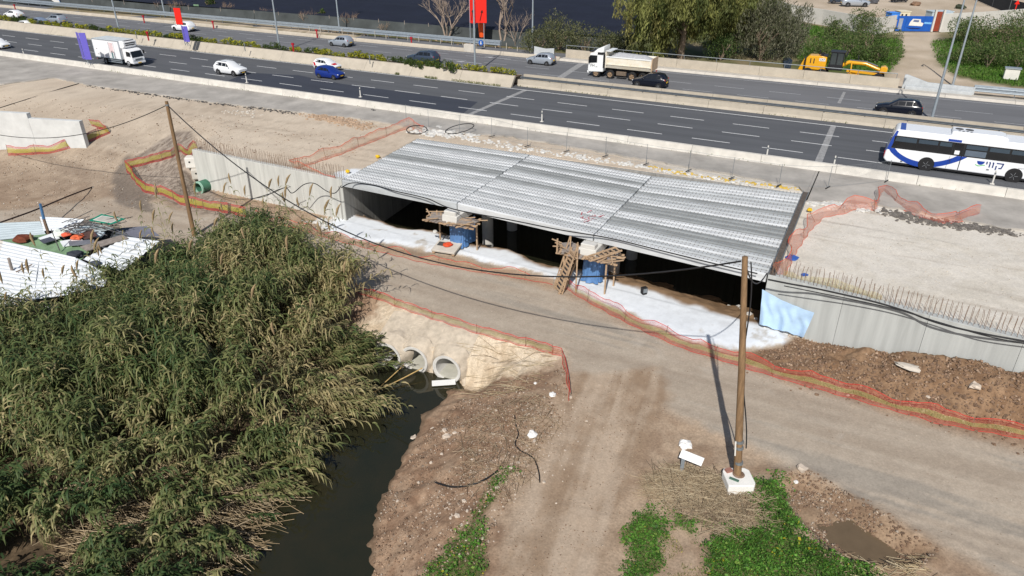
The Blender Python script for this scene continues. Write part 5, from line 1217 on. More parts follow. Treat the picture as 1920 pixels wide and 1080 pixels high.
    MB().box((x1 - .12, 0, 1.95), (.12, 2.2, 1.3), 0, Matrix.Rotation(math.radians(-12), 3, 'Y')).build('windscreen', BG, t)
bus()
# ---- refrigerated box truck
def box_truck():
    p = at(232, 120, U); t = thing('box_truck', 'white refrigerated box truck beside the purple sign', 'truck', p, HROT)
    BX = paint('box_white', (240, 241, 243)); y0, y1 = -1.15, 1.15
    MB().box((-1.2, 0, 2.1), (5.4, 2.35, 2.45)).build('cargo_box', BX, t, bevel=.03)
    MB().box((-1.2, 0, 3.335), (5.36, 2.3, .03)).build('box_roof', M('box_roof', lin(205, 212, 214), .5), t)
    e = MB()
    for y in (y0 - .03, y1 + .03):
        for z in (.92, 3.28): e.box((-1.2, y, z), (5.44, .06, .1))
        for x in (-3.9, 1.5): e.box((x, y, 2.1), (.08, .06, 2.4))
    e.build('edge_trim', GALV, t)
    # printed advert: plain stand-in blocks of the same colours
    for s in (-1, 1):
        for nm, x, w_, z, h_, c in (('print_blush', -.15, .8, 2.35, 1.3, (226, 205, 206)), ('print_grey', -.2, .34, 1.45, .95, (92, 124, 128)), ('print_dark', .22, .16, 1.4, .9, (70, 66, 84)), ('print_line', -.62, .05, 2.0, 2.1, (120, 130, 136)), ('print_line', .42, .05, 2.0, 2.1, (140, 150, 156)), ('print_mark', -3.3, .22, 2.0, .12, (150, 150, 152)), ('print_mark', -3.1, .34, 1.3, .1, (150, 150, 152))):
            MB().box((x, s * 1.178, z), (w_, .006, h_)).build(nm, M('print_%d_%d' % (c[0], c[1]), lin(*c), .4, var=.15, scale=4), t)
    # fridge unit over the cab
    MB().prism([(1.5, 2.35), (2.0, 2.3), (2.35, 2.6), (2.35, 3.2), (2.1, 3.3), (1.5, 3.3)], -1.0, 1.0).build('fridge_unit', BX, t, 30, bevel=.05, seg=2)
    for z in (2.75, 3.0): MB().box((2.35, 0, z), (.04, 1.5, .12)).build('fridge_grille', TRIM, t)
    MB().box((2.05, 0, 3.31), (.4, 1.5, .02)).build('fridge_grille', TRIM, t)
    # cab
    MB().prism([(1.75, .5), (3.35, .42), (3.45, .75), (3.4, 1.15), (3.1, 2.05), (2.7, 2.25), (1.75, 2.3)], -.98, .98).build('cab', BX, t, 30, bevel=.07, seg=2)
    d = Vector((3.37, 0, 1.22)), Vector((3.1, 0, 2.0)); nn = Vector((.95, 0, .33)) * .02
    MB().add([d[0] + nn + Vector((0, -.88, 0)), d[0] + nn + Vector((0, .88, 0)), d[1] + nn + Vector((0, .82, 0)), d[1] + nn + Vector((0, -.82, 0))], [(0, 1, 2, 3)]).build('windscreen', GLASS, t)
    for s in (-1, 1):
        MB().prism([(2.35, 1.35), (3.15, 1.35), (2.98, 1.98), (2.4, 2.0)], s * .975, s * .99).build('door_window', GLASS, t)
        MB().box((3.4, s * .72, .85), (.12, .36, .26)).build('headlight', LAMP, t, bevel=.03)
        MB().box((3.2, s * 1.15, 1.75), (.1, .16, .42)).build('mirror', TRIM, t)
        MB().bar((3.1, s * .95, 1.95), (3.2, s * 1.15, 1.9), .03).build('mirror_arm', TRIM, t)
        for x in (2.45,): wheel(t, x, s * .88, .4, .24, RIM)
        wheel(t, -2.2, s * .86, .4, .42, RIM)
        for z in (.45, .68): MB().bar((-1.5, s * 1.1, z), (1.4, s * 1.1, z), .03, .12).build('side_guard', GALV, t)
    MB().box((3.46, 0, .95), (.04, 1.1, .22)).build('grille', GALV_D, t); MB().box((3.44, 0, .52), (.12, 1.9, .22)).build('bumper', BX, t, bevel=.03); MB().box((3.51, 0, .52), (.02, .5, .12)).build('number_plate', PLATE, t)
    MB().box((-.6, 0, .68), (6.0, .8, .25)).build('chassis', TRIM, t); MB().box((-3.85, 0, .55), (.1, 2.1, .14)).build('rear_bar', GALV_D, t)
    for s in (-1, 1): MB().box((-3.9, s * .9, .62), (.05, .3, .14)).build('tail_light', TAIL, t)
box_truck()
# ---- eight wheeled dump truck
def dump_truck():
    p = at(1165, 146, U); t = thing('dump_truck', 'white eight-wheeled dump truck loaded with grey gravel', 'truck', p, HROT + math.pi)
    CW = paint('cab_white', (238, 240, 240)); BODY = M('tipper_paint', lin(222, 208, 182), .6, var=.14, scale=1.5, bump=.1, col2=lin(236, 232, 220)); DUSTY = M('dusty_tyre', lin(112, 98, 84), .95, var=.2, scale=5)
    MB().prism([(2.1, .75), (4.05, .62), (4.2, .95), (4.15, 1.75), (3.98, 2.85), (3.75, 3.0), (2.1, 3.05)], -1.22, 1.22).build('cab', CW, t, 30, bevel=.09, seg=2)
    MB().prism([(2.15, 3.0), (3.6, 3.02), (3.0, 3.5), (2.25, 3.85), (2.15, 3.85)], -1.1, 1.1).build('roof_deflector', CW, t, 30, bevel=.05)
    MB().box((3.85, 0, 3.12), (.4, 2.3, .1)).build('sun_visor', TRIM, t)
    MB().add([(4.165, -1.08, 1.75), (4.165, 1.08, 1.75), (4.03, 1.05, 2.75), (4.03, -1.05, 2.75)], [(0, 1, 2, 3)]).build('windscreen', GLASS, t).location = (.012, 0, 0)
    for s in (-1, 1):
        MB().prism([(2.95, 1.85), (4.02, 1.72), (3.92, 2.7), (2.95, 2.72)], s * 1.215, s * 1.235).build('door_window', GLASS, t)
        MB().box((2.15, s * 1.16, 2.2), (.35, .1, 1.9)).build('air_deflector', TRIM, t)
        MB().box((2.55, s * 1.23, 2.98), (.75, .03, .3)).build('shadow_panel', TRIM, t)
        MB().box((3.95, s * 1.42, 2.15), (.14, .2, .75)).build('mirror', TRIM, t, bevel=.03); MB().bar((3.9, s * 1.2, 2.6), (3.95, s * 1.42, 2.5), .04).build('mirror_arm', TRIM, t)
        MB().box((4.14, s * .92, .95), (.14, .4, .24)).build('headlight', LAMP, t, bevel=.03)
        rot = Matrix.Rotation(math.pi / 2, 4, 'X') if s < 0 else Matrix.Rotation(math.pi, 4, 'Z') @ Matrix.Rotation(math.pi / 2, 4, 'X')
        text_part('door_lettering', 'FH', .5, TRIM, t, Matrix.Translation((3.55, s * 1.235, 1.45)) @ rot); text_part('door_number', '500', .16, TRIM, t, Matrix.Translation((3.0, s * 1.235, 1.33)) @ rot)
        for x in (3.05, 1.15, -1.75, -3.1):
            w_ = wheel(t, x, s * 1.02, .53, .36 if x > 0 else .5, RIMD)
        MB().box((-.3, s * 1.0, .72), (1.3, .35, .5)).build('fuel_tank', DUSTY, t, bevel=.05)
        MB().box((3.05, s * 1.12, 1.18), (1.35, .14, .12)).build('mudguard', TRIM, t)
    MB().box((4.15, 0, 1.35), (.08, 1.9, .5)).build('grille', TRIM, t); MB().box((4.16, 0, .62), (.2, 2.35, .3)).build('bumper', CW, t, bevel=.04)
    MB().box((-.3, 0, .95), (8.2, .85, .3)).build('chassis', TRIM, t)
    # tipper body
    x0, x1, z0, z1 = -4.15, 1.75, 1.3, 2.72
    o_ = [(-1.02, z0), (1.02, z0), (1.24, z0 + .45), (1.24, z1), (1.14, z1), (1.12, z0 + .5), (.95, z0 + .1), (-.95, z0 + .1), (-1.12, z0 + .5), (-1.14, z1), (-1.24, z1), (-1.24, z0 + .45)]
    MB().prism(o_, x0, x1, 'x').build('tipper_body', BODY, t)
    MB().prism([(-1.24, z0), (1.24, z0), (1.24, z1 + .55), (-1.24, z1 + .55)], x1, x1 + .1, 'x').build('headboard', BODY, t); MB().box((x1 - .25, 0, z1 + .62), (.7, 2.4, .06)).build('cab_guard', CW, t)
    MB().prism([(-1.22, z0 + .05), (1.22, z0 + .05), (1.22, z1 + .12), (-1.22, z1 + .12)], x0 - .1, x0, 'x').build('tailgate', M('rusty_tailgate', lin(196, 170, 140), .7, var=.22, scale=2.5), t)
    for s in (-1, 1):
        MB().box(((x0 + x1) / 2, s * 1.26, z1 - .03), (x1 - x0, .09, .14)).build('top_rail', CW, t); MB().box(((x0 + x1) / 2, s * 1.25, z0 + .48), (x1 - x0, .05, .1)).build('side_rib', BODY, t)
        for x in (x0 + .08, x1 - .08): MB().box((x, s * 1.26, (z0 + z1) / 2 + .2), (.16, .08, z1 - z0 - .4)).build('corner_post', BODY, t)
    vs = []; fs = []; nx_, ny_ = 30, 12; r = random.Random(2)
    for i in range(nx_ + 1):
        for j in range(ny_ + 1):
            u, v = i / nx_, j / ny_; e = min(u, 1 - u) * 5; e = min(1, e); q = math.sin(math.pi * v)
            vs.append((x0 + .05 + (x1 - x0 - .1) * u, -1.12 + 2.24 * v, z1 - .2 + .62 * q * e * (1 - .25 * (1 - u)) + r.uniform(-.03, .03)))
    for i in range(nx_):
        for j in range(ny_): fs.append((i * (ny_ + 1) + j, (i + 1) * (ny_ + 1) + j, (i + 1) * (ny_ + 1) + j + 1, i * (ny_ + 1) + j + 1))
    MB().add(vs, fs).build('gravel_load', M('grey_gravel_load', lin(172, 174, 178), .95, var=.2, scale=8, bump=.6, bscale=18), t, 80)
    for s in (-1, 1): MB().box((x0 - .1, s * .95, 1.1), (.06, .4, .18)).build('tail_light', TAIL, t)
dump_truck()
# ---- yellow motor grader behind the boundary wall
def grader():
    p = at(1573, 152, U); p = Vector((p.x, p.y, U)) + Vector((.3, .6, 0)); t = thing('motor_grader', 'yellow motor grader with a black cab behind the boundary wall', 'grader', p, HROT + .02)
    YE = paint('machine_yellow', (226, 166, 38)); BK = M('machine_black', (.022, .022, .026), .45, var=.15)
    MB().prism([(-4.3, 1.15), (-1.9, 1.1), (-1.9, 2.75), (-2.6, 2.85), (-4.0, 2.8), (-4.3, 2.5)], -.8, .8).build('engine_hood', YE, t, 30, bevel=.08, seg=2)
    MB().box((-2.3, 0, 2.86), (.9, 1.4, .12)).build('hood_top', BK, t); MB().tube([(-2.9, .4, 2.8), (-2.9, .4, 3.4)], .08, 8).build('exhaust', BK, t); MB().tube([(-2.5, -.4, 2.8), (-2.5, -.4, 3.2)], .14, 8).build('air_cleaner', BK, t)
    MB().prism([(-5.2, .7), (-4.5, .7), (-4.35, 2.3), (-4.6, 2.3)], -.35, .35).build('ripper', YE, t, bevel=.04); MB().box((-4.42, 0, 1.8), (.12, 1.5, 1.3)).build('radiator_grille', BK, t)
    for s in (-1, 1):
        for x in (-3.75, -3.35): MB().box((x, s * .805, 2.2), (.12, .02, .6)).build('hood_louvre', BK, t)
        rot = Matrix.Rotation(math.pi / 2, 4, 'X') if s < 0 else Matrix.Rotation(math.pi, 4, 'Z') @ Matrix.Rotation(math.pi / 2, 4, 'X')
        MB().box((-2.4, s * .812, 2.42), (.72, .02, .36)).build('badge', CONC_W, t); text_part('badge_lettering', 'CAT', .3, BK, t, Matrix.Translation((-2.4, s * .826, 2.42)) @ rot)
        for x in (-3.9, -2.2): wheel(t, x, s * 1.0, .68, .4, M('yellow_rim', lin(215, 160, 40), .5, var=.1))
        wheel(t, 4.3, s * 1.0, .68, .4, MATS['yellow_rim'])
    # cab: frame posts and separate panes
    MB().box((-.75, 0, 3.42), (1.75, 1.6, .14)).build('cab_roof', BK, t, bevel=.03)
    for (x, y) in ((-1.5, -.7), (-1.5, .7), (.0, -.6), (.0, .6), (-.75, -.74), (-.75, .74)): MB().bar((x, y, 1.5), (x * .95, y, 3.4), .1).build('cab_post', BK, t)
    MB().box((-.8, 0, 1.6), (1.7, 1.5, .7)).build('cab_base', BK, t, bevel=.03); MB().box((-.9, 0, 2.2), (.5, .5, .7)).build('seat', BK, t)
    CG = M('cab_glass', (.05, .06, .06), .05, var=0, spec=.7)
    for s in (-1, 1):
        for (a, b) in ((-1.42, -.82), (-.68, -.06)): MB().box(((a + b) / 2, s * .72, 2.62), (b - a, .02, 1.4)).build('cab_pane', CG, t)
    for x in (-1.5, .0): MB().box((x, 0, 2.62), (.02, 1.2, 1.4)).build('cab_pane', CG, t)
    # arched front frame, circle, blade, front axle
    MB().tube([(-.2, 0, 1.7), (.7, 0, 2.25), (2.6, 0, 2.2), (4.2, 0, 1.65), (4.7, 0, 1.4)], [.24, .25, .22, .2, .25], 8).build('front_frame', YE, t, 60)
    MB().tube([(.7, .05, 2.45), (2.6, .05, 2.42), (4.0, .05, 2.0)], .14, 6).build('hose_bundle', BK, t)
    MB().prism([(4.3, 1.3), (5.1, 1.35), (5.15, 1.9), (4.8, 2.15), (4.35, 2.0)], -.5, .5).build('nose_block', YE, t, bevel=.07, seg=2)
    for s in (-1, 1): MB().tube([(1.0, s * .35, 2.35), (1.1, s * .75, 1.2)], .08, 8).build('lift_cylinder', YE, t); MB().bar((.6, s * .3, 1.25), (4.1, s * .15, 1.1), .16, .2).build('drawbar', YE, t)
    MB().tube([(.35, -.5, 2.2), (.15, -.45, 3.1)], .06, 6).build('mirror_post', BK, t); MB().tube([(1.7, .2, 2.3), (1.6, .2, 3.15)], .07, 6).build('lift_link', BK, t); MB().box((.3, -.75, 3.2), (.12, .3, .35)).build('mirror', BK, t); MB().box((.3, .75, 3.2), (.12, .3, .35)).build('mirror', BK, t)
    MB().lathe([(.5, 0), (.72, 0), (.72, .14), (.5, .14), (.5, 0)], (1.4, 0, .85), 'z', 24).build('turn_circle', YE, t)
    vs = []; fs = []
    for i in range(9):
        a = -.9 + 1.8 * i / 8; vs += [(1.3 - .35 * math.cos(a) + .3 * 0, -1.8, .5 + .34 * math.sin(a)), (2.0 - .35 * math.cos(a), 1.8, .5 + .34 * math.sin(a))]
    for i in range(8): fs.append((2 * i, 2 * i + 2, 2 * i + 3, 2 * i + 1))
    MB().add(vs, fs).build('blade', M('worn_blade', lin(120, 92, 70), .6, .3, var=.3), t, 60)
    MB().bar((4.3, -1.0, .7), (4.3, 1.0, .7), .22).build('front_axle', YE, t); MB().box((-3.1, 0, .8), (2.6, 1.2, .5)).build('tandem_case', YE, t, bevel=.05)
grader()
# ================================================================== PLANTS
LEAF = M('leaf', (.1, .12, .04), .6, var=.12, scale=1.5, attr='Col', spec=.3, trans=.28)
DRY = M('dry_plant', (.4, .3, .2), .85, var=.15, scale=1.5, attr='Col', spec=.2)
BARK = M('bark', lin(138, 122, 106), .9, var=.3, scale=3, bump=.4, stretch=(3, 3, .4))
def leaf_quads(P, size, asp, D=None, jit=1.0, rng=RNG):
    """small leaf faces at points P; D gives their long axis"""
    n = len(P); A = rng.normal(size=(n, 3)) if D is None else D + rng.normal(size=(n, 3)) * .45 * jit
    A /= np.linalg.norm(A, axis=1, keepdims=True) + 1e-9
    B = np.cross(A, rng.normal(size=(n, 3))); B /= np.linalg.norm(B, axis=1, keepdims=True) + 1e-9
    s = np.asarray(size).reshape(-1, 1) * np.ones((n, 1)); a, b = A * s * .5, B * s * .5 * asp
    V = np.stack([P - a, P + b * .9 - a * .1, P + a, P - b * .9 - a * .1], 1).reshape(-1, 3)
    return V, np.arange(n * 4).reshape(n, 4)
def leaf_mesh(name, P, size, asp, C, D=None, jit=1.0):
    V, F = leaf_quads(np.asarray(P, float), size, asp, D, jit); return np_mesh(name, V, F, False, np.repeat(np.asarray(C, float), 4, 0))
def mixcol(n, cols, w, rng=RNG, br=.25):
    c = np.array(cols)[rng.choice(len(cols), n, p=np.array(w) / sum(w))]; return c * (1 + rng.uniform(-br, br, (n, 1)))
def blob(n, rx, ry, rz, lobes, rng=RNG, shell=.55):
    """points spread through an uneven bush: several overlapping lobes, denser near their skin"""
    out = []
    L = [(rng.uniform(-.6, .6) * rx, rng.uniform(-.6, .6) * ry, rng.uniform(.3, .75) * rz, rng.uniform(.3, .55)) for _ in range(lobes)]
    for (x, y, z, s) in L:
        k = n // lobes; d = rng.normal(size=(k, 3)); d /= np.linalg.norm(d, axis=1, keepdims=True); r = rng.uniform(shell, 1, (k, 1)) ** .6
        out.append(np.array([x, y, z]) + d * r * np.array([rx, ry, rz]) * s)
    P = np.concatenate(out); return P[P[:, 2] > .02]
def bush_mesh(name, n, rx, ry, rz, lobes, cols, w, size=.2, asp=.5, seed=0, up=0.0):
    rng = np.random.default_rng(seed); P = blob(n, rx, ry, rz, lobes, rng); k = len(P)
    D = None if not up else np.tile([0, 0, up], (k, 1)) + P * np.array([.5 / rx, .5 / ry, 0])
    m = leaf_mesh(name, P, rng.uniform(.6, 1.2, k) * size, asp, mixcol(k, cols, w, rng), D); m.materials.append(LEAF); return m
def stems_mesh(name, n, h, spread, r, mat, seed, fork=2):
    rr = random.Random(seed); mb = MB()
    for i in range(n):
        a = rr.uniform(0, 6.28); p = Vector((rr.uniform(-.1, .1), rr.uniform(-.1, .1), 0)); d = Vector((math.cos(a) * spread, math.sin(a) * spread, 1)).normalized()
        def grow(p, d, l, r_, lev):
            q = p + d * l; mb.tube([p, (p + q) / 2 + Vector((rr.uniform(-.05, .05) * l, rr.uniform(-.05, .05) * l, 0)), q], [r_, r_ * .8, r_ * .6], 4, False)
            if lev:
                for _ in range(rr.choice((2, 3))):
                    d2 = (d + Vector((rr.uniform(-.8, .8), rr.uniform(-.8, .8), rr.uniform(-.2, .6)))).normalized(); grow(q, d2, l * rr.uniform(.55, .85), r_ * .58, lev - 1)
        grow(p, d, h * rr.uniform(.35, .5), r, fork)
    m = mb.mesh(name); m.materials.append(mat); return m
# ---- flowering median
YEL = [(.50, .47, .03), (.16, .20, .03), (.08, .12, .02)]; GRN = [(.05, .09, .02), (.08, .12, .03), (.12, .15, .04)]
fm = [bush_mesh('flowering_shrub', 420, .85, .55, .75, 5, YEL, [4, 3, 2], .17, .6, 100 + k) for k in range(4)]
gm_ = [bush_mesh('leafy_shrub', 420, .85, .55, .8, 5, GRN, [3, 3, 1], .18, .6, 120 + k) for k in range(3)]
rr = random.Random(3); a = -150.0
while a < -8.5:
    y_ = (math.sin(a * .31) + .6 * math.sin(a * .83 + 1)) > -.55
    o = link_mesh('flowering_shrub' if y_ else 'leafy_shrub', rr.choice(fm if y_ else gm_), None); s = rr.uniform(.75, 1.15)
    o.location = hw(a, 17.75 + rr.uniform(-.2, .2), U + 1.02); o.scale = (s * 1.2, s * 1.05, s * rr.uniform(.8, 1.2)); o.rotation_euler = (0, 0, HROT + rr.uniform(-.3, .3))
    if y_: tag(o, 'yellow flowering shrub in the raised median planter', 'shrub', 'yellow shrubs of the median')
    else: tag(o, 'dark green leafy shrub between yellow shrubs in the median planter', 'shrub', 'green shrubs of the median')
    a += rr.uniform(1.0, 1.5)
dm_ = bush_mesh('hanging_shrub', 600, .9, .6, 1.0, 5, GRN, [4, 2, 1], .2, .5, 131)
for (x, y, s) in ((768, 128, 1.0), (785, 131, .8), (799, 130, 1.0), (817, 133, 1.1), (842, 138, 1.2)):
    p = at(x, y, U + .75); o = link_mesh('hanging_shrub', dm_, None); o.location = p; o.scale = (s, s, s * 1.2)
    tag(o, 'dark green shrub spilling over the sloping planter wall', 'shrub', 'shrubs spilling over the planter wall')
# weeds along the foot of the median walls
P = []; rng = np.random.default_rng(5)
for (a0, a1, v, n, h) in ((-25, -8, 15.45, 1500, .3), (-8, 62, 16.8, 700, .16), (-100, -25, 15.5, 400, .12), (-60, 60, -.15, 350, .16)):
    aa = a0 + (a1 - a0) * rng.random(n) ** (1.4 if v < 16 else 1); keep = vnoise(aa * .35, aa * 0 + v, 3) > .45; aa = aa[keep]
    for q in aa: p = hw(q, v + rng.normal() * .1, U + rng.random() * h); P.append(p)
P = np.array([tuple(p) for p in P]); m_ = leaf_mesh('weeds', P, .16, .4, mixcol(len(P), [(.12, .16, .03), (.25, .24, .08), (.07, .11, .02)], [3, 2, 2]), np.tile([0, 0, 1.0], (len(P), 1)))
tag(link_mesh('weeds', m_, LEAF), 'low weeds growing along the foot of the median walls', 'weeds', kind='stuff')
# ---- clover patches
def fill_poly(poly, n, rng, edge=.0):
    xs = [p[0] for p in poly]; ys = [p[1] for p in poly]
    X = rng.uniform(min(xs) - .3, max(xs) + .3, n); Y = rng.uniform(min(ys) - .3, max(ys) + .3, n)
    k = sdist(poly, X, Y) + (fbm(X, Y, 1.3, 5, 51) - .5) * 1.5 < edge; return X[k], Y[k]
CL = [(.075, .19, .025), (.12, .27, .04), (.05, .125, .02), (.20, .30, .06)]
CLAB = ['low green clover beside the rutted track, left of the straw', 'small clover patch at the edge of the straw heap', 'lush green clover meadow beside the pole footing', 'green clover along the stream bank left of the track']
for k, poly in enumerate(CLOV):
    rng = np.random.default_rng(30 + k); A = abs(sum(poly[i].x * poly[(i + 1) % len(poly)].y - poly[(i + 1) % len(poly)].x * poly[i].y for i in range(len(poly)))) / 2
    X, Y = fill_poly(poly, int((3000 if k < 3 else 1700) * A), rng, .32 if k < 3 else .05); e_ = sdist(poly, X, Y) + (fbm(X, Y, 1.3, 5, 51) - .5) * 1.5; kk = rng.random(len(X)) < np.clip(.45 - e_ * 1.6, .04, 1) * (.45 + .8 * fbm(X, Y, 1.7, 3, 93)); X, Y = X[kk], Y[kk]; lump_ = fbm(X, Y, 2.2, 3, 90)
    Z = hza(X, Y) + .03 + rng.random(len(X)) * (.06 + .62 * np.clip(lump_ - .35, 0, 1)); n = len(X)
    D = rng.normal(size=(n, 3)); D[:, 2] *= .35
    C = mixcol(n, CL, [4, 4, 3, 1], rng) * (.55 + .9 * fbm(X, Y, .9, 4, 95))[:, None]; fl = (rng.random(n) < .03) & (fbm(X, Y, .5, 3, 96) > .55); C[fl] = (.55, .47, .03)
    m_ = leaf_mesh('clover', np.stack([X, Y, Z], 1), rng.uniform(.035, .085, n) * (1 + 1.2 * (rng.random(n) < .12)), .8, C, D, .4)
    tag(link_mesh('clover', m_, LEAF), CLAB[k], 'clover', kind='stuff')
# sparse grass round the patches
X, Y = fill_poly(pxpoly([(1190, 980), (1450, 960), (1480, 1100), (1180, 1110)]), 9000, np.random.default_rng(8)); k = fbm(X, Y, .8, 4, 7) > .52; X, Y = X[k], Y[k]; n = len(X)
m_ = leaf_mesh('grass', np.stack([X, Y, hza(X, Y) + .04], 1), .1, .25, mixcol(n, [(.12, .17, .03), (.28, .25, .1), (.5, .45, .05)], [4, 2, .4]), np.tile([0, 0, 1.0], (n, 1)))
tag(link_mesh('grass', m_, LEAF), 'sparse yellowish grass between the clover patches', 'grass', kind='stuff')
# ---- straw litter
def straw(name, label, poly, n, lmin, lmax, rad, seed, ang=None, spread=.6, lift=.05, cols=((.42, .33, .20), (.55, .46, .31), (.30, .22, .14))):
    rng = np.random.default_rng(seed); X, Y = fill_poly(poly, n * 4, rng, .1); X, Y = X[:n], Y[:n]; n = len(X)
    th = rng.uniform(0, 6.28, n) if ang is None else ang + rng.normal(size=n) * spread
    L = rng.uniform(lmin, lmax, n); Z = hza(X, Y) + rng.random(n) * lift + .015
    d = np.stack([np.cos(th), np.sin(th), rng.normal(size=n) * .06], 1) * (L / 2)[:, None]; c = np.stack([X, Y, Z], 1)
    e0, e1 = c - d, c + d; e0[:, 2] = np.maximum(e0[:, 2], hza(e0[:, 0], e0[:, 1]) + .012); e1[:, 2] = np.maximum(e1[:, 2], hza(e1[:, 0], e1[:, 1]) + .012)
    s = np.stack([-np.sin(th), np.cos(th), np.zeros(n)], 1) * rad; u = np.array([0, 0, rad * 1.3])
    V = np.stack([e0 - s, e0 + s, e0 + u, e1 - s, e1 + s, e1 + u], 1).reshape(-1, 3); b = (np.arange(n) * 6)[:, None, None]
    F = (b + np.array([[0, 2, 5, 3], [2, 1, 4, 5], [1, 0, 3, 4]])[None]).reshape(-1, 4)
    m_ = np_mesh(name, V, F, False, np.repeat(mixcol(n, list(cols), [3, 3, 2], rng), 6, 0)); return tag(link_mesh(name, m_, DRY), label, 'straw', kind='stuff')
straw('straw_heap', 'matted heap of dry reed stalks in front of the pole footing', pxpoly([(1200, 930), (1240, 880), (1330, 880), (1420, 930), (1430, 985), (1340, 1000), (1260, 950)]), 1500, .3, 1.7, .009, 1, -.25, .9, .25, ((.36, .28, .18), (.46, .38, .26), (.24, .18, .12)))
straw('straw_litter', 'dry stalks scattered over the debris slope by the stream', pxpoly([(880, 760), (1000, 730), (1060, 790), (1010, 860), (960, 950), (880, 900), (860, 800)]), 600, .2, 1.1, .009, 2, None, .5, .08, ((.34, .25, .16), (.44, .35, .24), (.24, .17, .11)))
straw('straw_litter', 'thin dry stalks lying on the pale culvert bank', pxpoly([(850, 640), (1000, 660), (1050, 690), (960, 740), (860, 720)], -.4), 120, .3, 1.6, .012, 3, -.35, .3, .05)
straw('straw_litter', 'broken stalks at the rim of the puddle ditch', pxpoly([(1580, 1040), (1720, 1040), (1740, 1100), (1600, 1100)]), 160, .3, 1.1, .012, 4, -.4, .5, .06)
# ---- giant reed
RB = pxpoly([(-260, 760), (-60, 720), (60, 665), (150, 625), (250, 570), (330, 530), (430, 495), (520, 490), (575, 510), (612, 550), (625, 600), (622, 650), (600, 710), (550, 780), (490, 850), (430, 940), (370, 1040), (290, 1200), (-300, 1250)], -.6)
def reeds(BX, BY, BZ, H, LX, LY, G, nl, rng, lw=.032, ll=(.45, .75), f0=.28):
    """canes with arching leaves; LX,LY = where the tip leans to, G = greenness"""
    n = len(BX); base = np.stack([BX, BY, BZ], 1); lean = np.stack([LX, LY, np.zeros(n)], 1); lm = np.hypot(LX, LY)
    up = np.sqrt(np.maximum(.06, 1 - np.minimum(.94, (lm / H) ** 2 * .75)))
    def stem(f):
        f = np.asarray(f); q = base[:, None, :] + lean[:, None, :] * (f ** 1.7)[..., None] * np.ones((n, 1, 1))
        q[..., 2] += (H * up)[:, None] * (f - .12 * f ** 3 * np.minimum(1, lm / H)[:, None]); return q
    fs_ = np.linspace(0, 1, 6)[None].repeat(n, 0); Q = stem(fs_); th = np.arange(3) * 2.094; rad = (.014 * (1 - .75 * fs_))[..., None, None]
    ringo = np.stack([np.cos(th), np.sin(th), np.zeros(3)], 1)[None, None]; SV = (Q[:, :, None, :] + ringo * rad).reshape(-1, 3)
    b = (np.arange(n) * 18)[:, None, None, None]; i = (np.arange(5) * 3)[None, :, None, None]; k = np.arange(3); quad = np.stack([k, (k + 1) % 3, (k + 1) % 3 + 3, k + 3], 1)[None, None]
    SF = (b + i + quad).reshape(-1, 4)
    SC = np.repeat(np.where((rng.random(n) < .5)[:, None], np.array([[.26, .22, .11]]), np.array([[.12, .14, .05]])) * rng.uniform(.7, 1.2, (n, 1)), 18, 0)
    # leaves
    f = f0 + (1.0 - f0) * (np.arange(nl)[None] + rng.random((n, nl))) / nl; p0 = stem(f).reshape(-1, 3); m = n * nl
    az = (np.arange(nl)[None] * 3.14 + rng.normal(size=(n, nl)) * .7 + rng.uniform(0, 6.28, (n, 1))).reshape(-1); o = np.stack([np.cos(az), np.sin(az), np.zeros(m)], 1)
    wind = np.repeat(lean / np.maximum(.3, H)[:, None], nl, 0); o = o * (1 - .45 * np.clip(np.linalg.norm(wind, axis=1, keepdims=True), 0, 1)) + wind * .9; o /= np.linalg.norm(o, axis=1, keepdims=True)
    L = rng.uniform(*ll, m) * np.repeat(np.clip(H / 4, .6, 1.2), nl); fr = f.reshape(-1); L = L * (1.15 - .45 * fr); rise = rng.uniform(.35, .85, m)
    rise = rise * (1 - .55 * np.clip(np.linalg.norm(wind, axis=1), 0, 1)); z = np.array([0, 0, 1.0]); pts = [p0, p0 + o * (L * .36)[:, None] + z * (L * .36 * rise)[:, None], p0 + o * (L * .70)[:, None] + z * (L * (.46 * rise - .16))[:, None], p0 + o * (L * .95)[:, None] + z * (L * (.28 * rise - .62))[:, None]]
    s = np.stack([-o[:, 1], o[:, 0], rng.normal(size=m) * .35], 1); s /= np.linalg.norm(s, axis=1, keepdims=True); W = [.7, 1.0, .7, .06]
    LV = np.stack([pts[q] + s * sg * (lw * W[q]) for q in range(4) for sg in (-1, 1)], 1).reshape(-1, 3)
    LF = (np.arange(m) * 8)[:, None, None] + np.array([[0, 1, 3, 2], [2, 3, 5, 4], [4, 5, 7, 6]])[None]
    g = np.repeat(G, nl) - .55 * (1 - fr) + rng.normal(size=m) * .16
    c1, c2, c3 = np.array([.050, .092, .030]), np.array([.165, .19, .068]), np.array([.42, .345, .18])
    g = np.clip(g, 0, 1)[:, None]; LCc = np.where(g > .5, c2 + (c1 - c2) * (g - .5) * 2, c3 + (c2 - c3) * g * 2) * rng.uniform(.75, 1.3, (m, 1))
    LC = np.repeat(LCc, 8, 0)
    return SV, SF, SC, LV, LF.reshape(-1, 4), LC, stem
rng = np.random.default_rng(77)
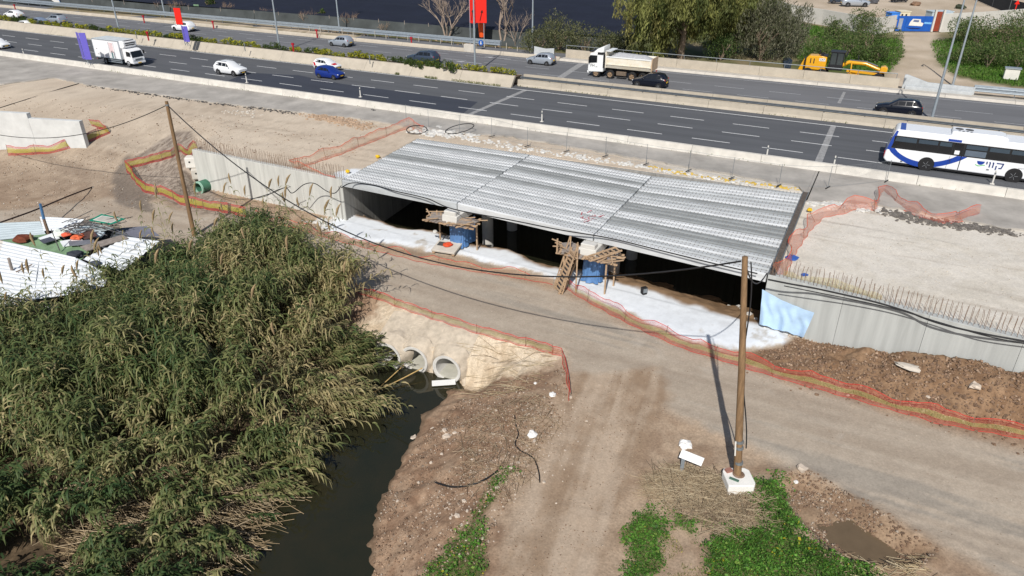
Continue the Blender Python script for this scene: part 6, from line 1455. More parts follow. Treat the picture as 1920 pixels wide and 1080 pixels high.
# clumps: every one has its own lean, height and tint, its canes fan out from the middle
CXs, CYs = fill_poly(RB, 30000, rng, -.1); keep = []
for x, y in zip(CXs, CYs):
    if all((x - a) ** 2 + (y - b) ** 2 > 1.75 ** 2 for a, b in keep) and not (y < 29 and x > -18 and rng.random() < .5): keep.append((x, y))
    if len(keep) > 460: break
KC = np.array(keep); nk = len(KC); kw = sdist(WATER, KC[:, 0], KC[:, 1]); kt = np.clip(1 - kw / 5.0, 0, 1)
kb = sstep(30, 23, KC[:, 1])                                    # trampled, half fallen reeds down by the shore
krt = sstep(-17, -10, KC[:, 0]) * sstep(29, 34, KC[:, 1])
kshed = sstep(-17, -22, KC[:, 0]) * sstep(33, 36, KC[:, 1])
kH = (4.1 + 2.0 * (rng.random(nk) - .45)) * (1 - .30 * kt) * (1 - .35 * kb) * (1 - .22 * kshed) * (1 - .14 * krt)
kang = np.where(kt + krt > .25, -.25 + rng.normal(size=nk) * .45, rng.uniform(-1.8, 1.2, nk))
kam = .12 + .22 * rng.random(nk) + .70 * kt * (.7 + .5 * rng.random(nk)) + .32 * krt + .35 * kb * rng.random(nk)
kG = .58 + .16 * rng.normal(size=nk) - .30 * krt + .16 * kb + .10 * sstep(-14, -22, KC[:, 0])
kp = (.5 + rng.random(nk)) * (1 - .45 * kb); sel = rng.choice(nk, 5000, p=kp / kp.sum())
rad = np.abs(rng.normal(size=len(sel))) * .50; th = rng.uniform(0, 6.28, len(sel))
dx, dy = rad * np.cos(th), rad * np.sin(th); X, Y = KC[sel, 0] + dx, KC[sel, 1] + dy
ok = sdist(WATER, X, Y) > -.5; X, Y, sel, dx, dy = X[ok], Y[ok], sel[ok], dx[ok], dy[ok]
Zb = np.maximum(hza(X, Y), WZ - .1); H = kH[sel] * rng.uniform(.72, 1.1, len(X))
LX = np.cos(kang[sel]) * kam[sel] * H + dx * 1.3 + rng.normal(size=len(X)) * .15; LY = np.sin(kang[sel]) * kam[sel] * H + dy * 1.3 + rng.normal(size=len(X)) * .15
G = kG[sel] + rng.normal(size=len(X)) * .14
SV, SF, SC, LV, LF, LC, _ = reeds(X, Y, Zb, H, LX, LY, G, 19, rng, lw=.042, ll=(.55, 1.1), f0=.36)
o = link_mesh('reed_stems', np_mesh('reed_stems', SV, SF, True, SC), DRY); tag(o, 'dense canes of the giant reed bed on the stream bank', 'reed bed', kind='stuff')
o = link_mesh('reed_bed', np_mesh('reed_bed', LV, LF, False, LC), LEAF); tag(o, 'dense green and tan giant reed leaves beside the dark stream', 'reed bed', kind='stuff')
straw('fallen_canes', 'tangle of fallen tan canes at the foot of the reed bed', pxpoly([(180, 950), (330, 860), (470, 850), (540, 880), (500, 960), (400, 1060), (330, 1120), (150, 1120)], -1.5), 1700, .8, 3.2, .014, 6, -.25, .5, .7, ((.36, .27, .16), (.48, .38, .25), (.22, .17, .10)))
straw('fallen_canes', 'dry canes lying on the shore where reeds meet the water', pxpoly([(560, 780), (660, 700), (680, 650), (640, 640), (560, 720), (480, 840)], -1.8), 420, .6, 2.2, .014, 7, .1, .5, .5, ((.36, .27, .16), (.48, .38, .25), (.22, .17, .10)))
# plumed canes that stand out singly
PLUME = M('reed_plume', lin(168, 146, 112), .9, var=.25, scale=6, trans=.2)
protos = []
for k in range(6):
    r2 = np.random.default_rng(200 + k); h = 5.0 + .25 * k; lx = (-.3, .4, .9, 1.4, .2, -.7)[k]
    sv, sf, sc, lv, lf, lc, stem = reeds(np.zeros(1), np.zeros(1), np.zeros(1), np.array([h]), np.array([lx]), np.array([.2 * (k % 3 - 1)]), np.array([.4]), 12, r2, f0=.45)
    tip = Vector(stem(np.array([[1.0]]))[0, 0]); pre = Vector(stem(np.array([[.93]]))[0, 0]); d = (tip - pre).normalized()
    pb = MB(); pb.tube([tip - d * .1, tip + d * .15, tip + d * .4, tip + d * .62 + Vector((.05, 0, -.02)), tip + d * .78 + Vector((.1, 0, -.05))], [.02, .065, .075, .05, .012], 6)
    t = thing('giant_reed', 'tall reed cane with a tan plume rising from the reed bed', 'reed', (0, 0, 0), 0, 'plumed reed canes')
    link_mesh('stem', np_mesh('stem', sv, sf, True, sc), DRY, t); link_mesh('leaves', np_mesh('leaves', lv, lf, False, lc), LEAF, t); pb.build('plume', PLUME, t, 70); protos.append(t)
rr = random.Random(12)
spots = [(262, 530), (290, 524), (270, 560), (310, 540), (325, 522), (350, 512), (385, 500), (300, 560), (340, 545), (420, 496), (445, 492), (470, 490), (500, 488), (520, 488), (540, 490), (560, 492), (585, 496), (480, 505), (510, 510), (545, 512), (575, 515), (600, 520), (615, 515), (635, 530), (640, 545), (20, 690), (35, 685), (90, 655), (115, 640), (130, 645), (145, 640), (160, 635), (175, 625), (100, 670), (60, 690), (5, 700), (185, 620), (215, 600), (235, 590), (620, 560), (630, 580), (645, 610), (650, 650), (400, 560), (360, 620), (420, 640), (300, 660), (220, 690), (500, 600), (330, 580), (560, 640), (590, 700), (550, 760), (470, 720)]
for k, (x, y) in enumerate(spots):
    o = protos[k] if k < 6 else copy_tree(protos[rr.randrange(6)])
    wh = 'in front of the shack roofs' if (x < 250) else ('at the dirt road end of the reed bed' if y < 535 else ('where the reed bed leans over the stream' if x > 540 else 'in the middle of the reed bed'))
    tag(o, 'tall reed cane with a tan plume ' + wh, None, 'plumed canes ' + wh)
    c = hit(x, y); s = rr.uniform(.82, 1.1); o.location = c; o.scale = (s, s, s); o.rotation_euler = (0, 0, rr.uniform(-.5, .5))
# ================================================================== BEYOND THE HIGHWAY
# ---- shade-net field: sagging dark roof net on posts, hanging side net
NETD = M('shade_net_top', lin(34, 38, 52), .85, var=.18, scale=.25, bump=.2, bscale=1.5, stretch=(1, 1, 1), spec=.2)
NETS = M('shade_net_side', lin(74, 78, 78), .9, var=.25, scale=.5, bump=.3, bscale=2, spec=.1)
def edge_pts(px, z): return [at(x, y, z) for x, y in px]
sn = thing('shade_net', 'large dark shade net stretched over a field behind the highway', 'shade net')
top = edge_pts([(-300, -12), (120, 12), (300, 27), (480, 42), (620, 53), (760, 64), (900, 80), (1040, 90), (1170, 98)], U)
NH = 2.0
N = 14; vs = []; fs = []
for i, p in enumerate(top):
    for j in range(N + 1):
        q = p + Vector((.25, .97, 0)) * (48 * j / N); z = U + NH + .25 * math.sin(j * 1.9 + i) + .15 * math.sin(i * 2.3)
        vs.append((q.x + math.sin(i * 3 + j) * .8 * (j > 0), q.y, z))
for i in range(len(top) - 1):
    for j in range(N): fs.append((i * (N + 1) + j, (i + 1) * (N + 1) + j, (i + 1) * (N + 1) + j + 1, i * (N + 1) + j + 1))
MB().add(vs, fs).build('roof_net', NETD, sn, 80)
for i in range(len(top) - 1):
    n = 16; vs = []; fs = []
    for k in range(n + 1):
        p = top[i].lerp(top[i + 1], k / n); z1 = U + NH + .15 * math.sin(i * 2.3) * (1 - k / n) + .15 * math.sin((i + 1) * 2.3) * k / n
        b = .25 * math.sin(k * 1.3 + i); vs += [(p.x, p.y - .9 + b, U - .1), (p.x, p.y - .35 + b * .5, U + 1.0), (p.x, p.y, z1)]
    for k in range(n):
        for j in (0, 1): fs.append((3 * k + j, 3 * k + 3 + j, 3 * k + 4 + j, 3 * k + j + 1))
    MB().add(vs, fs).build('side_net', NETS, sn, 80)
pm = MB().tube([(0, 0, 0), (0, 0, 2.2)], .06, 6).mesh('post'); pm.materials.append(TIMB_G)
for i in range(len(top) - 1):
    for k in range(3): p = top[i].lerp(top[i + 1], k / 3); o = link_mesh('post', pm, None, sn); o.location = (p.x, p.y - .1, U)
tag(sheet('field', pxpoly([(-900, -40), (1500, -40), (1500, -120), (-900, -120)], U), U - .02, M('pale_field', (.20, .20, .09), .95, var=.4, scale=.05)), kind='structure')
# ---- shrubs and trees
OLV = [(.10, .115, .05), (.16, .165, .075), (.22, .21, .11), (.06, .075, .03)]
GRY = [(.15, .155, .10), (.21, .205, .14), (.10, .11, .06)]
DKG = [(.06, .105, .028), (.10, .155, .042), (.15, .195, .06)]
BRN = [(.26, .19, .14), (.33, .25, .19), (.19, .14, .10)]
def shrub(label, x, y, w, h, cols, wts, seed, n=2600, size=.34, asp=.35, name='roadside_shrub', up=.6, group=None, lobes=9, dep=None):
    p = at(x, y, U); t = thing(name, label, 'shrub', (p.x, p.y, U - .05), 0, group)
    m_ = bush_mesh('foliage', n, w / 2 * 1.25, (dep or w) / 2 * 1.1, h, lobes, cols, wts, size, asp, seed, up); link_mesh('foliage', m_, None, t)
    link_mesh('stem', stems_mesh('stem', 5, h * .8, .45, .05 + .015 * h, BARK, seed, 1), None, t); return t
shrub('olive green bush beside the lamp post and light grey board', 1012, 98, 6.0, 3.6, OLV, [3, 3, 1, 2], 1)
shrub('rounded grey-olive bush rising over the dark shade net', 1048, 92, 6.5, 5.0, OLV, [2, 3, 2, 2], 2)
shrub('olive bush with tall shoots behind the boundary wall', 1095, 100, 6.5, 4.0, OLV, [3, 3, 1, 2], 3)
shrub('low olive bush at the foot of the eucalyptus', 1140, 104, 6.0, 3.2, OLV, [3, 2, 1, 3], 4)
shrub('tall feathery grey-green bush right of the eucalyptus', 1425, 112, 8.5, 9.0, GRY + OLV[:1], [4, 4, 2, 3], 5, 9500, .5, .26, 'feathery_bush', 1.2, lobes=16)
shrub('second feathery grey-green bush leaning from the first', 1462, 104, 6.5, 7.0, GRY, [3, 4, 2], 6, 6500, .5, .26, 'feathery_bush', 1.2, lobes=14)
shrub('dark round shrub growing against the eucalyptus trunk', 1352, 112, 4.5, 4.2, DKG, [5, 2, 1], 7, 2400)
shrub('small dry tan bush by the pond behind the grader', 1500, 92, 5.0, 2.6, BRN + OLV[:1], [3, 3, 2, 2], 8, 1600, .3, .2, 'dry_bush', 1.2)
for k, (x, y, w, h, lb) in enumerate(((1560, 75, 4, 3.6, 'small dark green tree-like shrub near the pale wall'), (1610, 66, 6, 4.2, 'dense green shrub below the end of the pale wall'), (1585, 105, 8, 3.4, 'wide green thicket behind the yellow grader'), (1626, 92, 7, 3.6, 'dark leafy bush at the left side of the dirt track'), (1640, 118, 5, 2.4, 'bright green low bush beside the dirt track and grader'), (1540, 118, 6, 2.6, 'scrubby green bush directly behind the grader hood'))):
    shrub(lb, x, y, w, h, DKG + OLV[:2], [3, 4, 2, 2, 2], 20 + k, 2600, .3, .45, 'green_bush', .5)
for k, (x, y, w, h, lb) in enumerate(((1806, 80, 6, 4.0, 'tall leafy bush at the right corner of the gate wall'), (1830, 90, 8, 4.2, 'broad grey-green bush behind the tall lamp posts'), (1880, 95, 8, 4.4, 'reddish-tinged thicket on the right verge'), (1915, 72, 7, 4.0, 'dark bush against the pale wall at the frame edge'), (1850, 125, 8, 3.2, 'dark green bush above the white box on the verge'), (1905, 128, 8, 2.8, 'low green bush right of the white box'), (1818, 118, 6, 2.6, 'low dark bush beside the dirt track bend'))):
    shrub(lb, x, y, w, h, (DKG + OLV[1:2] + (BRN[:1] if k == 2 else [])), [3, 4, 2, 2] + ([3] if k == 2 else []), 40 + k, 2800, .3, .45, 'green_bush', .5)
def grassy(label, poly, n, cols, w, seed, h=.35):
    rng = np.random.default_rng(seed); X, Y = fill_poly(poly, n, rng, .6); k = len(X); P = np.stack([X, Y, U + rng.random(k) * h], 1)
    tag(link_mesh('grass', leaf_mesh('grass', P, .38, .35, mixcol(k, cols, w, rng), np.tile([0, 0, 1.0], (k, 1))), LEAF), label, 'grass', kind='stuff')
grassy('bright green grass on the slope behind the grader', pxpoly([(1490, 45), (1550, 55), (1610, 75), (1680, 75), (1685, 100), (1660, 135), (1560, 130), (1500, 110)], U), 26000, [(.08, .19, .02), (.13, .24, .04), (.06, .12, .02)], [3, 2, 2], 1)
grassy('bright green grass on the verge right of the dirt track', pxpoly([(1755, 80), (1920, 60), (2000, 100), (2000, 165), (1900, 160), (1790, 140), (1760, 110)], U), 26000, [(.08, .19, .02), (.13, .24, .04), (.06, .12, .02)], [3, 2, 2], 2)
# eucalyptus with hanging foliage
def eucalyptus(x, y, h, w, label, seed, n=15000):
    p = at(x, y, U); t = thing('eucalyptus_tree', label, 'tree', (p.x, p.y, U - .1)); rng = np.random.default_rng(seed); rr = random.Random(seed)
    mb = MB(); mb.tube([(0, 0, 0), (.2, .1, h * .25), (-.1, .2, h * .5)], [.5, .4, .3], 9); tips = []
    for k in range(13):
        a = k * 2.4 + rr.uniform(-.3, .3); r_ = w / 2 * rr.uniform(.45, .92); z = h * rr.uniform(.22, 1.0) * (1 - .25 * (r_ / (w / 2)) ** 2); e = Vector((r_ * math.cos(a), r_ * math.sin(a) * .8, z)); s_ = Vector((0, .1, h * rr.uniform(.18, .45)))
        m = s_.lerp(e, .5) + Vector((0, 0, h * .09)); mb.tube([s_, m, e], [.2, .13, .05], 6, False); tips += [e, m.lerp(e, .5), m]
    mb.build('trunk', BARK, t, 70)
    P = []; D = []; C = []
    per = n // (len(tips) * 9)
    cols = np.array([(.12, .14, .042), (.19, .20, .06), (.26, .245, .085), (.075, .10, .03)])
    for e in tips:
        tint = cols[rng.choice(4, p=[.3, .3, .2, .2])]
        for q in range(9):
            c = np.array(e) + rng.normal(size=3) * np.array([w * .085, w * .075, h * .07]); L = rng.uniform(1.4, 4.2)
            f = rng.random(per); S = c + np.stack([rng.normal(size=per) * .35, rng.normal(size=per) * .35, -f * L], 1); P.append(S)
            D.append(np.tile([rng.normal() * .2, 0, -1.0], (per, 1))); C.append(np.tile(tint * rng.uniform(.75, 1.25), (per, 1)))
    P = np.concatenate(P); k = P[:, 2] > .3; P = P[k]; D = np.concatenate(D)[k]; C = np.concatenate(C)[k] * rng.uniform(.7, 1.35, (k.sum(), 1))
    m_ = leaf_mesh('crown', P, rng.uniform(.35, .75, len(P)), .3, C, D, .7); link_mesh('crown', m_, LEAF, t); return t
eucalyptus(1275, 112, 15, 17, 'large eucalyptus with drooping olive foliage behind the dump truck', 3, 34000)
eucalyptus(1375, 100, 13, 11, 'smaller eucalyptus merging with the large one on its right', 4, 17000)
# bare winter trees and dry shrubs in front of the net
GREYB = M('grey_branch', lin(158, 142, 128), .9, var=.2, scale=3); TANB = M('tan_twig', lin(168, 142, 118), .9, var=.2, scale=3)
def bare(label, x, y, h, n, spread, r, seed, fork, mat, name='bare_tree', cat='tree'):
    p = at(x, y, U); t = thing(name, label, cat, (p.x, p.y, U - .1)); rr = random.Random(seed); mb = MB(); tw = MB()
    def grow(p, d, l, r_, lev):
        q = p + d * l; (mb if lev > fork - 2 else tw).tube([p, (p + q) / 2 + Vector((rr.uniform(-.06, .06) * l, 0, rr.uniform(-.03, .06) * l)), q], [r_, r_ * .8, r_ * .62], 5 if lev > 1 else 3, False)
        if lev:
            for _ in range(rr.choice((2, 3, 3))):
                d2 = (d + Vector((rr.uniform(-.75, .75), rr.uniform(-.75, .75), rr.uniform(-.15, .5)))).normalized(); grow(p.lerp(q, rr.uniform(.6, 1)), d2, l * rr.uniform(.58, .85), r_ * .6, lev - 1)
    for k in range(n):
        a = k * 2.4; d = Vector((math.cos(a) * spread, math.sin(a) * spread, 1)).normalized(); grow(Vector((math.cos(a) * .12, math.sin(a) * .12, 0)), d, h * rr.uniform(.3, .42), r, fork)
    mb.build('trunk', mat, t); tw.build('twigs', mat, t)['kind'] = 'stuff'
bare('forked bare grey tree left of the red sign, before the shade net', 838, 76, 9.0, 3, .35, .16, 1, 5, GREYB)
bare('bare grey tree with twin trunks right of the red sign', 942, 84, 9.0, 2, .12, .19, 2, 5, GREYB)
bare('slim bare grey tree just behind the orange drum', 966, 86, 6.0, 3, .4, .07, 5, 4, GREYB)
for k, (x, y, h, lb) in enumerate(((337, 30, 4.2, 'dry tan shrub right of the rocks under the far trees'), (430, 32, 3.6, 'dry tan shrub by the small green sign'), (575, 49, 3.8, 'dense tan twiggy shrub against the side net'), (655, 55, 3.6, 'tan twiggy shrub beside the lamp post'), (500, 40, 3.0, 'thin tan shrub at the net fence'), (720, 62, 2.2, 'low dry shrub at the base of the side net'), (300, 26, 3.0, 'pale dry shrub beside the lamp post'))):
    bare(lb, x, y, h, 9, .5, .03, 30 + k, 3, TANB, 'dry_shrub', 'shrub')
for k, (x, y, w, h, lb) in enumerate(((170, 8, 6, 5, 'dark green tree top behind the rock pile'), (150, 6, 5, 4.5, 'dark leafy tree left of the rock pile'), (60, 3, 6, 3, 'brownish bush behind the left guard rail'), (400, 26, 2.2, 3.4, 'narrow dark green cypress-like shrub by the net'), (605, 45, 1.6, 2.4, 'small dark green conical shrub at the net'), (212, 12, 5, 3.5, 'brown-green bush between rock pile and lamp post'))):
    shrub(lb, x, y, w, h, DKG + BRN[:1], [4, 3, 1, 1.2], 60 + k, 1500, .4, .4, 'far_shrub', .6)
rubble('verge_litter', 'pale rocks and litter below the trees on the far left verge', [(210, 9), (235, 13), (262, 17), (292, 22)], 60, .15, .6, RUB, 1.5, 31)
rubble('verge_litter', 'dry stones and stubs strewn along the foot of the side net', [(600, 56), (760, 70), (860, 84), (960, 92)], 200, .08, .3, M('dry_stub', lin(150, 128, 104), .9, var=.3), .9, 32)
# fence stubs in front of the bare trees
pm = MB().tube([(0, 0, 0), (0, 0, 1.1)], .05, 5).mesh('fence_stake'); pm.materials.append(CONC)
t = thing('stake_fence', 'row of thin pale stakes standing before the bare trees', 'fence')
for k in range(22): o = link_mesh('stake', pm, None, t); p = at(560 + k * 20.5, 56 + k * 1.9 + (k % 3), U); o.location = p; o.scale = (1, 1, .6 + .5 * ((k * 7) % 5) / 5)
# ---- signs
PURP = M('sign_purple', lin(104, 96, 190), .5, var=.06); REDS = M('sign_red', lin(232, 40, 28), .5, var=.05); ORNG = M('sign_orange', lin(240, 92, 36), .5, var=.06)
def v_sign(label, x, y, z, w, h, m1, leg=.9, tilt=0.1, rz=0):
    p = at(x, y, z); t = thing('road_sign', label, 'sign', p, HROT + rz)
    for s in (-1, 1): MB().box((s * w * .27, -.05, leg + h / 2), (w * .5, .05, h), s * .35).build('panel', m1, t)
    MB().bar((0, .05, 0), (0, .05, leg + h * .9), .07).build('post', GALV, t)
    for s in (-1, 1): MB().bar((s * .55, 0, 0), (0, .05, leg), .05).build('leg', GALV_D, t)
    return t
v_sign('purple folded road sign standing on the near barrier before the box truck', 165, 121, U + .6, 1.9, 3.4, PURP, .7)
v_sign('slim purple folded sign on the median below the red sign', 352, 86, U + 1.0, 1.2, 2.2, PURP, .6)
p = at(343, 62, U + 1.5); t = thing('road_sign', 'small plain red rectangular sign above the purple one on the median', 'sign', at(352, 84, U + 1.0), HROT)
MB().box((-.75, -.05, 4.0), (1.15, .05, 2.3), .2).build('panel', REDS, t); MB().bar((-.6, .05, 0), (-.7, .05, 4.4), .07).build('post', GALV, t)
# tall red panel sign
p = at(898, 88, U); t = thing('road_sign', 'large tall red folded sign panel with black arrows behind the lamp post', 'sign', p, HROT)
MB().box((-1.0, -.1, 5.6), (1.35, .06, 4.3), -.35).build('panel', REDS, t); MB().box((.55, -.1, 5.75), (1.7, .06, 4.3), .3).build('panel', REDS, t)
for x in (-1.55, .9): MB().bar((x, .1, 0), (x, .1, 7.4), .1).build('post', GALV, t)
for (x, r_) in ((-.95, -.35), (.6, .3)):
    R_ = Matrix.Rotation(r_, 3, 'Z'); q = Vector((x, -.15, 4.8))
    MB().bar(q + R_ @ Vector((-.2, -.02, -.9)), q + R_ @ Vector((.12, -.02, .35)), .06, .16, Vector((0, 1, 0))).build('arrow_shaft', TRIM, t)
    MB().prism([(-.2, 0), (.2, .05), (.08, .4)], -.04, 0).build('arrow_head', TRIM, t).location = q + R_ @ Vector((.1, -.02, .3))
p = at(904, 84, U); t = thing('traffic_drum', 'narrow orange marker panel standing behind the guard rail end', 'marker', p, HROT)
MB().tube([(0, 0, 1.2), (0, 0, 3.3)], [.42, .62], 14).build('drum', ORNG, t, 60); MB().bar((0, 0, 0), (0, 0, 4.0), .08).build('post', GALV, t)
p = at(902, 93, U); t = thing('road_sign', 'round blue direction sign on the end of the guard rail', 'sign', p, HROT)
MB().cyl((0, -.02, 1.0), (0, .03, 1.0), .42, 20).build('disc', M('sign_blue', lin(36, 96, 180), .5, var=0), t); MB().prism([(-.2, .9), (0, .72), (.2, .9), (.07, .9), (.07, 1.25), (-.07, 1.25), (-.07, .9)], -.035, -.02).build('arrow', CONC_W, t); MB().bar((0, .06, 0), (0, .06, 1.3), .06).build('post', GALV_D, t)
p = at(882, 97, U); t = thing('concrete_block', 'pale concrete block beside the lower end of the guard rail', 'concrete block', p, HROT); MB().box((0, 0, .55), (1.9, .8, 1.1)).build('block', CONC, t, bevel=.05)
p = at(1020, 110, U); t = thing('board_panel', 'light grey board leaning at the start of the boundary wall', 'board', p, HROT)
MB().prism([(-1.6, 0), (1.5, 0), (1.55, 1.55), (.2, 1.4), (-1.6, 1.6)], 0, .08).build('board', M('grey_board', lin(190, 194, 196), .7, var=.1), t); MB().bar((1.2, .1, 0), (1.2, .9, 0.05), .08).build('brace', GALV_D, t)
# billboard top left
p = at(100, 11, U); t = thing('billboard', 'blue and white billboard behind the guard rail on the far left', 'billboard', p, HROT)
MB().box((0, 0, 2.4), (5.4, .12, 3.6)).build('panel', M('billboard_blue', lin(40, 150, 220), .5, var=.08), t); MB().box((0, -.07, .95), (5.4, .03, .7)).build('white_band', CONC_W, t); MB().box((.2, -.07, 1.9), (3.0, .02, .16)).build('text_line', CONC_W, t)
for x in (-2.2, 2.2): MB().bar((x, .15, -.2), (x, .15, 4), .12).build('post', GALV_D, t)
p = at(56, 5, U); t = thing('road_sign', 'pale tapered back of a road sign behind the left guard rail', 'sign', p, HROT); MB().prism([(-.5, 0), (.5, 0), (.2, 3), (-.3, 3)], 0, .1).build('panel', CONC_W, t)
p = at(40, 5, U); t = thing('roadside_cabinet', 'grey-green cabinet behind the left guard rail', 'cabinet', p, HROT); MB().box((0, 0, 1.3), (1.6, .8, 2.6)).build('cabinet', M('cabinet_green', lin(170, 186, 180), .6), t, bevel=.04)
p = at(372, 32, U); t = thing('road_sign', 'small pale green notice sign among the dry shrubs', 'sign', p, HROT); MB().box((0, 0, 1.9), (1.4, .05, .9)).build('panel', M('notice_green', lin(120, 150, 120), .6), t); MB().bar((0, .06, 0), (0, .06, 2), .08).build('post', TIMB_G, t)
# red pump posts / bollards
REDB = M('bollard_red', lin(170, 34, 48), .5, var=.1)
bt = [MB().tube([(0, 0, 0), (0, 0, 1.15)], .11, 8).mesh('shaft'), MB().box((0, 0, 1.2), (.4, .2, .28)).mesh('head')]
for m_ in bt: m_.materials.append(REDB)
for (x, y, lb) in ((30, 21, 'beside the white sedan'), (271, 43, 'on the slip lane left of the red sign'), (401, 54, 'on the slip lane right of the red sign'), (595, 71, 'on the slip lane left of the silver hatchback'), (772, 86, 'on the slip lane above the graphite estate'), (279, 76, 'among the median shrubs right of the box truck'), (551, 99, 'among the median shrubs left of the white and red hatchback')):
    t = thing('marker_post', 'short red marker post ' + lb, 'marker', at(x, y, U + (1.0 if y in (76, 99) else 0)), HROT, 'red marker posts')
    for m_ in bt: link_mesh(m_.name, m_, None, t)
for (x, y, lb) in ((257, 73, 'right of the box truck'), (460, 96, 'above the white crossover'), (694, 120, 'right of the white and red hatchback'), (846, 128, 'near the lamp post at its end')):
    t = thing('marker_post', 'thin grey steel post in the planted median ' + lb, 'marker', at(x, y, U + 1.0), HROT); MB().tube([(0, 0, 0), (0, 0, 1.1)], .06, 6).build('shaft', GALV_D, t); MB().box((0, 0, 1.0), (.16, .05, .25)).build('reflector', GALV, t)
# ---- compound wall, gate, yard
GW = M('compound_wall', lin(206, 203, 196), .9, var=.1, scale=.8, bump=.1)
def long_wall(label, px, hgt, panel, mat, name='compound_wall'):
    t = thing(name, label, 'wall'); K = [at(x, y, U) for x, y in px]
    for i in range(len(K) - 1):
        a, b = K[i], K[i + 1]; L = (b - a).length; u = (b - a) / L; n = max(1, round(L / panel)); l = L / n
        for j in range(n):
            o = MB().prism([(.02, -.3), (l - .02, -.3), (l - .02, hgt), (.02, hgt)], 0, .25).build('panel', mat, t); p = a + u * j * l; o.location = p; o.rotation_euler = (0, 0, math.atan2(u.y, u.x))
    return t
long_wall('pale concrete compound wall left of the blue gate', [(1440, 22), (1480, 36), (1540, 46), (1600, 58), (1640, 64), (1676, 58)], 2.6, 3.0, GW)
long_wall('pale concrete compound wall right of the blue gate', [(1764, 60), (1840, 56), (1930, 48), (2040, 36)], 3.0, 3.2, GW)
ga, gb = at(1678, 58, U), at(1745, 59, U); gl = (gb - ga).length
t = thing('yard_gate', 'blue sheet gate with a painted white vehicle picture', 'gate', ga, math.atan2(gb.y - ga.y, gb.x - ga.x))
GB = M('gate_blue', lin(30, 88, 176), .5, var=.12, scale=1)
for k in range(4): MB().box((gl * (k + .5) / 4, 0, 1.25), (gl / 4 - .02, .08, 2.5)).build('panel', GB, t)
MB().box((gl * .10, -.05, 1.2), (gl * .11, .03, 1.8)).build('grey_plate', M('gate_grey', lin(150, 156, 168), .6), t)
MB().prism([(gl * .34, .95), (gl * .72, .85), (gl * .74, 1.35), (gl * .66, 1.5), (gl * .64, 2.0), (gl * .42, 2.05), (gl * .36, 1.5)], -.07, -.05).build('painted_vehicle', CONC_W, t)
MB().prism([(gl * .44, 1.55), (gl * .6, 1.5), (gl * .6, 1.85), (gl * .45, 1.9)], -.08, -.071).build('painted_window', M('painted_shade', lin(110, 120, 150), .6), t); MB().prism([(gl * .28, .6), (gl * .7, .55), (gl * .62, .38), (gl * .4, .42)], -.07, -.05).build('painted_shadow', M('painted_navy', lin(24, 34, 90), .6), t)
MB().prism([(gl * .76, 1.25), (gl * .96, 1.2), (gl * .96, 1.5), (gl * .76, 1.55)], -.07, -.05).build('painted_stripe', M('painted_sky', lin(120, 180, 230), .6), t)
t = thing('gate_pillar', 'rust brown steel gate leaf in a pale frame beside the blue gate', 'gate', at(1753, 59.5, U), math.atan2(gb.y - ga.y, gb.x - ga.x))
MB().box((0, 0, 1.7), (.95, .12, 3.2)).build('leaf', M('rust_brown', lin(140, 62, 42), .7, var=.15), t)
for x in (-.65, .75): MB().box((x, 0, 1.8), (.3, .4, 3.6)).build('pillar', GW, t)
for k, (x, y, w, h, c, lb) in enumerate(((1672, 36, 1.6, 1.1, (60, 130, 220), 'bright blue container behind the compound wall'), (1690, 34, 2.0, 1.2, (214, 206, 180), 'cream storage box beside the blue container'), (1757, 42, 4.0, 1.9, (176, 190, 198), 'grey flat-roofed kiosk behind the gate'), (1785, 43, 6.0, 1.4, (232, 234, 236), 'long white container behind the right compound wall'))):
    p = at(x, y, U); t = thing('storage_container', lb, 'container', p, .05); MB().box((0, 0, h / 2 + .1), (w, 2.2, h)).build('shell', M('store_%d' % k, lin(*c), .6, var=.1), t, bevel=.04); MB().box((0, 0, h + .14), (w + .2, 2.4, .08)).build('roof', M('store_roof_%d' % k, lin(*[min(255, q + 12) for q in c]), .6), t)
    for s in (-.3, .1): MB().box((w * s, -1.12, h * .55), (w * .16, .04, h * .4)).build('opening', TRIM, t)
# yard vehicles, fence
car('suv', 'grey pickup-like vehicle parked in the dirt yard', DGR, 1573, 6, name='parked_vehicle', rz=-.2); car('suv', 'long grey vehicle parked in the dirt yard beside the pickup', SLV, 1602, 12, name='parked_vehicle', rz=-.15, scale=1.3)
car('hatch', 'dark vehicle parked at the top edge of the dirt yard', BLK, 1685, 3, name='parked_vehicle', rz=.1)
t = thing('yard_fence', 'dark mesh fence sloping along the right side of the yard', 'fence')
K = [at(x, y, U) for x, y in ((1830, 0), (1860, 13), (1890, 25), (1930, 36), (1980, 44))]
for i in range(len(K) - 1):
    a, b = K[i], K[i + 1]; MB().add([a, b, b + Vector((0, 0, 2.6)), a + Vector((0, 0, 2.6))], [(0, 1, 2, 3)]).build('mesh_panel', M('dark_mesh', lin(52, 56, 62), .8, var=.2), t); MB().tube([a, a + Vector((0, 0, 2.8))], .07, 5).build('post', GALV_D, t)
p = at(1900, 30, U); tag(MB().tube([(0, 0, 0), (0, 0, 2.4)], .1, 6).prism([(-.5, 2.2), (.5, 2.2), (0, 3.0)], -.04, .04).build('warning_sign', REDS), 'small red warning sign by the dark yard fence', 'sign').location = p
t = thing('utility_box', 'white utility cabinet with a grey lid on the green verge', 'cabinet', at(1893, 150, U), HROT); MB().box((0, 0, .75), (1.6, .8, 1.3)).build('cabinet', CONC_W, t, bevel=.04); MB().box((0, 0, 1.47), (1.8, 1.0, .14)).build('lid', GALV, t)
tag(sheet('puddle', pxpoly([(1697, 107), (1712, 104), (1726, 107), (1718, 112), (1702, 111)], U), U - .02 + .12, M('yard_puddle', lin(120, 130, 160), .1, var=.1)), kind='structure')
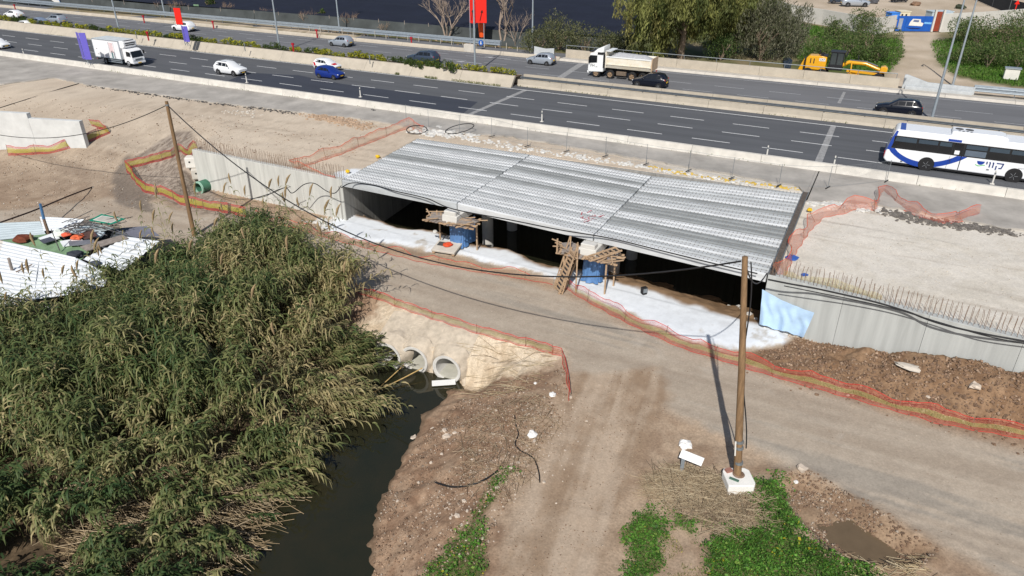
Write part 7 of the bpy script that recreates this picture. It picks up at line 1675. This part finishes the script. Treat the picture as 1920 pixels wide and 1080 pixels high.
tag(sheet('pond', pxpoly([(1470, 128), (1468, 112), (1478, 108), (1486, 114), (1482, 130)], U), U + .1, M('pond_water', (.03, .05, .09), .05, var=.1, spec=.6)), kind='structure')
# parked wrecks and yard clutter
for k, (x, y, lb) in enumerate(((1638, 6, 'dark clutter heap in the yard left of the parked dark vehicle'), (1716, 10, 'brown clutter heap in the middle of the yard'), (1800, 16, 'dark bush-like clutter beside the lamp posts in the yard'))):
    p = at(x, y, U); tag(lump(MB(), (0, 0, .3), 1.1, 80 + k, .5, 7).build('yard_clutter', M('clutter_%d' % k, lin(*((80, 80, 84), (130, 104, 84), (60, 66, 50))[k]), .9, var=.4, scale=2)), lb, 'clutter').location = p
# ================================================================== SHACK WITH CORRUGATED ROOFS
def corrugated(name, c, along, n, mat, parent, amp=.035, rows=3, org=Vector((0, 0, 0))):
    """quad c (4 points) with ridges running from edge 0-3 to edge 1-2 (along=0) or the other way"""
    A, B, C_, D = [Vector(p) - org for p in c]
    if along: A, B, C_, D = B, C_, D, A
    vs = []; fs = []; K = n * 4
    for i in range(K + 1):
        v = i / K; z = amp * math.sin(2 * math.pi * n * v)
        for j in range(rows + 1):
            u = j / rows; p = A.lerp(B, u).lerp(D.lerp(C_, u), v); vs.append((p.x, p.y, p.z + z + .015 * math.sin(3 * u + 9 * v)))
    for i in range(K):
        for j in range(rows): fs.append((i * (rows + 1) + j, i * (rows + 1) + j + 1, (i + 1) * (rows + 1) + j + 1, (i + 1) * (rows + 1) + j))
    return MB().add(vs, fs).build(name, mat, parent, 80)
SH_W = M('roof_sheet_white', lin(236, 240, 242), .6, var=.1, scale=1.0, spec=.3); SH_R = M('roof_sheet_rusty', lin(230, 230, 228), .7, var=0, scale=.7, col2=lin(206, 192, 176)); SH_B = M('roof_sheet_bluish', lin(200, 212, 216), .6, var=.12, scale=1)
def q4(pts, zs): return [at(x, y, z) for (x, y), z in zip(pts, zs if isinstance(zs, (list, tuple)) else [zs] * 4)]
o0 = Vector((*at(100, 520, 0).xy, 0)); sk = thing('shack', 'ramshackle shack roofed with white corrugated sheets behind the reeds', 'shack', o0)
R1 = [((-130, 425), (8, 452), (-20, 552), (-170, 530), 2.7), ((6, 452), (76, 468), (62, 563), (-22, 551), 2.72), ((74, 467), (142, 483), (132, 552), (60, 562), 2.70), ((140, 482), (204, 514), (196, 536), (130, 553), 2.66)]
for k, (a, b, c, d, z) in enumerate(R1): corrugated('roof_sheet', q4([a, b, c, d], z), 0, 15 if k < 3 else 6, SH_W if k != 0 else SH_R, sk, org=o0)
corrugated('roof_sheet', q4([(155, 486), (240, 444), (268, 448), (192, 499)], 2.45), 1, 8, SH_W, sk, org=o0); corrugated('roof_sheet', q4([(190, 498), (266, 448), (300, 452), (230, 508)], 2.43), 1, 8, SH_W, sk, org=o0)
corrugated('roof_sheet', q4([(-60, 421), (75, 415), (86, 440), (-20, 452)], 2.3), 0, 7, SH_B, sk, org=o0); corrugated('roof_sheet', q4([(74, 406), (158, 411), (140, 430), (82, 433)], 2.35), 0, 6, SH_W, sk, org=o0)
corrugated('roof_sheet', q4([(0, 548), (66, 563), (20, 590), (-40, 580)], 2.2), 0, 3, M('grey_sheet', lin(188, 190, 192), .6), sk, .01, org=o0)
corrugated('roof_sheet', q4([(60, 575), (108, 562), (112, 578), (76, 584)], 1.6), 0, 2, SH_W, sk, .01, org=o0)
corrugated('roof_sheet', q4([(200, 430), (275, 424), (300, 442), (235, 446)], 2.0), 0, 8, M('slate_sheet', lin(110, 112, 124), .7, var=.15), sk, org=o0)
MB().prism([tuple((p - o0).xy) for p in (at(-40, 456, 2.3), at(20, 448, 2.3), at(80, 436, 2.3), at(170, 470, 2.3), at(150, 488, 2.3), at(60, 470, 2.3))], 2.2, 2.28, 'z').build('green_floor', M('green_felt', lin(128, 158, 122), .9, var=.25, scale=1.5), sk)
for pts, z in (([(-130, 560), (60, 566), (200, 540), (290, 470), (290, 450), (160, 415), (-60, 430)], 2.1),):
    K = [at(x, y, z) - o0 for x, y in pts]
    for i in range(len(K)):
        a, b = K[i], K[(i + 1) % len(K)]; a, b = a.lerp((a + b) / 2, .06), b.lerp((a + b) / 2, .06)
        MB().bar((a.x * .93, a.y * .93, 1.0), (b.x * .93, b.y * .93, 1.0), .08, 2.2).build('wall', M('shack_wall', lin(92, 98, 106), .8, var=.3), sk)
def leaning(label, a, b, r, mat, name='post', cat='post'): return tag(MB().tube([a, Vector(a).lerp(Vector(b), .5), b], [r, r * .95, r * .9], 7).build(name, mat), label, cat)
leaning('rusty post with a blue top sticking out of the shack roof', at(92, 440, 2.2), at(82, 410, 3.6), .11, RUST, 'roof_post'); leaning('blue metal tube standing on the rusty roof post', at(82, 410, 3.6), at(75, 382, 4.7), .1, M('blue_tube', lin(70, 110, 150), .5), 'roof_post'); leaning('wooden stake poking through the white corrugated roof', at(24, 512, 2.5), at(16, 484, 3.6), .1, TIMB_G, 'roof_post'); leaning('thin dark rod lying on the white roof', at(30, 510, 2.85), at(60, 496, 2.85), .04, RUST, 'rod', 'rod')
def board(label, pts, z, mat, th=.05, name='scrap_board', cat='scrap board'):
    K = [at(x, y, z if not isinstance(z, list) else z[i]) for i, (x, y) in enumerate(pts)]; o = K[0]; n = len(K)
    return MB().add([p - o for p in K] + [p - o - Vector((0, 0, th)) for p in K], [tuple(range(n)), tuple(range(2 * n - 1, n - 1, -1))] + [(i, i + n, (i + 1) % n + n, (i + 1) % n) for i in range(n)]), o
def scrap(label, pts, z, mat, th=.06, name='scrap_board', cat='scrap board'):
    mb, o = board(label, pts, z, mat, th); ob = mb.build(name, mat); ob.location = o; return tag(ob, label, cat)
gsn = thing('discarded_sign', 'discarded green-framed road sign lying on the junk roof', 'sign', at(167, 412, 2.9))
for nm, pts, z, m_ in (('frame', [(167, 413), (190, 401), (235, 410), (209, 421)], 2.95, M('sign_green', lin(20, 140, 110), .5)), ('white_border', [(174, 412), (191, 404), (227, 410), (208, 418)], 2.965, CONC_W), ('face', [(177, 412), (192, 405), (222, 410), (207, 417)], 2.98, M('sign_face', lin(190, 186, 176), .6, var=.2))):
    K = [at(x, y, z) - at(167, 412, 2.9) for x, y in pts]; MB().prism([(p.x, p.y) for p in K], z - 2.93, z - 2.9, 'z').build(nm, m_, gsn)
scrap('dark brown panel lying tilted on the junk pile', [(150, 438), (172, 428), (182, 441), (158, 448)], [2.5, 2.9, 2.8, 2.5], M('brown_panel', lin(84, 62, 58), .7))
scrap('long grey plank lying across the junk on the shack', [(128, 452), (176, 449), (178, 456), (130, 460)], 2.5, M('grey_plank', lin(120, 122, 130), .8))
scrap('pale ribbed plank resting on the edge of the shack roof', [(150, 462), (230, 440), (240, 446), (162, 470)], 2.55, TIMB_G); scrap('white board among the junk left of the grey plank', [(72, 446), (100, 436), (112, 446), (86, 454)], 2.45, SH_W); scrap('dark grey box-like panel by the white board on the junk', [(74, 450), (94, 444), (104, 449), (82, 456)], 2.55, M('dark_panel', lin(84, 88, 98), .7)); scrap('pale sheet under the brown panel on the junk roof', [(112, 452), (150, 446), (160, 454), (118, 462)], 2.4, SH_W)
scrap('white torn sheet beneath the metal rods on the junk pile', [(120, 432), (175, 418), (214, 428), (150, 440)], 2.4, SH_B)
for k, (x, y, r, c, lb) in enumerate(((44, 446, .6, (112, 58, 38), 'rust brown scrap heap on the green roof felt'), (145, 444, .4, (222, 110, 70), 'orange plastic bundle beside the brown panel'), (124, 440, .34, (224, 100, 70), 'small orange bag among the junk'), (112, 437, .5, (226, 234, 224), 'white plastic bag on the junk pile'), (186, 440, .4, (206, 220, 226), 'pale container on the junk beside the brown panel'), (140, 477, .5, (62, 66, 74), 'black bag lying at the junction of the white roofs'), (178, 494, .35, (70, 76, 90), 'small dark scrap at the roof corner'))):
    tag(lump(MB(), (0, 0, 0), r, 300 + k, .45, 6).build('junk_item', M('junk_%d' % k, lin(*c), .7, var=.2)), lb, 'junk').location = at(x, y, 2.55)
rb2 = random.Random(4); mb = MB()
for k in range(38):
    a = at(rb2.uniform(112, 195), rb2.uniform(414, 436), 2.6 + rb2.random() * .35); an = rb2.gauss(.25, .5); l = rb2.uniform(.6, 2.4); mb.tube([a, a + Vector((l * math.cos(an), l * math.sin(an), rb2.uniform(-.2, .3)))], .028, 4)
tag(mb.build('metal_rods', STEEL), 'tangle of dark metal rods piled on the shack roof', 'metal rods', kind='stuff')
leaning('thin dark bent pole standing out of the junk pile', at(112, 470, 2.4), at(96, 430, 3.7), .035, STEEL, 'rod', 'rod')
